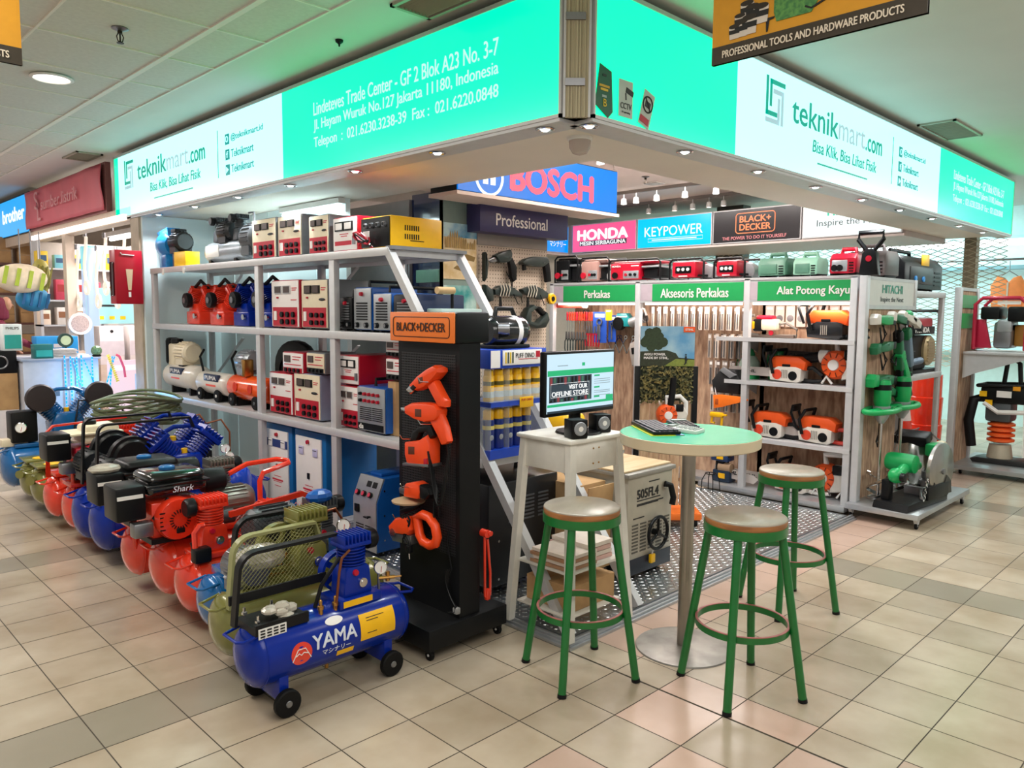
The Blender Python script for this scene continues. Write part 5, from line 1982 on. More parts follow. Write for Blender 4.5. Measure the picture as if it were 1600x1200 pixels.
for x in (-.07, .08):
    MB().box(x - .002, x + .002, -.1, .1, .045, .45).out('divider', clear('clear acrylic', '#dfe8ea'), r, smooth=0)
MB().box(-.0, .1, -.107, -.103, .245, .3, .002).out('price_card', YEL, r)
text('PUFF DINO', CRIM, (.05, -.107, .285), UX, UZ, .08, .012, r)
CANB = mat('can blue', '#1d3380', .3, .2)
for t in range(2):
    for k in range(6 if t else 5):
        x = -.165 + k * .066
        g = 'yellow aerosol cans on the upper tier' if t else 'blue aerosol cans with yellow caps on the lower tier'
        c = thing('aerosol_can', 'yellow aerosol can on the upper tier of the PUFF DINO display' if t else 'blue aerosol can with yellow cap on the lower display tier', 'can', (.23 + x, .61, .767 + (.286 if t else .046)), group=g)
        MB().lathe([(0, 0), (.027, 0), (.028, .003), (.028, .125), (.024, .13), (0, .13)] if t else [(0, 0), (.029, 0), (.03, .003), (.03, .145), (.024, .15), (0, .15)], n=18).out('can', YEL if t else CANB, c)
        if t:
            MB().lathe([(.0285, .02), (.0285, .05)], n=18).out('pale_band', mat('can pale band', '#b9c6c8', .35), c)
            MB().lathe([(.0285, .08), (.0285, .1)], n=18).out('dark_print', mat('can dark print', '#5d5420', .4), c)
            MB().lathe([(.024, .13), (.024, .155), (.018, .16), (0, .16)], n=16).out('cap', YEL, c)
        else:
            MB().sph((-.004, -.0295, .06), (.014, .002, .014), 10, 6).out('silver_dots', SILV, c)
            MB().lathe([(.0305, .1), (.0305, .12)], n=18).out('pale_band', mat('can yellow print', '#d4c26a', .4), c)
            MB().lathe([(.027, .15), (.027, .19), (.02, .2), (0, .2)], n=16).out('cap', YEL, c)
r = thing('submersible_pump', 'black cylindrical machine with carry handle on top of the aerosol display', 'machine', (.22, .66, 1.313))
MB().lathe([(0, -.13), (.06, -.13), (.075, -.11), (.08, -.1), (.08, .09), (.07, .12), (.04, .15), (0, .15)], (0, 0, .085), 'x', 26).out('body', mat('glossy black', '#14161a', .18, 0, .04, coat=.4), r)
MB().lathe([(.0815, .03), (.0815, .06)], (0, 0, .085), 'x', 26).out('label_band', PANEL_W, r)
MB().tube([(-.07, 0, .15), (-.06, 0, .2), (.05, 0, .2), (.08, 0, .15)], .013, 10).out('carry_handle', BLACK, r)
MB().box(-.12, .12, -.07, .07, 0, .02, .006).out('foot', BLACK, r)
MB().cyl((-.1, -.06, .1), (-.06, -.1, .1), .03).out('valve', STEEL, r)
r = thing('generator', 'low black machine with slotted side behind the slanted bar', 'machine', (.33, .93, .03))
MB().box(-.27, .25, -.33, .33, .06, .6, .012).out('body', mat('satin black', '#1a1b1e', .35, .1), r)
mb = MB()
for g in range(3):
    for k in range(7):
        mb.box(-.13 + g * .11, -.05 + g * .11, -.333, -.33, .38 + k * .02, .389 + k * .02)
mb.out('louvre', mat('louvre grey', '#5b5d60', .4, .3), r, smooth=0)
mb = MB()
for x, z in ((-.2, .55), (-.2, .3), (.2, .1), (.2, .25), (-.2, .1)):
    mb.cyl((x, -.334, z), (x, -.328, z), .007, n=8)
mb.out('screws', CHROME, r)
for sx in (-.2, .18):
    for sy in (-.25, .25):
        wheel(r, sx, sy, .03, .03, .025)
MB().tube([(-.2, -.1, .6), (-.2, -.1, .65), (.15, -.1, .65), (.15, -.1, .6)], .012).out('handle', BLACK, r)
# ================================================================== BLUE KIOSK AND LIT BRAND SIGNS
NAVY = mat('glossy navy panel', '#0b1d46', .12, 0, .04, coat=.4)
SAGE = mat('sage grey panel', '#7f948c', .5, 0, .04)
r = thing('display_kiosk', 'navy and sage kiosk with a cream pegboard of drills under the BOSCH sign', 'kiosk', (1.63, 2.4, 0))
O = Matrix.Translation((-1.63, -2.4, 0))
MB(O).box(1.09, 2.18, 2.222, 2.54, 0, 2.34).out('core', NAVY, r, smooth=0)
MB(O).box(1.075, 1.09, 2.2, 2.545, 0, 2.36).out('navy_side', NAVY, r, smooth=0)
MB(O).box(1.075, 1.415, 2.2, 2.222, 0, 2.36).out('sage_panel', SAGE, r, smooth=0)
PEG = dotted('cream pegboard', '#c9b8a6', '#5d5044', (0, 2), .029, .005, .55)
MB(O).box(1.415, 2.197, 2.2, 2.222, .85, 2.0).out('pegboard', PEG, r, smooth=0)
MB(O).box(1.415, 2.19, 2.19, 2.222, 2.0, 2.14).out('upper_strip', mat('taupe strip', '#8f8680', .5), r, smooth=0)
MB(O).box(1.415, 2.18, 2.16, 2.222, 0, .85).out('lower_panel', NAVY, r, smooth=0)
MB(O).box(1.065, 1.075, 2.22, 2.49, 1.708, 1.802, .003).out('mint_plaque', mat('mint plaque', '#7db8a4', .3), r)
r = thing('steel_cabinet', 'tall plain grey steel cabinet behind the rack, beside the navy panel', 'cabinet', (1.3, 2.98, 0))
MB().box(-.25, .25, -.43, .43, 0, 2.33, .006).out('body', mat('cabinet grey', '#7c8083', .45, .2, .05), r)
MB().box(-.258, -.25, -.41, .41, .1, 2.14, .004).out('door', mat('cabinet door grey', '#888c8f', .45, .2, .05), r)
r = thing('brand_board', 'dark violet board reading Professional over the pegboard', 'sign', (1.8, 2.05, 2.083))
MB().box(-.485, .485, -.0, .15, 0, .207, .004).out('board', mat('violet board', '#342f5e', .4, 0, .05), r)
text('Professional', PANEL_W, (-.045, -.0, .098), UX, UZ, .56, .09, r, bold=.01)
POSTER_SKY = two_tone('poster sky and sand', '#c9a866', '#f0e2c0', .4, 'noise', 9, lo=.3, hi=.65)
r = thing('poster', 'tall sandy poster of towers under a blue sky on the sage panel', 'poster', (1.248, 2.197, 1.733))
r.scale = (1.128, 1.128, 1.128)
MB().box(-.143, .143, -.004, 0, 0, .36).out('sheet', POSTER_SKY, r, smooth=0)
MB().box(-.143, .143, -.0055, -.004, .27, .36).out('sky', two_tone('poster sky', '#2b8fc4', '#bfe0e4', .4, 'noise', 6), r, smooth=0)
mb = MB()
rnd = random.Random(11)
for k in range(14):
    x = -.13 + k * .019
    h = .06 * math.exp(-((k - 4) / 3.) ** 2) + rnd.uniform(.01, .045)
    mb.prism([(x, .2), (x + .014, .2), (x + .014, .22 + h * .8), (x + .007, .23 + h), (x, .22 + h * .8)], 'y', -.0065, -.0055)
mb.out('towers', mat('poster tower', '#b3924f', .5, 0, .2), r, smooth=0)
mb = MB()
mb.prism([(-.06, .07), (.02, .05), (.05, .065), (-.03, .09)], 'y', -.0065, -.0045)
mb.prism([(.02, .13), (.12, .12), (.13, .15), (.04, .17)], 'y', -.0065, -.0045)
mb.out('blocks', mat('poster block', '#8c7038', .5), r, smooth=0)
r = thing('poster', 'teal poster of red hand tools below the sandy one', 'poster', (1.248, 2.197, 1.27))
r.scale = (1.128, 1.128, 1.128)
MB().box(-.143, .143, -.004, 0, 0, .37).out('sheet', two_tone('poster teal', '#2e8f8c', '#b8d8d0', .4, 'noise', 5), r, smooth=0)
mb = MB()
for k in range(5):
    a = -.6 + .35 * k
    mb.box(-.05, .05, -.006, -.004, -.012, .012, M=Matrix.Translation((-.06 + k * .03, 0, .26 - .03 * k)) @ Matrix.Rotation(a, 4, 'Y'))
mb.out('red_tools', mat('poster red', '#b8433a', .5, 0, .2), r, smooth=0)

LB_W = glow('sign white', (.93, .97, .97), 1.0)


def light_box(name, label, x0, x1, y, z0, z1, col, depth=.2):
    r = thing(name, label, 'sign', ((x0 + x1) / 2, y, z0))
    w, h = x1 - x0, z1 - z0
    MB().box(-w / 2, w / 2, .012, depth, 0, h).out('housing', BLACKM, r, smooth=0)
    MB().box(-w / 2 + .008, w / 2 - .008, 0, .012, .008, h - .008).out('face', col, r, smooth=0)
    return r


r = light_box('lit_sign', 'lit blue sign box with pink letters BOSCH under the canopy', .88, 2.61, 1.8, 2.30, 2.645, glow('bosch blue', (.0, .15, .58), 1.1), .28)
PINK = glow('sign pink red', (1, .10, .17), 1.0)
cx = (.88 + 2.61) / 2
text('BOSCH', PINK, (1.835 - cx, 0, .158), UX, UZ, .905, .192, r, bold=.045)
mb = MB()
mb.torus((1.17 - cx, -.003, .125), .125, .01, 'y', 34, 6)
mb.out('emblem_ring', LB_W, r)
mb = MB()
for s in (-1, 1):
    mb.tube([(1.17 - cx + s * .035, -.003, .07), (1.17 - cx + s * .035, -.003, .18)], 0, flat=(.003, .022, (0, 1, 0)))
mb.box(1.17 - cx - .035, 1.17 - cx + .035, -.006, 0, .112, .138)
mb.out('emblem_mark', LB_W, r)
MB().box(-.875, .875, -.012, .29, -.024, 0).out('bottom_trim', mat('pinkish trim', '#d8c2b4', .5), r, smooth=0)

# bulkhead carrying the row of brand signs along the inner wall
mb = MB()
mb.box(5.72, 7.0, .62, 5.3, 2.28, 2.305)
mb.box(1.6, 5.72, 5.05, 5.3, 2.28, 2.305)
mb.box(5.75, 7.0, .62, 5.3, 2.305, 2.70)
mb.box(1.6, 5.75, 5.08, 5.3, 2.305, 2.70)
mb.out('wall_signband', mat('signband paint', '#c6bab4', .5, 0, .03), kind='structure', smooth=0)


def wall_sign(label, y0, y1, col, name='lit_sign', z0=2.31, z1=2.58):
    r = thing(name, label, 'sign', (5.725, (y0 + y1) / 2, z0), -PI / 2)
    r.scale = (1.41, 1.41, 1.41)
    w = (y0 - y1) / 1.41
    MB().box(-w / 2 + .006, w / 2 - .006, -.012, .018, 0, z1 - z0).out('frame', ALUW, r, smooth=0)
    MB().box(-w / 2 + .014, w / 2 - .014, -.015, -.012, .008, z1 - z0 - .008).out('face', col, r, smooth=0)
    return r


r = wall_sign('lit pink sign reading HONDA and MESIN SERBAGUNA', 4.98, 3.875, glow('honda pink', (.86, .10, .27), 1.05))
text('HONDA', LB_W, (-.01, -.015, .165), UX, UZ, .6, .095, r, bold=.05)
MB().box(-.29, .28, -.017, -.015, .062, .108).out('dark_band', glow('sign dark', (.08, .07, .09), .6), r, smooth=0)
text('MESIN SERBAGUNA', LB_W, (-.005, -.017, .085), UX, UZ, .55, .036, r, bold=.02)
r = wall_sign('lit cyan sign reading KEYPOWER between pink and black ones', 3.875, 2.775, glow('keypower cyan', (.0, .55, .88), 1.05))
text('KEYPOWER', LB_W, (-.0, -.015, .145), UX, UZ, .6, .085, r)
mb = MB()
mb.tube([(-.26 + .0, -.0165, .055), (.3, -.0165, .055), (.3, -.0165, .085), (-.26, -.0165, .085)], .0014, 4, closed=True)
mb.box(-.22, .24, -.0165, -.015, .066, .074)
mb.out('strap_line', LB_W, r)
r = wall_sign('lit black sign reading BLACK+DECKER in orange', 2.775, 1.675, glow('bd black', (.035, .03, .032), .9))
BDO = glow('bd orange', (1, .28, .12), 1.0)
text('BLACK+', BDO, (-.0, -.015, .187), UX, UZ, .27, .05, r, bold=.03)
text('DECKER', BDO, (-.0, -.015, .122), UX, UZ, .27, .05, r, bold=.03)
mb = MB()
mb.tube([(u, -.017, .155 + v) for u, v in rrect(.34, .16, .025)], .004, 5, closed=True)
mb.out('rounded_border', BDO, r)
text('THE POWER TO DO IT YOURSELF', glow('bd pink', (.85, .3, .3), .9), (-.01, -.015, .038), UX, UZ, .56, .026, r, bold=.01)
r = wall_sign('lit white sign with HITACHI Inspire the Next, partly behind the canopy', 1.675, .63, glow('hitachi white', (.86, 1., .98), 1.0))
text('HITACHI', glow('hitachi green', (.02, .55, .33), 1.), (-.0, -.015, .20), UX, UZ, .34, .085, r, bold=.03)
text('Inspire the Next', glow('hitachi ink', (.04, .06, .07), .8), (.0, -.015, .1), UX, UZ, .5, .062, r)
r = thing('lit_sign', 'lit blue corner sign with white katakana beside the pink one', 'sign', (5.225, 5.05, 2.31))
r.scale = (1.38, 1.38, 1.38)
MB().box(-.36, .355, .0, .012, 0, .27).out('frame', ALUW, r, smooth=0)
MB().box(-.35, .345, -.006, .0, .008, .262).out('face', glow('yama blue', (.0, .28, .85), 1.05), r, smooth=0)
text('\u30de\u30b7\u30ca\u30ea\u30fc', LB_W, (.19, -.006, .085), UX, UZ, .24, .055, r)
text('YAMA', LB_W, (.16, -.006, .16), UX, UZ, .3, .06, r, bold=.04)

# track lamps under the store ceiling
for n, (x, y) in enumerate(((5.02, 3.57), (5.92, 3.85), (5.92, 3.45), (5.92, 3.19), (5.92, 2.96), (5.92, 2.76), (5.02, 3.39), (5.02, 3.1), (5.02, 2.72), (3.6, 2.62), (2.6, 1.1), (3.0, 2.3), (4.4, 1.6), (5.02, 2.33))):
    big = 9 <= n < 13
    q = thing('track_lamp', 'small white track spotlight hanging under the store ceiling', 'lamp', (x, y, 2.9 if not big else 2.935), group='track spotlights in the store')
    MB().cyl((0, 0, 0), (0, 0, -.06), .006, n=8).out('stem', WHITE, q)
    MB().lathe([(.018, -.05), (.03, -.06), (.036, -.12), (.03, -.12), (.01, -.07)], n=16).out('shade', WHITE, q)
    MB().lathe([(0, -.118), (.029, -.116), (.029, -.11)], n=14).out('lens', glow('warm led lens', (1, .95, .86), 6.), q)
    if big or n in (2, 7):
        lamp('track_lamp_beam', 'SPOT', (0, 0, -.13), 30 if big else 16, (1, .9, .8), .03, parent=q, spot=2.2)
r = thing('ceiling_speaker', 'small square grille on the pink store ceiling', 'vent', (4.75, 2.95, 2.935))
MB().box(-.09, .09, -.09, .09, -.012, 0, .004).out('frame', WHITE, r)
MB().box(-.075, .075, -.075, .075, -.015, -.012).out('grille', mat('grille grey', '#a79f9a', .5), r, smooth=0)

# ================================================================== DRILLS ON THE PEGBOARD
BG = mat('drill green black', '#26312f', .35, 0, .08)


def peg_tool(name, label, pieces, y=2.15, group='dark drills and sanders on the pegboard'):
    xs = [p[0] for q in pieces for p in q[2]]
    zs = [p[1] for q in pieces for p in q[2]]
    cx, cz = (min(xs) + max(xs)) / 2, min(zs)
    r = thing(name, label, 'power tool', (cx, y, cz), group=group)
    for nm, m, poly, th in pieces:
        MB(Matrix.Translation((-cx, 0, -cz))).prism(poly, 'y', -th, th, th * .45).out(nm, m, r)
    mb = MB()
    mb.tube([((min(xs) + max(xs)) / 2 - cx + .05, 2.2 - y, (max(zs) - cz) * .75), ((min(xs) + max(xs)) / 2 - cx + .05, -.06, (max(zs) - cz) * .75)], .003, 6)
    mb.out('hook', CHROME, r)
    return r, cx, cz


peg_tool('electric_drill', 'dark drill half hidden at the sage edge of the pegboard', [
    ('body', BG, [(1.444, 1.941), (1.455, 1.944), (1.478, 1.852), (1.467, 1.757), (1.446, 1.725), (1.443, 1.792)], .025)])
r, cx, cz = peg_tool('electric_drill', 'dark pistol drill with pointed chuck, middle of the top row', [
    ('body', BG, [(1.542, 1.921), (1.624, 1.955), (1.712, 1.974), (1.727, 1.946), (1.722, 1.902), (1.686, 1.877), (1.593, 1.869), (1.573, 1.894)], .03),
    ('grip', BLACK, [(1.696, 1.900), (1.732, 1.918), (1.783, 1.845), (1.782, 1.747), (1.750, 1.728), (1.724, 1.761), (1.717, 1.827)], .02),
    ('chuck', STEEL, [(1.478, 1.881), (1.542, 1.909), (1.583, 1.909), (1.583, 1.879), (1.533, 1.867)], .012)])
MB(Matrix.Translation((-cx, 0, -cz))).tube([(1.749, 0, 1.737), (1.738, -.01, 1.681), (1.715, -.01, 1.748), (1.681, 0, 1.805)], .004).out('cord', BLACK, r)
peg_tool('hammer_drill', 'long dark hammer drill at the open end of the top row', [
    ('body', BG, [(1.829, 1.885), (1.876, 1.913), (1.964, 1.937), (2.122, 1.941), (2.152, 1.900), (2.077, 1.858), (1.966, 1.857), (1.856, 1.867)], .034),
    ('grip', BLACK, [(2.100, 1.883), (2.157, 1.901), (2.175, 1.823), (2.183, 1.745), (2.131, 1.736), (2.118, 1.806)], .02),
    ('side_handle', BLACK, [(1.862, 1.872), (1.890, 1.872), (1.896, 1.827), (1.867, 1.822)], .014)])
WRAP = mat('cord wrap', '#cfc8b8', .5)
for lab, poly in (('dark grinder at the sage edge of the second row', [(1.444, 1.700), (1.464, 1.694), (1.524, 1.659), (1.530, 1.579), (1.495, 1.571), (1.450, 1.621)]),
                  ('dark grinder with dangling cable tail, middle of the second row', [(1.534, 1.667), (1.584, 1.694), (1.677, 1.703), (1.751, 1.683), (1.837, 1.643), (1.845, 1.613), (1.730, 1.619), (1.626, 1.619), (1.545, 1.626)]),
                  ('dark grinder at the open end of the second row', [(1.837, 1.674), (1.924, 1.699), (1.989, 1.709), (2.081, 1.681), (2.144, 1.650), (2.139, 1.612), (2.059, 1.595), (1.969, 1.616), (1.858, 1.644)])):
    r, cx, cz = peg_tool('angle_grinder', lab, [('body', BG, poly, .03)])
    a, b = poly[0][0], poly[3][0]
    if len(poly) > 6:
        mb = MB(Matrix.Translation((-cx, -.035, -cz)))
        for k in range(4):
            mb.tube([(a + .05 + .03 * k, 0, 1.714), (a + .06 + .03 * k, -.01, 1.669), (a + .05 + .03 * k, 0, 1.613)], .0045, 6)
        mb.out('cord_tie', WRAP, r)
        mb = MB(Matrix.Translation((-cx, -.03, -cz)))
        mb.tube([(a + .2, 0, 1.635), (a + .25, 0, 1.556), (a + .3, 0, 1.568), (a + .28, 0, 1.613)], .004, 6)
        mb.prism([(a + .05, 1.635), (a + .06, 1.635), (a + .075, 1.534), (a + .045, 1.534)], 'y', -.004, .004)
        mb.out('cord', BLACK, r)
r, cx, cz = peg_tool('jigsaw', 'dark rounded saw with loop handle, lowest tool on the pegboard', [
    ('body', BG, [(1.872, 1.462), (1.903, 1.524), (1.969, 1.554), (2.020, 1.534), (1.941, 1.489), (1.941, 1.421), (2.020, 1.410), (2.087, 1.455), (2.129, 1.493), (2.153, 1.431), (2.108, 1.368), (1.995, 1.361), (1.894, 1.393), (1.872, 1.431)], .04),
    ('grip', BLACK, [(1.975, 1.545), (2.059, 1.540), (2.129, 1.493), (2.087, 1.466), (2.031, 1.506)], .022)])
r = thing('tape_reel', 'yellow and black reel hanging off the pegboard edge', 'reel', (2.225, 2.17, 1.56))
MB().lathe([(.0, -.02), (.04, -.02), (.045, -.01), (.045, .01), (.04, .02), (0, .02)], (0, 0, .045), 'y', 20).out('case', YEL, r)
MB().lathe([(0, -.024), (.02, -.024), (.02, -.018)], (0, 0, .045), 'y', 14).out('hub', BLACK, r)

# ================================================================== INNER WALL RACK WITH GREEN HEADERS
REED = two_tone('brown reed board', '#92705a', '#c6a588', .75, 'noise', 30, stretch=(1, 1, .22), lo=.35, hi=.65, bump=.3)
GRNH = mat('header green', '#1f9e55', .45, 0, .03)
LILAC = mat('header lilac', '#b9abb4', .45)
r = thing('wall_rack', 'long grey wall rack with green headers Perkakas, Aksesoris Perkakas, Alat Potong Kayu', 'rack', (3.45, 1.5, .03))
O = Matrix.Translation((-3.45, -1.5, -.03))
for y in (.09, .935, 2.01, 3.06):
    MB(O).box(3.2, 3.25, y - .025, y + .025, .03, 1.775, .003).out('upright', ALUW, r)
MB(O).box(3.2, 4.3, .062, 3.085, 1.76, 1.78).out('top_board', ALUW, r, smooth=0)
for (a, b), s, tw, tc in (((.96, .07), 'Alat Potong Kayu', .56, .40), ((1.985, .96), 'Aksesoris Perkakas', .66, 1.43), ((3.035, 2.035), 'Perkakas', .31, 2.48)):
    h = MB(O).box(3.205, 3.225, b, a, 1.585, 1.76).out('header', ALUW, r, smooth=0)
    g0 = a - (a - b) * .13
    MB(O).box(3.2035, 3.205, g0, a - .008, 1.605, 1.745).out('header_end', LILAC, h, smooth=0)
    MB(O).box(3.2025, 3.205, b + .006, g0, 1.598, 1.748).out('header_green', GRNH, h, smooth=0)
    text(s, PANEL_W, Vector((3.2025, tc, 1.667)) + O.translation, NY, UZ, tw, .078 if 'Per' not in s or 'Aks' in s else .072, r, bold=.02)
    MB(O).box(3.56, 3.575, max(b - .02, .065), a + .02, .05, 1.6).out('back_board', REED, r, smooth=0)
for z, ye, x0 in ((1.30, 1.2, 3.2), (.952, 1.11, 3.2), (.492, .93, 3.2)):
    MB(O).box(x0, 3.555, .065, ye, z - .02, z, .003).out('shelf', ALUW, r)
    MB(O).box(x0 - .004, x0, .065, ye, z - .028, z + .004).out('shelf_lip', mat('shelf lip', '#d2d2d4'), r, smooth=0)
for y in (1.0, .12):
    for z in (1.28, .932):
        MB(O).prism([(3.26, z), (3.55, z), (3.55, z - .12)], 'y', y, y + .006).out('bracket', ALUW, r, smooth=0)
MB(O).box(3.15, 3.7, .065, 1.3, .03, .075, .003).out('base', ALU, r)
MB(O).box(3.3, 3.7, 1.3, 3.05, .03, .075, .003).out('base', ALU, r)
MB(O).box(3.7, 4.3, .065, 3.05, .03, .07).out('rear_base', ALU, r, smooth=0)
for y in (.09, 1.5, 3.06):
    MB(O).box(4.24, 4.29, y - .025, y + .025, .07, 1.76).out('rear_upright', ALUW, r, smooth=0)

for a, b in ((.9, .13), (1.95, 1.0), (3.0, 2.08)):
    t = MB(O).box(3.235, 3.26, b, a, 1.565, 1.585).out('strip_light', glow('warm strip', (1, .86, .74), 3.), r, smooth=0)
    lamp('strip_light_glow', 'AREA', (3.27 - 3.45, (a + b) / 2 - 1.5, 1.53), 4.5, (1, .84, .74), .04, rot=(0, -.45, 0), parent=r, size_y=a - b)

# diamond mesh grille above the rack
mb = MB()
for j in range(24):
    z = .95 + j * .058
    for s in (-1, 1):
        pts = [(6.95, .0 + i * .075, z + s * (.029 if i % 2 else 0)) for i in range(71)]
        mb.tube(pts, .005, 3)
g = mb.out('mesh_grille', mat('grille wire', '#b9b29e', .4, .5), smooth=0)
tag(g, 'expanded diamond mesh grille closing the back of the store behind the generators', 'grille')
# ---- generators along the rack top
GGEN = 'portable generators along the top of the wall rack'


def frame_gen(label, y, w, h, body, panel=True, word=None, x=3.45, z=1.78, style=0, d=.3):
    r = thing('generator', label, 'generator', (x, y, z), -PI / 2, GGEN)
    for s in (-1, 1):
        yy = s * d / 2
        MB().tube([(-w / 2, yy, 0.01), (-w / 2, yy, h - .03), (-w / 2 + .03, yy, h), (w / 2 - .03, yy, h), (w / 2, yy, h - .03), (w / 2, yy, .01)], .009, 8).out('frame_tube', BLACKM, r)
    for s in (-1, 1):
        MB().cyl((s * w / 2, -d / 2, .012), (s * w / 2, d / 2, .012), .009, n=8).out('cross_tube', BLACKM, r)
    MB().box(-w / 2 + .02, w / 2 - .02, -d / 2 + .03, d / 2 - .02, .03, .045).out('tray', BLACKM, r)
    if style == 0:      # open set with tank and control board
        MB().box(-w * .46, w * .12, -d / 2 - .004, d / 2 - .04, .02, h * .86, .012).out('control_housing', body, r)
        cp = MB().box(-w * .2, w * .1, -d / 2 - .01, -d / 2, h * .15, h * .5, .003).out('control_panel', SILV, r)
        for k in range(3):
            MB().cyl((-w * .14 + k * w * .09, -d / 2 - .01, h * .32), (-w * .14 + k * w * .09, -d / 2 - .022, h * .32), .014, n=12).out('socket', BLACK if k else CRIM, cp)
        MB().cyl((-w * .36, -d / 2 - .004, h * .3), (-w * .36, -d / 2 - .02, h * .3), .03, n=16).out('recoil_grip', CRIM if body is not CRIM else BLACK, r)
        MB().box(w * .15, w * .42, -d / 2 + .03, d / 2 - .04, .04, h * .6, .012).out('engine', BLACKM, r)
        MB().box(w * .14, w * .46, -d / 2 + .0, d / 2 - .06, h * .62, h * .7, .006).out('muffler_shield', SILV, r)
        MB().box(-w * .45, w * .4, -d / 2 + .02, d / 2 - .03, h * .8, h * .95, .02).out('fuel_tank', body, r)
        if word:
            text(word, PANEL_W, (-w * .34, -d / 2 - .005, h * .72), UX, UZ, w * .17, .018, r, bold=.02)
            MB().box(-w * .05, w * .1, -d / 2 - .006, -d / 2 - .004, h * .7, h * .74).out('print', PANEL_W, r, smooth=0)
    elif style == 1:    # red fronted panel
        MB().box(-w * .42, w * .28, -d / 2 - .012, d / 2 - .1, .02, h * .9, .02).out('front_cowl', body, r)
        p = MB().box(-w * .3, w * .16, -d / 2 - .018, -d / 2 - .01, h * .32, h * .66, .006).out('control_panel', BLACK, r)
        for k in range(3):
            MB().cyl((-w * .2 + k * w * .14, -d / 2 - .018, h * .5), (-w * .2 + k * w * .14, -d / 2 - .026, h * .5), .014, n=12).out('socket', PANEL_W, p)
        MB().box(-w * .2, w * .05, -d / 2 - .014, -d / 2 - .012, h * .16, h * .21).out('print', PANEL_W, r, smooth=0)
        MB().lathe([(0, -.05), (.07, -.045), (.08, 0), (.07, .05), (0, .05)], (w * .36, 0, h * .36), 'y', 20).out('engine', SILV, r)
    return r


frame_gen('black framed generator with blue label at the inner corner', 3.0, .3, .27, BLACK, x=3.5)
frame_gen('open framed generator with grey red panel, near the corner sign', 2.62, .36, .24, mat('dusty pink panel', '#a8837a', .4), x=3.48)
frame_gen('wide red generator lettered HONDA on the rack top', 2.13, .58, .2, CRIM, word='HONDA')
frame_gen('red fronted generator between the wide red one and a smaller twin', 1.55, .34, .18, CRIM, style=1, x=3.42)
frame_gen('red fronted generator beside the dark column', 1.14, .28, .17, CRIM, style=1, x=3.42)
r = thing('plastic_bag', 'clear plastic bag slumped beside the wide red generator', 'bag', (3.36, 2.42, 1.78))
mb = MB()
mb.sph((0, 0, .06), (.05, .06, .06), 9, 7)
mb.cyl((0, 0, .1), (.0, .0, .15), .015, .03, 8)
mb.out('bag', mat('clear bag', '#dfe6e4', .12, 0, .1, alpha=.5), r, smooth=0)


def suitcase_gen(label, x, y, z, w, d, h, body, accent, rz=-PI / 2, dial=True, tagc=None):
    r = thing('inverter_generator', label, 'generator', (x, y, z), rz, 'suitcase generators')
    prof = [(-d / 2, .02), (d / 2, .02), (d / 2, h * .62), (d * .36, h * .8), (-d * .36, h * .8), (-d / 2, h * .62)]
    MB().prism([(a, b) for a, b in prof], 'x', -w / 2, w / 2, .02).out('case', body, r)
    for s in (-.35, .35):
        MB().box(s * w - .03, s * w + .03, -d * .4, d * .4, 0, .025, .004).out('foot', RUBBER, r)
    MB().tube([(-w * .28, 0, h * .76), (-w * .24, 0, h * .97), (w * .24, 0, h * .97), (w * .28, 0, h * .76)], .017, 10).out('handle', body, r)
    p = MB().box(-w * .38, w * .2, -d / 2 - .008, -d / 2 + .004, h * .16, h * .56, .006).out('panel', accent, r)
    if dial:
        for k in (0, 1):
            MB().cyl((-w * .26 + k * w * .2, -d / 2 - .008, h * .28), (-w * .26 + k * w * .2, -d / 2 - .018, h * .28), .024, n=14).out('socket', mat('socket blue', '#2d86d1', .35) if tagc else BLACK, p)
    for k in range(4):
        MB().box(w * .26, w * .42, -d / 2 - .004, -d / 2 + .004, h * .14 + k * h * .1, h * .18 + k * h * .1).out('vent', BLACK, r, smooth=0)
    if tagc:
        MB().box(-w * .1, w * .1, -d * .44 - .03, -d * .44 - .024, h * .6, h * .86, .002).out('price_card', tagc, r)
        MB().box(w / 2 - .005, w / 2 + .008, -d * .3, d * .25, h * .12, h * .6, .02).out('side_panel', CRIM, r)
    return r


DGRN = mat('dull green plastic', '#4f7d68', .45, 0, .06)
suitcase_gen('dull green suitcase generator on the rack top, darker of two', 3.45, .80, 1.78, .24, .24, .2, DGRN, DGRN, dial=False)
suitcase_gen('pale green suitcase generator on the rack top, beside its darker twin', 3.45, .53, 1.78, .2, .22, .19, mat('pale green plastic', '#7fae96', .45), DGRN, dial=False)
suitcase_gen('red and silver suitcase generator next to the pale green one', 3.42, .22, 1.78, .2, .26, .21, CRIM, SILV)
suitcase_gen('brownish grey suitcase generator behind the tall black handle', 3.95, .24, 1.78, .30, .3, .27, mat('brown grey plastic', '#5b5250', .4), BLACK)
r = thing('trolley_handle', 'tall black machine handle with red dot, on the rack top', 'handle', (3.32, .03, 1.78))
mb = MB()
mb.prism([(-.07, 0), (.07, 0), (.05, .16), (.02, .19), (-.02, .19), (-.05, .16)], 'x', -.03, .03, .008)
mb.tube([(0, -.02, .17), (0, -.09, .26), (0, -.085, .31), (0, .085, .31), (0, .09, .26), (0, .02, .17)], .016, 8)
mb.out('handle', BLACK, r)
MB().lathe([(0, -.004), (.022, -.003), (.022, 0)], (-.03, 0, .12), 'x', 16).out('red_dot', CRIM, r)

# ================================================================== TOOLS HUNG IN THE FIRST TWO BAYS
def hung(name, label, cat, y, z, build, group=None, x=3.4):
    r = thing(name, label, cat, (x, y, z), -PI / 2, group)
    build(r)
    return r


def screwdriver(m):
    def b(r):
        MB().lathe([(0, 0), (.008, -.002), (.011, -.03), (.009, -.07), (.011, -.085), (.006, -.09)], n=10).out('handle', m, r)
        MB().cyl((0, 0, -.09), (0, 0, -.2), .003, n=6).out('shaft', CHROME, r)
    return b


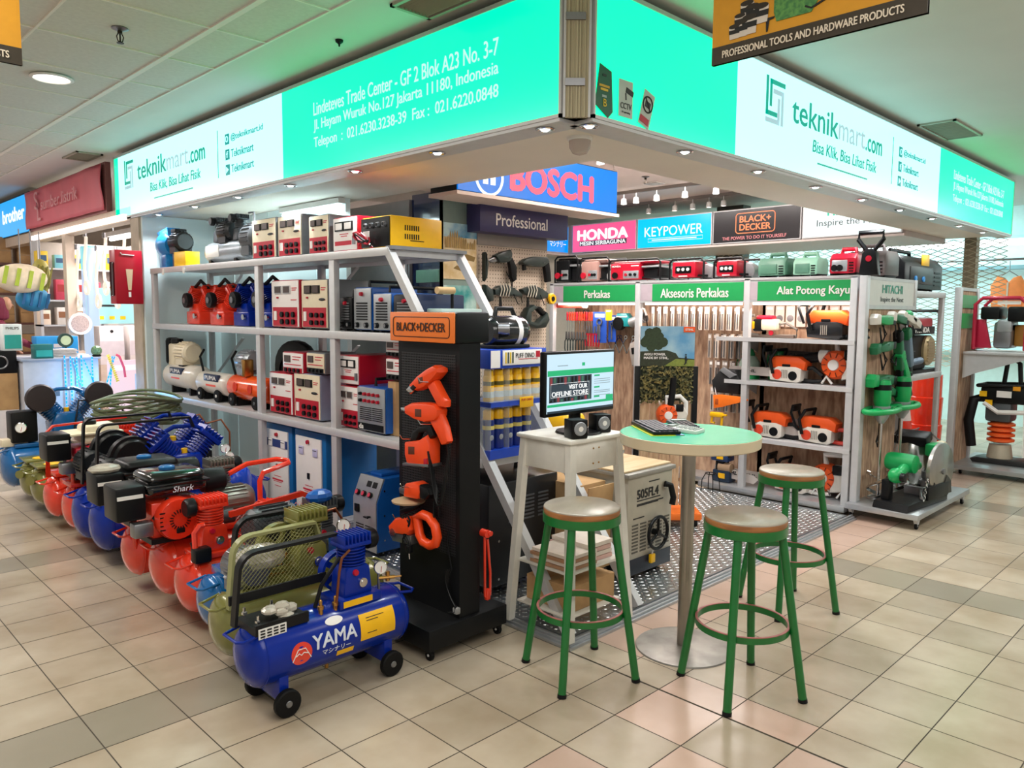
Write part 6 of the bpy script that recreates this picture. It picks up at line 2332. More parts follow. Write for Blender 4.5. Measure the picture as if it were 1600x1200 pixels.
def pliers(m):
    def b(r):
        mb = MB()
        for s in (-1, 1):
            mb.tube([(0, 0, -.06), (s * .018, 0, -.1), (s * .02, 0, -.17), (s * .013, 0, -.2)], .006, 6)
        mb.out('grips', m, r)
        MB().prism([(-.012, -.07), (.012, -.07), (.007, 0), (-.007, 0)], 'y', -.006, .006, .002).out('jaw', STEEL, r)
    return b


rnd = random.Random(21)
for k in range(11):
    y = 3.02 - k * .032
    hung('screwdriver', 'red handled screwdriver in the Perkakas bay', 'screwdriver', y, 1.5, screwdriver(RED if k % 4 else CRIM), 'red screwdrivers on the wall')
for k in range(3):
    hung('screwdriver', 'black handled screwdriver beside the red ones', 'screwdriver', 2.82 - k * .03 + .11 - .11, 1.52, screwdriver(BLACK), 'black screwdrivers on the wall', x=3.42)
for k in range(8):
    hung('pliers', 'dark handled pliers below the screwdrivers', 'pliers', 3.03 - k * .036, 1.3, pliers(mat('dark grip', '#2f3b3c', .4)), 'dark pliers on the wall')
for k in range(5):
    hung('pliers', 'red handled pliers between the dark pliers and the blue cards', 'pliers', 2.76 - k * .034, 1.36, pliers(CRIM), 'red pliers on the wall')
for k in range(6):
    hung('wrench', 'short grey tool with white tag low in the Perkakas bay', 'tool', 2.72 - k * .036, 1.14, pliers(mat('grey grip', '#4a4a4e', .4)), 'grey tagged tools on the wall')


def card_pack(c, w, h, item):
    def b(r):
        MB().box(-w / 2, w / 2, 0, .003, -h, 0).out('card', c, r, smooth=0)
        MB().box(-w * .35, w * .35, -.001, 0, -h * .18, -h * .06).out('header', PANEL_W, r, smooth=0)
        if item == 'bit':
            MB().cyl((0, -.006, -h * .3), (0, -.006, -h * .95), w * .16, n=6).out('drill_bit', STEEL, r)
        elif item == 'saw':
            MB().lathe([(0, -.004), (w * .36, -.004), (w * .36, 0)], (0, -.002, -h * .6), 'y', 16).out('disc', STEEL, r)
        elif item == 'tool':
            mb = MB()
            mb.torus((0, -.008, -h * .33), w * .18, w * .05, 'y', 14, 5)
            mb.cyl((0, -.008, -h * .4), (0, -.008, -h * .9), w * .08, n=8)
            mb.out('tool', STEEL, r)
    return b


BCARD = mat('blue card', '#2450b4', .4)
hung('tool_pack', 'wide blue carded tool pack in the Perkakas bay', 'pack', 2.6, 1.5, card_pack(BCARD, .17, .3, 'tool'), x=3.4)
hung('tool_pack', 'narrow blue carded tool pack behind the wide one', 'pack', 2.47, 1.47, card_pack(BCARD, .09, .26, 'tool'), x=3.43)
hung('tool_pack', 'yellow price card with black print by the teal saw', 'pack', 2.46, 1.52, card_pack(YEL, .075, .1, None), x=3.36)


def circ_saw(r):
    MB().prism([(-.1, 0), (.1, 0), (.11, .06), (.05, .13), (-.06, .13), (-.1, .07)], 'y', -.04, .04, .015).out('body', mat('teal tool', '#187f86', .35), r)
    MB().lathe([(0, -.05), (.06, -.05), (.065, -.042), (.065, 0)], (-.04, 0, .03), 'y', 20).out('guard', BLACK, r)
    MB().box(-.06, .06, -.044, -.04, .09, .1).out('stripe', PANEL_W, r, smooth=0)


hung('circular_saw', 'teal power saw hanging beside the yellow price card', 'power tool', 2.35, 1.36, circ_saw, x=3.46)


def spot_torch(r):
    MB(Matrix.Rotation(-.35, 4, 'Y')).lathe([(.04, -.1), (.048, -.09), (.045, .04), (.052, .06), (.052, .075), (.04, .07)], (0, 0, 0), 'x', 20).out('barrel', SILV, r)
    MB(Matrix.Rotation(-.35, 4, 'Y')).lathe([(0, .068), (.042, .068), (.042, .07)], (0, 0, 0), 'x', 20).out('mouth', BLACK, r)
    MB().tube([(-.0, 0, .05), (.02, -.01, .11), (.07, -.01, .1), (.09, 0, .04)], .01).out('handle', PANEL_W, r)
    MB().tube([(.09, 0, .0), (.11, 0, -.15), (.1, 0, -.35)], .005).out('cord', BLACK, r)


hung('heat_blower', 'silver barrel blower hanging near the grey upright', 'power tool', 2.15, 1.43, spot_torch, x=3.42)


def spray_gun(r):
    MB().lathe([(.02, .0), (.032, .01), (.032, .08), (.02, .095), (0, .095)], (.0, 0, 0), 'z', 16).out('cup', mat('spray cup', '#bdb3ab', .25, .4), r)
    MB().tube([(0, 0, 0), (.0, -.01, -.03), (.06, -.01, -.05)], .012).out('gun', STEEL, r)


hung('spray_gun', 'spray gun with upturned cup at the top of the Perkakas bay', 'spray gun', 2.14, 1.52, spray_gun, x=3.45)


def grey_tool(r):
    MB(Matrix.Rotation(-.2, 4, 'Y')).prism([(-.055, 0), (.045, 0), (.06, .18), (.04, .23), (-.04, .22), (-.06, .17)], 'y', -.03, .03, .012).out('body', mat('putty plastic', '#a9a29c', .4), r)
    MB(Matrix.Rotation(-.2, 4, 'Y')).box(-.03, .03, -.034, -.03, .11, .17, .002).out('label', BLACK, r)
    mb = MB()
    for k in range(4):
        mb.tube([(.04 + .015 * k, .01, .12), (.08 + .012 * k, 0, -.02 - .04 * k), (.02 + .01 * k, 0, -.12 - .03 * k), (-.03, 0, -.02)], .005, 6)
    mb.out('cord', BLACK, r)


hung('vacuum_sealer', 'grey handheld machine with bundled black cable by the upright', 'power tool', 2.16, 1.0, grey_tool, x=3.44)


def wrench_v(r):
    for s in (-1, 1):
        mb = MB(Matrix.Rotation(s * .45, 4, 'Y'))
        mb.box(-.007, .007, -.004, .004, 0, .16, .002)
        mb.torus((0, 0, .175), .016, .006, 'y', 14, 5)
        mb.out('wrench', CHROME, r)


for k in range(3):
    hung('wrench_set', 'pair of crossed chrome wrenches above the monitor', 'wrench', 2.52 - k * .09, 1.1, wrench_v, 'crossed wrenches on the wall', x=3.5)
r = thing('tube_lamp', 'glossy red tube lying along the top of the Perkakas bay', 'tube', (3.34, 2.93, 1.56), -PI / 2)
MB().lathe([(0, -.2), (.02, -.2), (.024, -.19), (.024, .19), (.02, .2), (0, .2)], axis='x', n=14).out('tube', mat('shiny red tube', '#ef4a3c', .2), r)
for s in (-1, 1):
    MB().lathe([(.026, -.02), (.026, .02)], (s * .19, 0, 0), 'x', 14).out('end_cap', WHITE, r)

# carded bits covering the Aksesoris bay
PK = [mat('pack silver', '#b5a79b', .3, .1, .1), mat('pack grey', '#8f8278', .35, 0, .1), mat('pack pale', '#d6c9bd', .35, 0, .08), mat('pack dark', '#6b5b52', .4, 0, .1)]
for k in range(27):
    hung('bit_pack', 'slim carded drill bit in the top row of the Aksesoris bay', 'pack', 1.95 - k * .0355, 1.55, card_pack(PK[(k * 7) % 4 if k % 3 else 2], .031, .2, 'bit'), 'top row of carded bits', x=3.36 + .03 * (k % 2))
for row, (z, ys, n) in enumerate(((1.32, 1.38, 11), (1.09, 1.36, 10), (.86, 1.34, 9))):
    for k in range(n):
        hung('bit_pack', ('carded bit below the top row, beside the tree poster', 'carded bit at mid height, beside the tree poster', 'carded bit above the black bag')[row], 'pack', ys - k * .036, z, card_pack(PK[(k * 5 + row) % 4], .034, .21, 'bit'),
             'carded bits beside the poster, row %s' % ('one', 'two', 'three')[row], x=3.4 + .03 * (k % 2))
for row in range(4):
    for k in range(4):
        hung('bit_pack', 'carded accessory between the grey upright and the poster', 'pack', 1.95 - k * .045, 1.3 - row * .2, card_pack(PK[(k + row) % 4], .036, .16, 'saw' if row % 2 else 'bit'), 'accessory packs by the upright', x=3.42)

# bag, orange saw and yellow frame at the edge of the second bay
r = thing('tool_bag', 'black bag with grey flap hanging right of the tree poster', 'bag', (3.3, 1.12, .83))
MB().prism([(-.12, 0), (.12, 0), (.14, .1), (.06, .2), (-.08, .2), (-.13, .12)], 'x', -.06, .06, .02).out('bag', mat('black nylon', '#18191b', .6, 0, .1), r)
MB().prism([(-.1, .16), (.02, .22), (.06, .19), (-.04, .13)], 'x', -.075, -.05, .008).out('flap', mat('grey nylon', '#75777a', .5), r)
MB().tube([(-.05, .12, .12), (-.06, .09, -.0), (-.06, .04, -.12)], .004).out('strap', PANEL_W, r)
r = thing('hand_saw', 'bright orange plastic hand saw below the black bag', 'saw', (3.22, 1.08, .70))
mb = MB()
mb.prism([(.13, 0), (.14, .11), (.07, .12), (-.16, .115), (-.18, .09), (.06, .015)], 'x', -.008, .008, .003)
mb.out('blade', mat('saw orange', '#f5781e', .4), r)
MB().box(-.012, .012, .085, .12, .03, .085, .01).out('grip_hole', mat('saw dark orange', '#a84a10', .5), r)
r = thing('moulded_tool', 'yellow moulded tool shaped like a spray gun under the orange saw', 'tool', (3.2, 1.17, .56))
mb = MB()
mb.box(-.02, .02, -.06, .06, .07, .11, .01)
mb.tube([(0, -.05, .07), (0, -.045, -.0)], .011)
mb.tube([(0, .04, .08), (0, .05, .02), (0, .02, .02)], .011)
mb.box(-.015, .015, -.09, -.05, .085, .1, .004)
mb.out('frame', YEL, r)
for lab, y, z, c, h in (('blue and black drill press head on the base of the second bay', 1.16, .25, mat('machine blue', '#203a66', .35), .1), ('tan topped tool with dark blue body beside the long white bars', 1.14, .076, mat('machine navy', '#1b2f45', .35), .17)):
    r = thing('bench_tool', lab, 'machine', (3.3, y, z))
    MB().box(-.06, .06, -.08, .08, 0, h * .6, .012).out('body', c, r)
    MB().lathe([(.0, -.07), (.04, -.06), (.045, .05), (.0, .06)], (-.02, -.02, h * .72), 'y', 18).out('motor', BLACK if z > .2 else mat('tan cover', '#a08468', .5), r)
    MB().box(-.066, -.06, -.04, .02, h * .2, h * .45).out('label', YEL, r, smooth=0)
    if z > .2:
        MB().box(-.05, .05, -.04, .04, -.175, 0.01, .01).out('column_foot', BLACKM, r)
# spidery wire stand in front
r = thing('wire_stand', 'thin black wire legs standing in front of the second bay', 'stand', (3.05, 1.12, .03))
mb = MB()
for a, b in ((-.05, -.05), (.05, -.05), (-.05, .05), (.05, .05)):
    mb.tube([(a * .6, b * .6, .15), (a, b, .1), (a * 1.1, b * 1.1, 0)], .004, 6)
mb.torus((0, 0, .15), .045, .004, 'z', 18, 6)
mb.out('legs', BLACK, r)

# ================================================================== SAWS ON THE SHELVES
SW_W = mat('saw casing white', '#d9d3ca', .4, 0, .05)
OR2 = mat('saw orange red', '#ee5a20', .35, 0, .05)
BARW = mat('guide bar', '#cfc6c0', .3, .2, .04)


def chainsaw(label, y, z, x=3.36, s=1., bar=True, cover=OR2, case=SW_W, rear=BLACK, word=True, dot=True, barlen=.34):
    r = thing('chainsaw', label, 'chainsaw', (x, y, z), -PI / 2, 'chainsaws on the wall rack')
    r.scale = (s, s, s)
    mb = MB()
    mb.prism([(-.09, .012), (.11, 0), (.14, .02), (.14, .1), (.1, .115), (-.03, .115), (-.1, .075)], 'y', -.06, .07, .012)
    mb.out('engine_case', case, r)
    MB().prism([(-.1, .1), (.12, .1), (.16, .09), (.17, .15), (.12, .185), (-.06, .185), (-.1, .16)], 'y', -.055, .065, .014).out('top_cover', cover, r)
    MB().tube([(-.06, -.075, .06), (-.08, -.08, .16), (-.05, -.06, .225), (-.03, .06, .23), (-.06, .085, .16)], .012, 8).out('front_handle', BLACK, r)
    mb = MB()
    mb.tube([(-.11, -.06, .1), (-.15, -.06, .2), (-.14, -.06, .25), (-.14, .06, .25), (-.15, .06, .2), (-.11, .06, .1)], .009, 7)
    mb.box(-.148, -.132, -.055, .055, .21, .255, .005)
    mb.out('hand_guard', BLACK, r)
    MB().tube([(.12, 0, .1), (.2, 0, .11), (.27, 0, .06), (.275, 0, .025), (.2, 0, .015), (.12, 0, .02)], .015, 8).out('rear_handle', rear, r)
    if dot:
        MB().lathe([(0, -.008), (.034, -.006), (.036, 0)], (-.035, -.06, .055), 'y', 20).out('round_badge', mat('badge red orange', '#d8452a', .35), r)
        MB().lathe([(0, -.008), (.03, -.006), (.033, 0)], (.08, -.06, .05), 'y', 20).out('filter_cap', BLACK, r)
    mb = MB()
    for k in range(4):
        mb.box(.0 + k * .012, .005 + k * .012, -.063, -.058, .03, .09)
    mb.out('louvre', mat('casing shade', '#8b867e', .5), r, smooth=0)
    MB().box(.0, .06, -.06, -.055, .112, .13, .004).out('choke_lever', BLACK, r)
    if bar:
        b = MB().prism([(-.09, .03), (-.09, .095), (-.09 - barlen + .03, .092), (-.09 - barlen, .078), (-.09 - barlen, .05), (-.09 - barlen + .03, .033)], 'y', .0, .006).out('guide_bar', BARW, r)
        if word:
            text('STIHL', INKB, (-.09 - barlen * .55, .0, .063), UX, UZ, barlen * .32, .02, r, bold=.02)
    return r


chainsaw('chainsaw with lettered white bar on the middle shelf, beside the green sprayer', .66, .953, barlen=.36, s=1.12)
chainsaw('chainsaw with all black casing and orange lid on the top shelf', .36, 1.302, s=1.2, case=mat('gloss black case', '#141519', .25), bar=False, dot=False)
chainsaw('chainsaw with two round badges on the lower shelf, next to the table edge', .80, .494, bar=False, s=1.12)
chainsaw('chainsaw with red rear handle on the lower shelf near the end upright', .40, .494, bar=True, barlen=.3, s=1.12, word=False, rear=mat('dull red handle', '#c2372a', .4))
chainsaw('chainsaw on the floor board behind the stool, wide lettered bar', .58, .077, s=1.15, barlen=.42, rear=WHITE)
r = thing('guide_bar', 'long white STIHL bar lying on the floor board of the rack', 'saw bar', (3.28, 1.02, .077), -PI / 2)
MB().prism([(-.2, .05), (-.2, .13), (.16, .09), (.2, .06), (.16, .02)], 'y', 0, .006).out('bar', BARW, r)
text('STIHL', INKB, (-.06, 0, .088), UX, UZ, .14, .03, r, bold=.03, shear=.2)
r = thing('guide_bar', 'grey chain bar lettered W GNER on the board above the middle shelf', 'saw bar', (3.54, .72, 1.1), -PI / 2)
MB().prism([(-.2, .0), (-.2, .1), (.2, .09), (.22, .05), (.2, .01)], 'y', 0, .008).out('bar', mat('smoked bar', '#5c504a', .4, .2), r)
text('W  GNER', INKB, (0.02, 0, .05), UX, UZ, .26, .045, r, bold=.02)
r = thing('guide_bar', 'plain pale bar leaning between two lower shelf chainsaws', 'saw bar', (3.5, .5, .494), -PI / 2)
MB().prism([(-.24, .09), (.24, .03), (.25, .1), (-.22, .16)], 'y', 0, .006).out('bar', BARW, r)
# brush cutter engine on the top shelf
r = thing('brush_cutter', 'petrol hedge trimmer with cream tank and looped grey handle on the top shelf', 'trimmer', (3.36, .83, 1.302), -PI / 2)
MB().box(-.04, .1, -.05, .05, .06, .15, .02).out('fuel_tank', CREAM, r)
MB().box(-.1, -.03, -.055, .05, .05, .15, .012).out('engine', BLACK, r)
MB().box(-.105, -.085, -.06, -.02, .07, .13, .003).out('yellow_tag', YEL, r)
MB().box(-.08, .06, -.045, .045, .14, .18, .015).out('cover', CRIM, r)
MB().tube([(-.06, -.02, .02), (-.16, -.03, .03), (-.19, -.03, .1), (-.18, -.03, .17), (-.1, -.03, .18)], .012, 8).out('front_loop', mat('grey grip bar', '#6e675f', .4), r)
MB().tube([(.1, 0, .11), (.16, 0, .12), (.25, 0, .07), (.25, 0, .02), (.1, 0, .02)], .01, 8).out('rear_handle', mat('grey grip bar', '#6e675f'), r)
MB().box(-.15, .24, -.03, .03, 0, .025, .006).out('gear_case', mat('brown grey metal', '#5f5148', .4, .3), r)
MB().lathe([(0, -.008), (.02, -.006), (.02, 0)], (.05, -.03, .04), 'y', 14).out('knob', CRIM, r)
for k in range(9):
    hung('chain_pack', 'small white chain pack with red header at the back of the top shelf', 'pack', .9 - k * .09, 1.56 if k != 4 else 1.55, card_pack(mat('pack white', '#d8c9c0', .4), .075, .17, 'saw'), 'white chain packs in the saw bay', x=3.53)
# pressure sprayers
for lab, y, x in (('clear pressure sprayer with green base and pump on the middle shelf', 1.02, 3.44), ('green topped pressure sprayer half hidden behind the chainsaw', .78, 3.5)):
    r = thing('pressure_sprayer', lab, 'sprayer', (x, y, .953))
    MB().lathe([(0, 0), (.085, 0), (.09, .02), (.088, .05), (0, .05)], n=22).out('base', TOOLG, r)
    MB().lathe([(.085, .05), (.085, .13), (.06, .18), (.03, .2)], n=22).out('bottle', mat('frosted bottle', '#a9c4b4', .25, 0, .05, alpha=.75), r)
    MB().lathe([(.04, .18), (.045, .2), (.03, .24), (.015, .25), (0, .25)], n=18).out('cap', mat('sprayer green', '#1d7a46', .4), r)
    MB().tube([(-.06, 0, .25), (.06, 0, .25)], .01).cyl((0, 0, .24), (0, 0, .255), .008).out('pump_handle', mat('sprayer green', '#1d7a46'), r)
    MB().tube([(0, .04, .2), (.0, .1, .2), (0, .12, .08), (0, .1, .03)], .007).out('hose', mat('sprayer green', '#1d7a46'), r)


def leaf_blower(label, y, z, x, s=1., tube=True):
    r = thing('leaf_blower', label, 'blower', (x, y, z), -PI / 2, 'leaf blowers on the wall rack')
    r.scale = (s, s, s)
    MB().lathe([(0, -.06), (.07, -.055), (.085, -.03), (.085, .04), (.0, .05)], (-.02, 0, .12), 'y', 26).out('fan_cover', OR2, r)
    MB().lathe([(0, -.068), (.03, -.066), (.034, -.055)], (-.02, 0, .12), 'y', 18).out('round_badge', PANEL_W, r)
    mb = MB()
    for k in range(10):
        a = 2 * PI * k / 10
        d = Vector((math.cos(a), 0, math.sin(a)))
        c = Vector((-.02, -.057, .12))
        mb.tube([c + d * .045, c + d * .072], 0, flat=(.006, .002, (0, 1, 0)))
    mb.out('cover_slots', mat('slot shade', '#7a2a10', .5), r, smooth=0)
    MB().prism([(.02, .03), (.12, .05), (.14, .13), (.1, .2), (.03, .2)], 'y', -.05, .05, .02).out('motor_housing', SW_W, r)
    MB().box(.04, .1, -.054, -.045, .15, .21, .008).out('air_filter', BLACK, r)
    MB().tube([(-.02, 0, .2), (-.03, 0, .26), (.08, 0, .27), (.13, 0, .22), (.13, 0, .12)], .018, 8).out('handle', WHITE, r)
    for q in (-.06, .1):
        MB().tube([(q - .03, -.04, .008), (q, -.05, .05), (q + .03, -.04, .008)], .008).out('foot', WHITE, r)
    if tube:
        MB().cyl((-.07, .0, .17), (-.12, 0, .165), .034, .04).out('collar', WHITE, r)
        MB().cyl((-.11, 0, .165), (-.36, 0, .12), .032, .028, 18).out('blow_tube', BLACK, r)
    return r


leaf_blower('orange and white leaf blower with black tube on the middle shelf', .24, .953, 3.4, 1.3)
leaf_blower('large orange backpack blower with white tank on the floor board', .29, .077, 3.4, 1.25, tube=False)

# ================================================================== TREE POSTER STAND ON ORANGE BASE
r = thing('promo_stand', 'black framed poster stand with leafy panel, lettered AKKU POWER MADE BY STIHL', 'stand', (1.98, .86, .03), -.78)
for s in (-1, 1):
    MB().box(s * .2 - .018, s * .2 + .018, -.02, .02, .1, 1.1, .003).out('post', BLACK, r)
MB().box(-.185, .19, -.012, .0, 1.1, 1.375).out('poster', two_tone('poster landscape sky', '#5f9ac4', '#a9c8d4', .4, 'noise', 4), r, smooth=0)
pt = mat('poster tree', '#2a3a20', .6, 0, .3, scale=60)
mb = MB()
rnd = random.Random(4)
for k in range(16):
    u, v = -.1 + rnd.gauss(0, .045), 1.29 + rnd.gauss(0, .028)
    mb.lathe([(0, -.001), (.035, -.001), (.035, 0)], (u, -.0125 - .0001 * k, min(v, 1.335)), 'y', 10)
mb.box(-.12, -.09, -.0145, -.012, 1.18, 1.26)
mb.out('tree_print', pt, r, smooth=0)
MB().prism([(-.185, 1.1), (.19, 1.1), (.19, 1.15), (.08, 1.16), (.06, 1.19), (-.0, 1.21), (-.185, 1.2)], 'y', -.0155, -.0135).out('hedge_print', mat('poster hedge', '#2d3320', .6, 0, .3, scale=60), r, smooth=0)
MB().prism([(-.02, 1.1), (.19, 1.1), (.19, 1.145), (.06, 1.15)], 'y', -.0165, -.0155).out('lawn_print', mat('poster lawn', '#7f8a3a', .6, 0, .2, scale=60), r, smooth=0)
mb = MB()
mb.cyl((.13, -.018, 1.12), (.13, -.018, 1.17), .006, n=6)
mb.cyl((.12, -.018, 1.11), (.14, -.018, 1.15), .004, n=6)
mb.sph((.13, -.018, 1.18), .006, 6, 5)
mb.out('figure_print', INKB, r)
text('AKKU POWER.', PANEL_W, (-.085, -.0165, 1.182), UX, UZ, .15, .016, r, bold=.04)
text('MADE BY STIHL.', PANEL_W, (-.075, -.0165, 1.157), UX, UZ, .17, .016, r, bold=.04)
MB().box(.11, .188, -.0185, -.0165, 1.335, 1.372).out('orange_tab', OR2, r, smooth=0)
text('STIHL', PANEL_W, (.149, -.0185, 1.353), UX, UZ, .055, .014, r, bold=.03)
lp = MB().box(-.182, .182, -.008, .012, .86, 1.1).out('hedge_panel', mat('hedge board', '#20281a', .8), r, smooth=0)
LEAF = two_tone('dry ivy leaf', '#3d4224', '#8a7c45', .6, 'noise', 30)
mb = MB()
for k in range(620):
    u, v = rnd.uniform(-.18, .18), rnd.uniform(.845, 1.1)
    M = Matrix.Translation((u, -.014 - rnd.uniform(0, .02), v)) @ Matrix.Rotation(rnd.uniform(0, 6.3), 4, 'Y') @ Matrix.Rotation(rnd.uniform(-.7, .7), 4, 'X')
    q = [M @ Vector(p) for p in ((-.012, 0, 0), (0, -.003, -.007), (.012, 0, 0), (0, -.003, .007))]
    mb._new(q, [(0, 1, 2, 3)])
lf = mb.out('leaves', LEAF, r, smooth=0)
PICK = two_tone('pale picket wood', '#b08d6a', '#c9a987', .6, 'noise', 8, stretch=(6, 1, 1))
for k in range(5):
    x = -.145 + k * .0725
    MB().prism([(x - .032, .12), (x + .032, .12), (x + .032, .83), (x, .87), (x - .032, .83)], 'y', -.006, .006).out('picket', PICK, r, smooth=0)
MB().box(-.21, .24, -.16, .12, .05, .1, .01).out('base', mat('base orange', '#f2731e', .4), r)
MB().box(-.2, .23, -.15, .11, .04, .05).out('base_rim', mat('brown tray', '#6a3a22', .5), r, smooth=0)
for x in (-.17, .2):
    for y in (-.13, .09):
        wheel(r, x, y, .03, .03, .02, 'x', hub=STEEL)
leaf = leaf_blower('orange leaf blower with upright tube hung on the leafy poster stand', 1.0, .62, 2.0, .85, tube=False)
leaf.location = (1.93, .79, .70)
leaf.rotation_euler = (0, 0, -.78)
MB().tube([(-.0, -.02, .2), (.015, -.02, .3), (.02, -.02, .42)], .026, 10).out('blow_tube', BLACK, leaf)
"""generators"""
# ================================================================== GREEN TOOL TROLLEY
r = thing('display_trolley', 'grey wheeled board with HITACHI header and reed back, at the end of the rack', 'display', (3.72, -.2, 0))
O = Matrix.Translation((-3.72, .2, 0))
MB(O).box(3.13, 4.33, -.45, .055, .075, .115, .004).out('platform', ALU, r)
MB(O).box(3.20, 3.27, .0, .05, .115, 1.775, .003).out('upright', ALUW, r)
MB(O).box(4.27, 4.31, .015, .05, 1.53, 1.775, .003).out('upright', ALUW, r)
MB(O).box(3.27, 4.27, .025, .05, 1.75, 1.775).out('rail', ALUW, r, smooth=0)
MB(O).box(3.27, 4.27, .015, .05, 1.535, 1.565).out('rail', ALUW, r, smooth=0)
MB(O).box(3.27, 4.27, .027, .045, 1.565, 1.75).out('header', mat('header white', '#d6d6d2', .4, 0, .03), r, smooth=0)
text('HITACHI', mat('hitachi teal', '#3f9d86', .4), Vector((3.79, .027, 1.688)) + O.translation, UX, UZ, .42, .062, r, bold=.02)
text('Inspire the Next', mat('hitachi black', '#3c4548', .4), Vector((3.79, .027, 1.605)) + O.translation, UX, UZ, .48, .048, r)
MB(O).box(3.27, 4.0, .03, .045, .115, 1.535).out('reed_back', REED, r, smooth=0)
for x in (3.2, 4.25):
    for y in (-.42, .03):
        MB(O).prism([(x - .04, .075), (x + .04, .075), (x + .012, .035), (x - .012, .035)], 'y', y - .012, y + .012).out('castor_fork', ALUW, r, smooth=0)
        wheel(r, x - 3.72, y + .2, .024, .024, .018, 'y')
TG = 'green and white power tools on the HITACHI board'
TDG = mat('deep tool green', '#14663f', .35, 0, .08)


def wall_tool(label, x, y, z, pieces, name='angle_grinder', rot=None):
    r = thing(name, label, 'power tool', (x, y, z), rot=rot, group=TG)
    for nm, m, poly, th in pieces:
        MB().prism(poly, 'y', -th, th, th * .4).out(nm, m, r)
    MB().tube([(.0, .028 - y, .02), (.0, -.05, .02)], .003, 5).out('hook', CHROME, r)
    mb = MB()
    for k in range(2):
        mb.tube([(.03 * k, .01, -.02), (.05 - .03 * k, -.01, -.1 - .02 * k), (-.02 + .02 * k, 0, -.17), (-.03, .01, -.05)], .005, 5)
    mb.out('cord', BLACK, r)
    return r


gr_body = [(-.12, -.02), (.02, -.035), (.12, -.03), (.13, .03), (.02, .04), (-.12, .03)]
gr_head = [(-.19, -.03), (-.11, -.03), (-.11, .045), (-.17, .05), (-.2, .02)]
for lab, x, z, m1, m2, sc, rot in (
        ('white headed grinder at the inner corner of the top row of green tools', 3.47, 1.45, TOOLG, SW_W, 1., 0.),
        ('green grinder, second in the top row under the HITACHI header', 3.78, 1.46, TDG, SW_W, .9, .1),
        ('grey white grinder, third in the top row under the HITACHI header', 4.0, 1.46, SW_W, SW_W, .9, .15),
        ('white and green drill at the open end of the top row', 4.12, 1.44, SW_W, TOOLG, .9, .3),
        ('round dark green grinder in the second row of the board', 3.5, 1.25, TDG, TDG, 1., -.1),
        ('silver and black drill hanging steeply in the second row', 4.02, 1.2, mat('silver blue', '#6d7f92', .35, .3), TDG, 1.0, 1.25),
        ('slim green drill in the middle of the second row', 3.83, 1.18, TDG, BLACK, 1., 1.3),
        ('green belt sander, inner end of the third row', 3.5, .95 + .05, TDG, TOOLG, 1.2, 0.),
        ('bright green trimmer in the middle of the third row', 3.95, 1.03, TOOLG, TOOLG, 1.15, .9),
        ('black handled green grinder just above the mixers', 3.62, .92, TDG, BLACK, .9, .2)):
    t = wall_tool(lab, x, -.03, z, [('body', m1, gr_body, .035), ('gear_head', m2, gr_head, .032), ('grip', BLACK, [(.1, -.03), (.2, -.035), (.21, .02), (.11, .03)], .025)], rot=(0, rot, 0))
    t.scale = (sc,) * 3


def mixer(label, x, y, z, group):
    r = thing('paint_mixer', label, 'mixer', (x, y, z), group=group)
    MB().lathe([(0, 0), (.05, .0), (.06, .03), (.06, .15), (.05, .19), (0, .2)], (0, 0, .03), 'z', 24).out('motor_housing', TOOLG, r)
    MB().lathe([(.0605, .12), (.0615, .14), (.0605, .16)], (0, 0, .03), 'z', 24).out('vent_ring', BLACK, r)
    pts = [(math.cos(t * PI / 10) * .24, math.sin(t * PI / 10) * .09, .0) for t in range(20)]
    MB().tube(pts, .022, 10, closed=True).out('loop_handle', TOOLG, r)
    MB().box(-.22, .22, -.02, .02, -.01, .02, .008).out('cross_bar', TOOLG, r)
    MB().lathe([(0, -.1), (.02, -.1), (.05, -.05), (.06, 0), (.06, .03), (0, .03)], n=22).out('gear_case', SILV, r)
    MB().cyl((0, 0, -.1), (0, 0, -.78 + .115), .011, n=10).out('shaft', CHROME, r)
    b = MB()
    for k in range(2):
        b.tube([(.075 * math.cos(t * .7 + k * PI), .075 * math.sin(t * .7 + k * PI), -.66 + .025 * t) for t in range(9)], 0, flat=(.012, .003))
    b.torus((0, 0, -.665), .075, .005, 'z', 24, 6)
    b.out('paddle', CHROME, r)
    mb = MB()
    for k in range(3):
        mb.tube([(.05, .03, .2), (.09 + .02 * k, .04, .05), (.1, .05, -.2 - .05 * k), (.06, .05, -.25)], .006, 6)
    mb.out('cord', BLACK, r)


mixer('green two handed mixer with long shaft, nearer the inner upright', 3.42, -.07, .79, TG)
mixer('green two handed mixer with long shaft, nearer the red cones', 3.84, -.07, .79, TG)

# big cut-off saw on the trolley
r = thing('cutoff_saw', 'green cut off saw with large steel disc guard on a black base', 'saw', (3.40, -.275, .117), -.1)
MB().prism([(-.26, 0), (.4, 0), (.4, .05), (.34, .07), (-.24, .05)], 'y', -.13, .12, .008).out('base', BLACKM, r)
MB().box(.02, .36, -.15, -.13, .05, .15, .004).out('spark_guard', BLACKM, r)
g = MB()
g.lathe([(0, -.022), (.19, -.02), (.2, -.012), (.2, .012), (.19, .02), (0, .022)], (.26, -.12, .245), 'y', 40)
g.out('disc_guard', mat('brushed guard', '#a9a7a2', .28, .9, .05), r)
MB().prism([(.1, .06), (.42, .06), (.4, .15), (.33, .2), (.28, .12), (.18, .11), (.12, .17)], 'y', -.147, -.142).out('lower_guard', mat('dark guard', '#3e3d3c', .35, .6), r)
MB().cyl((.26, -.155, .235), (.26, -.09, .235), .022).out('spindle', STEEL, r)
arm = MB()
arm.tube([(.16, .0, .27), (.05, .0, .29), (-.06, .0, .27), (-.16, .0, .24)], .036, 12)
arm.lathe([(0, -.12), (.065, -.11), (.07, -.05), (.07, .06), (.06, .09), (0, .09)], (.02, .06, .3), 'y', 22)
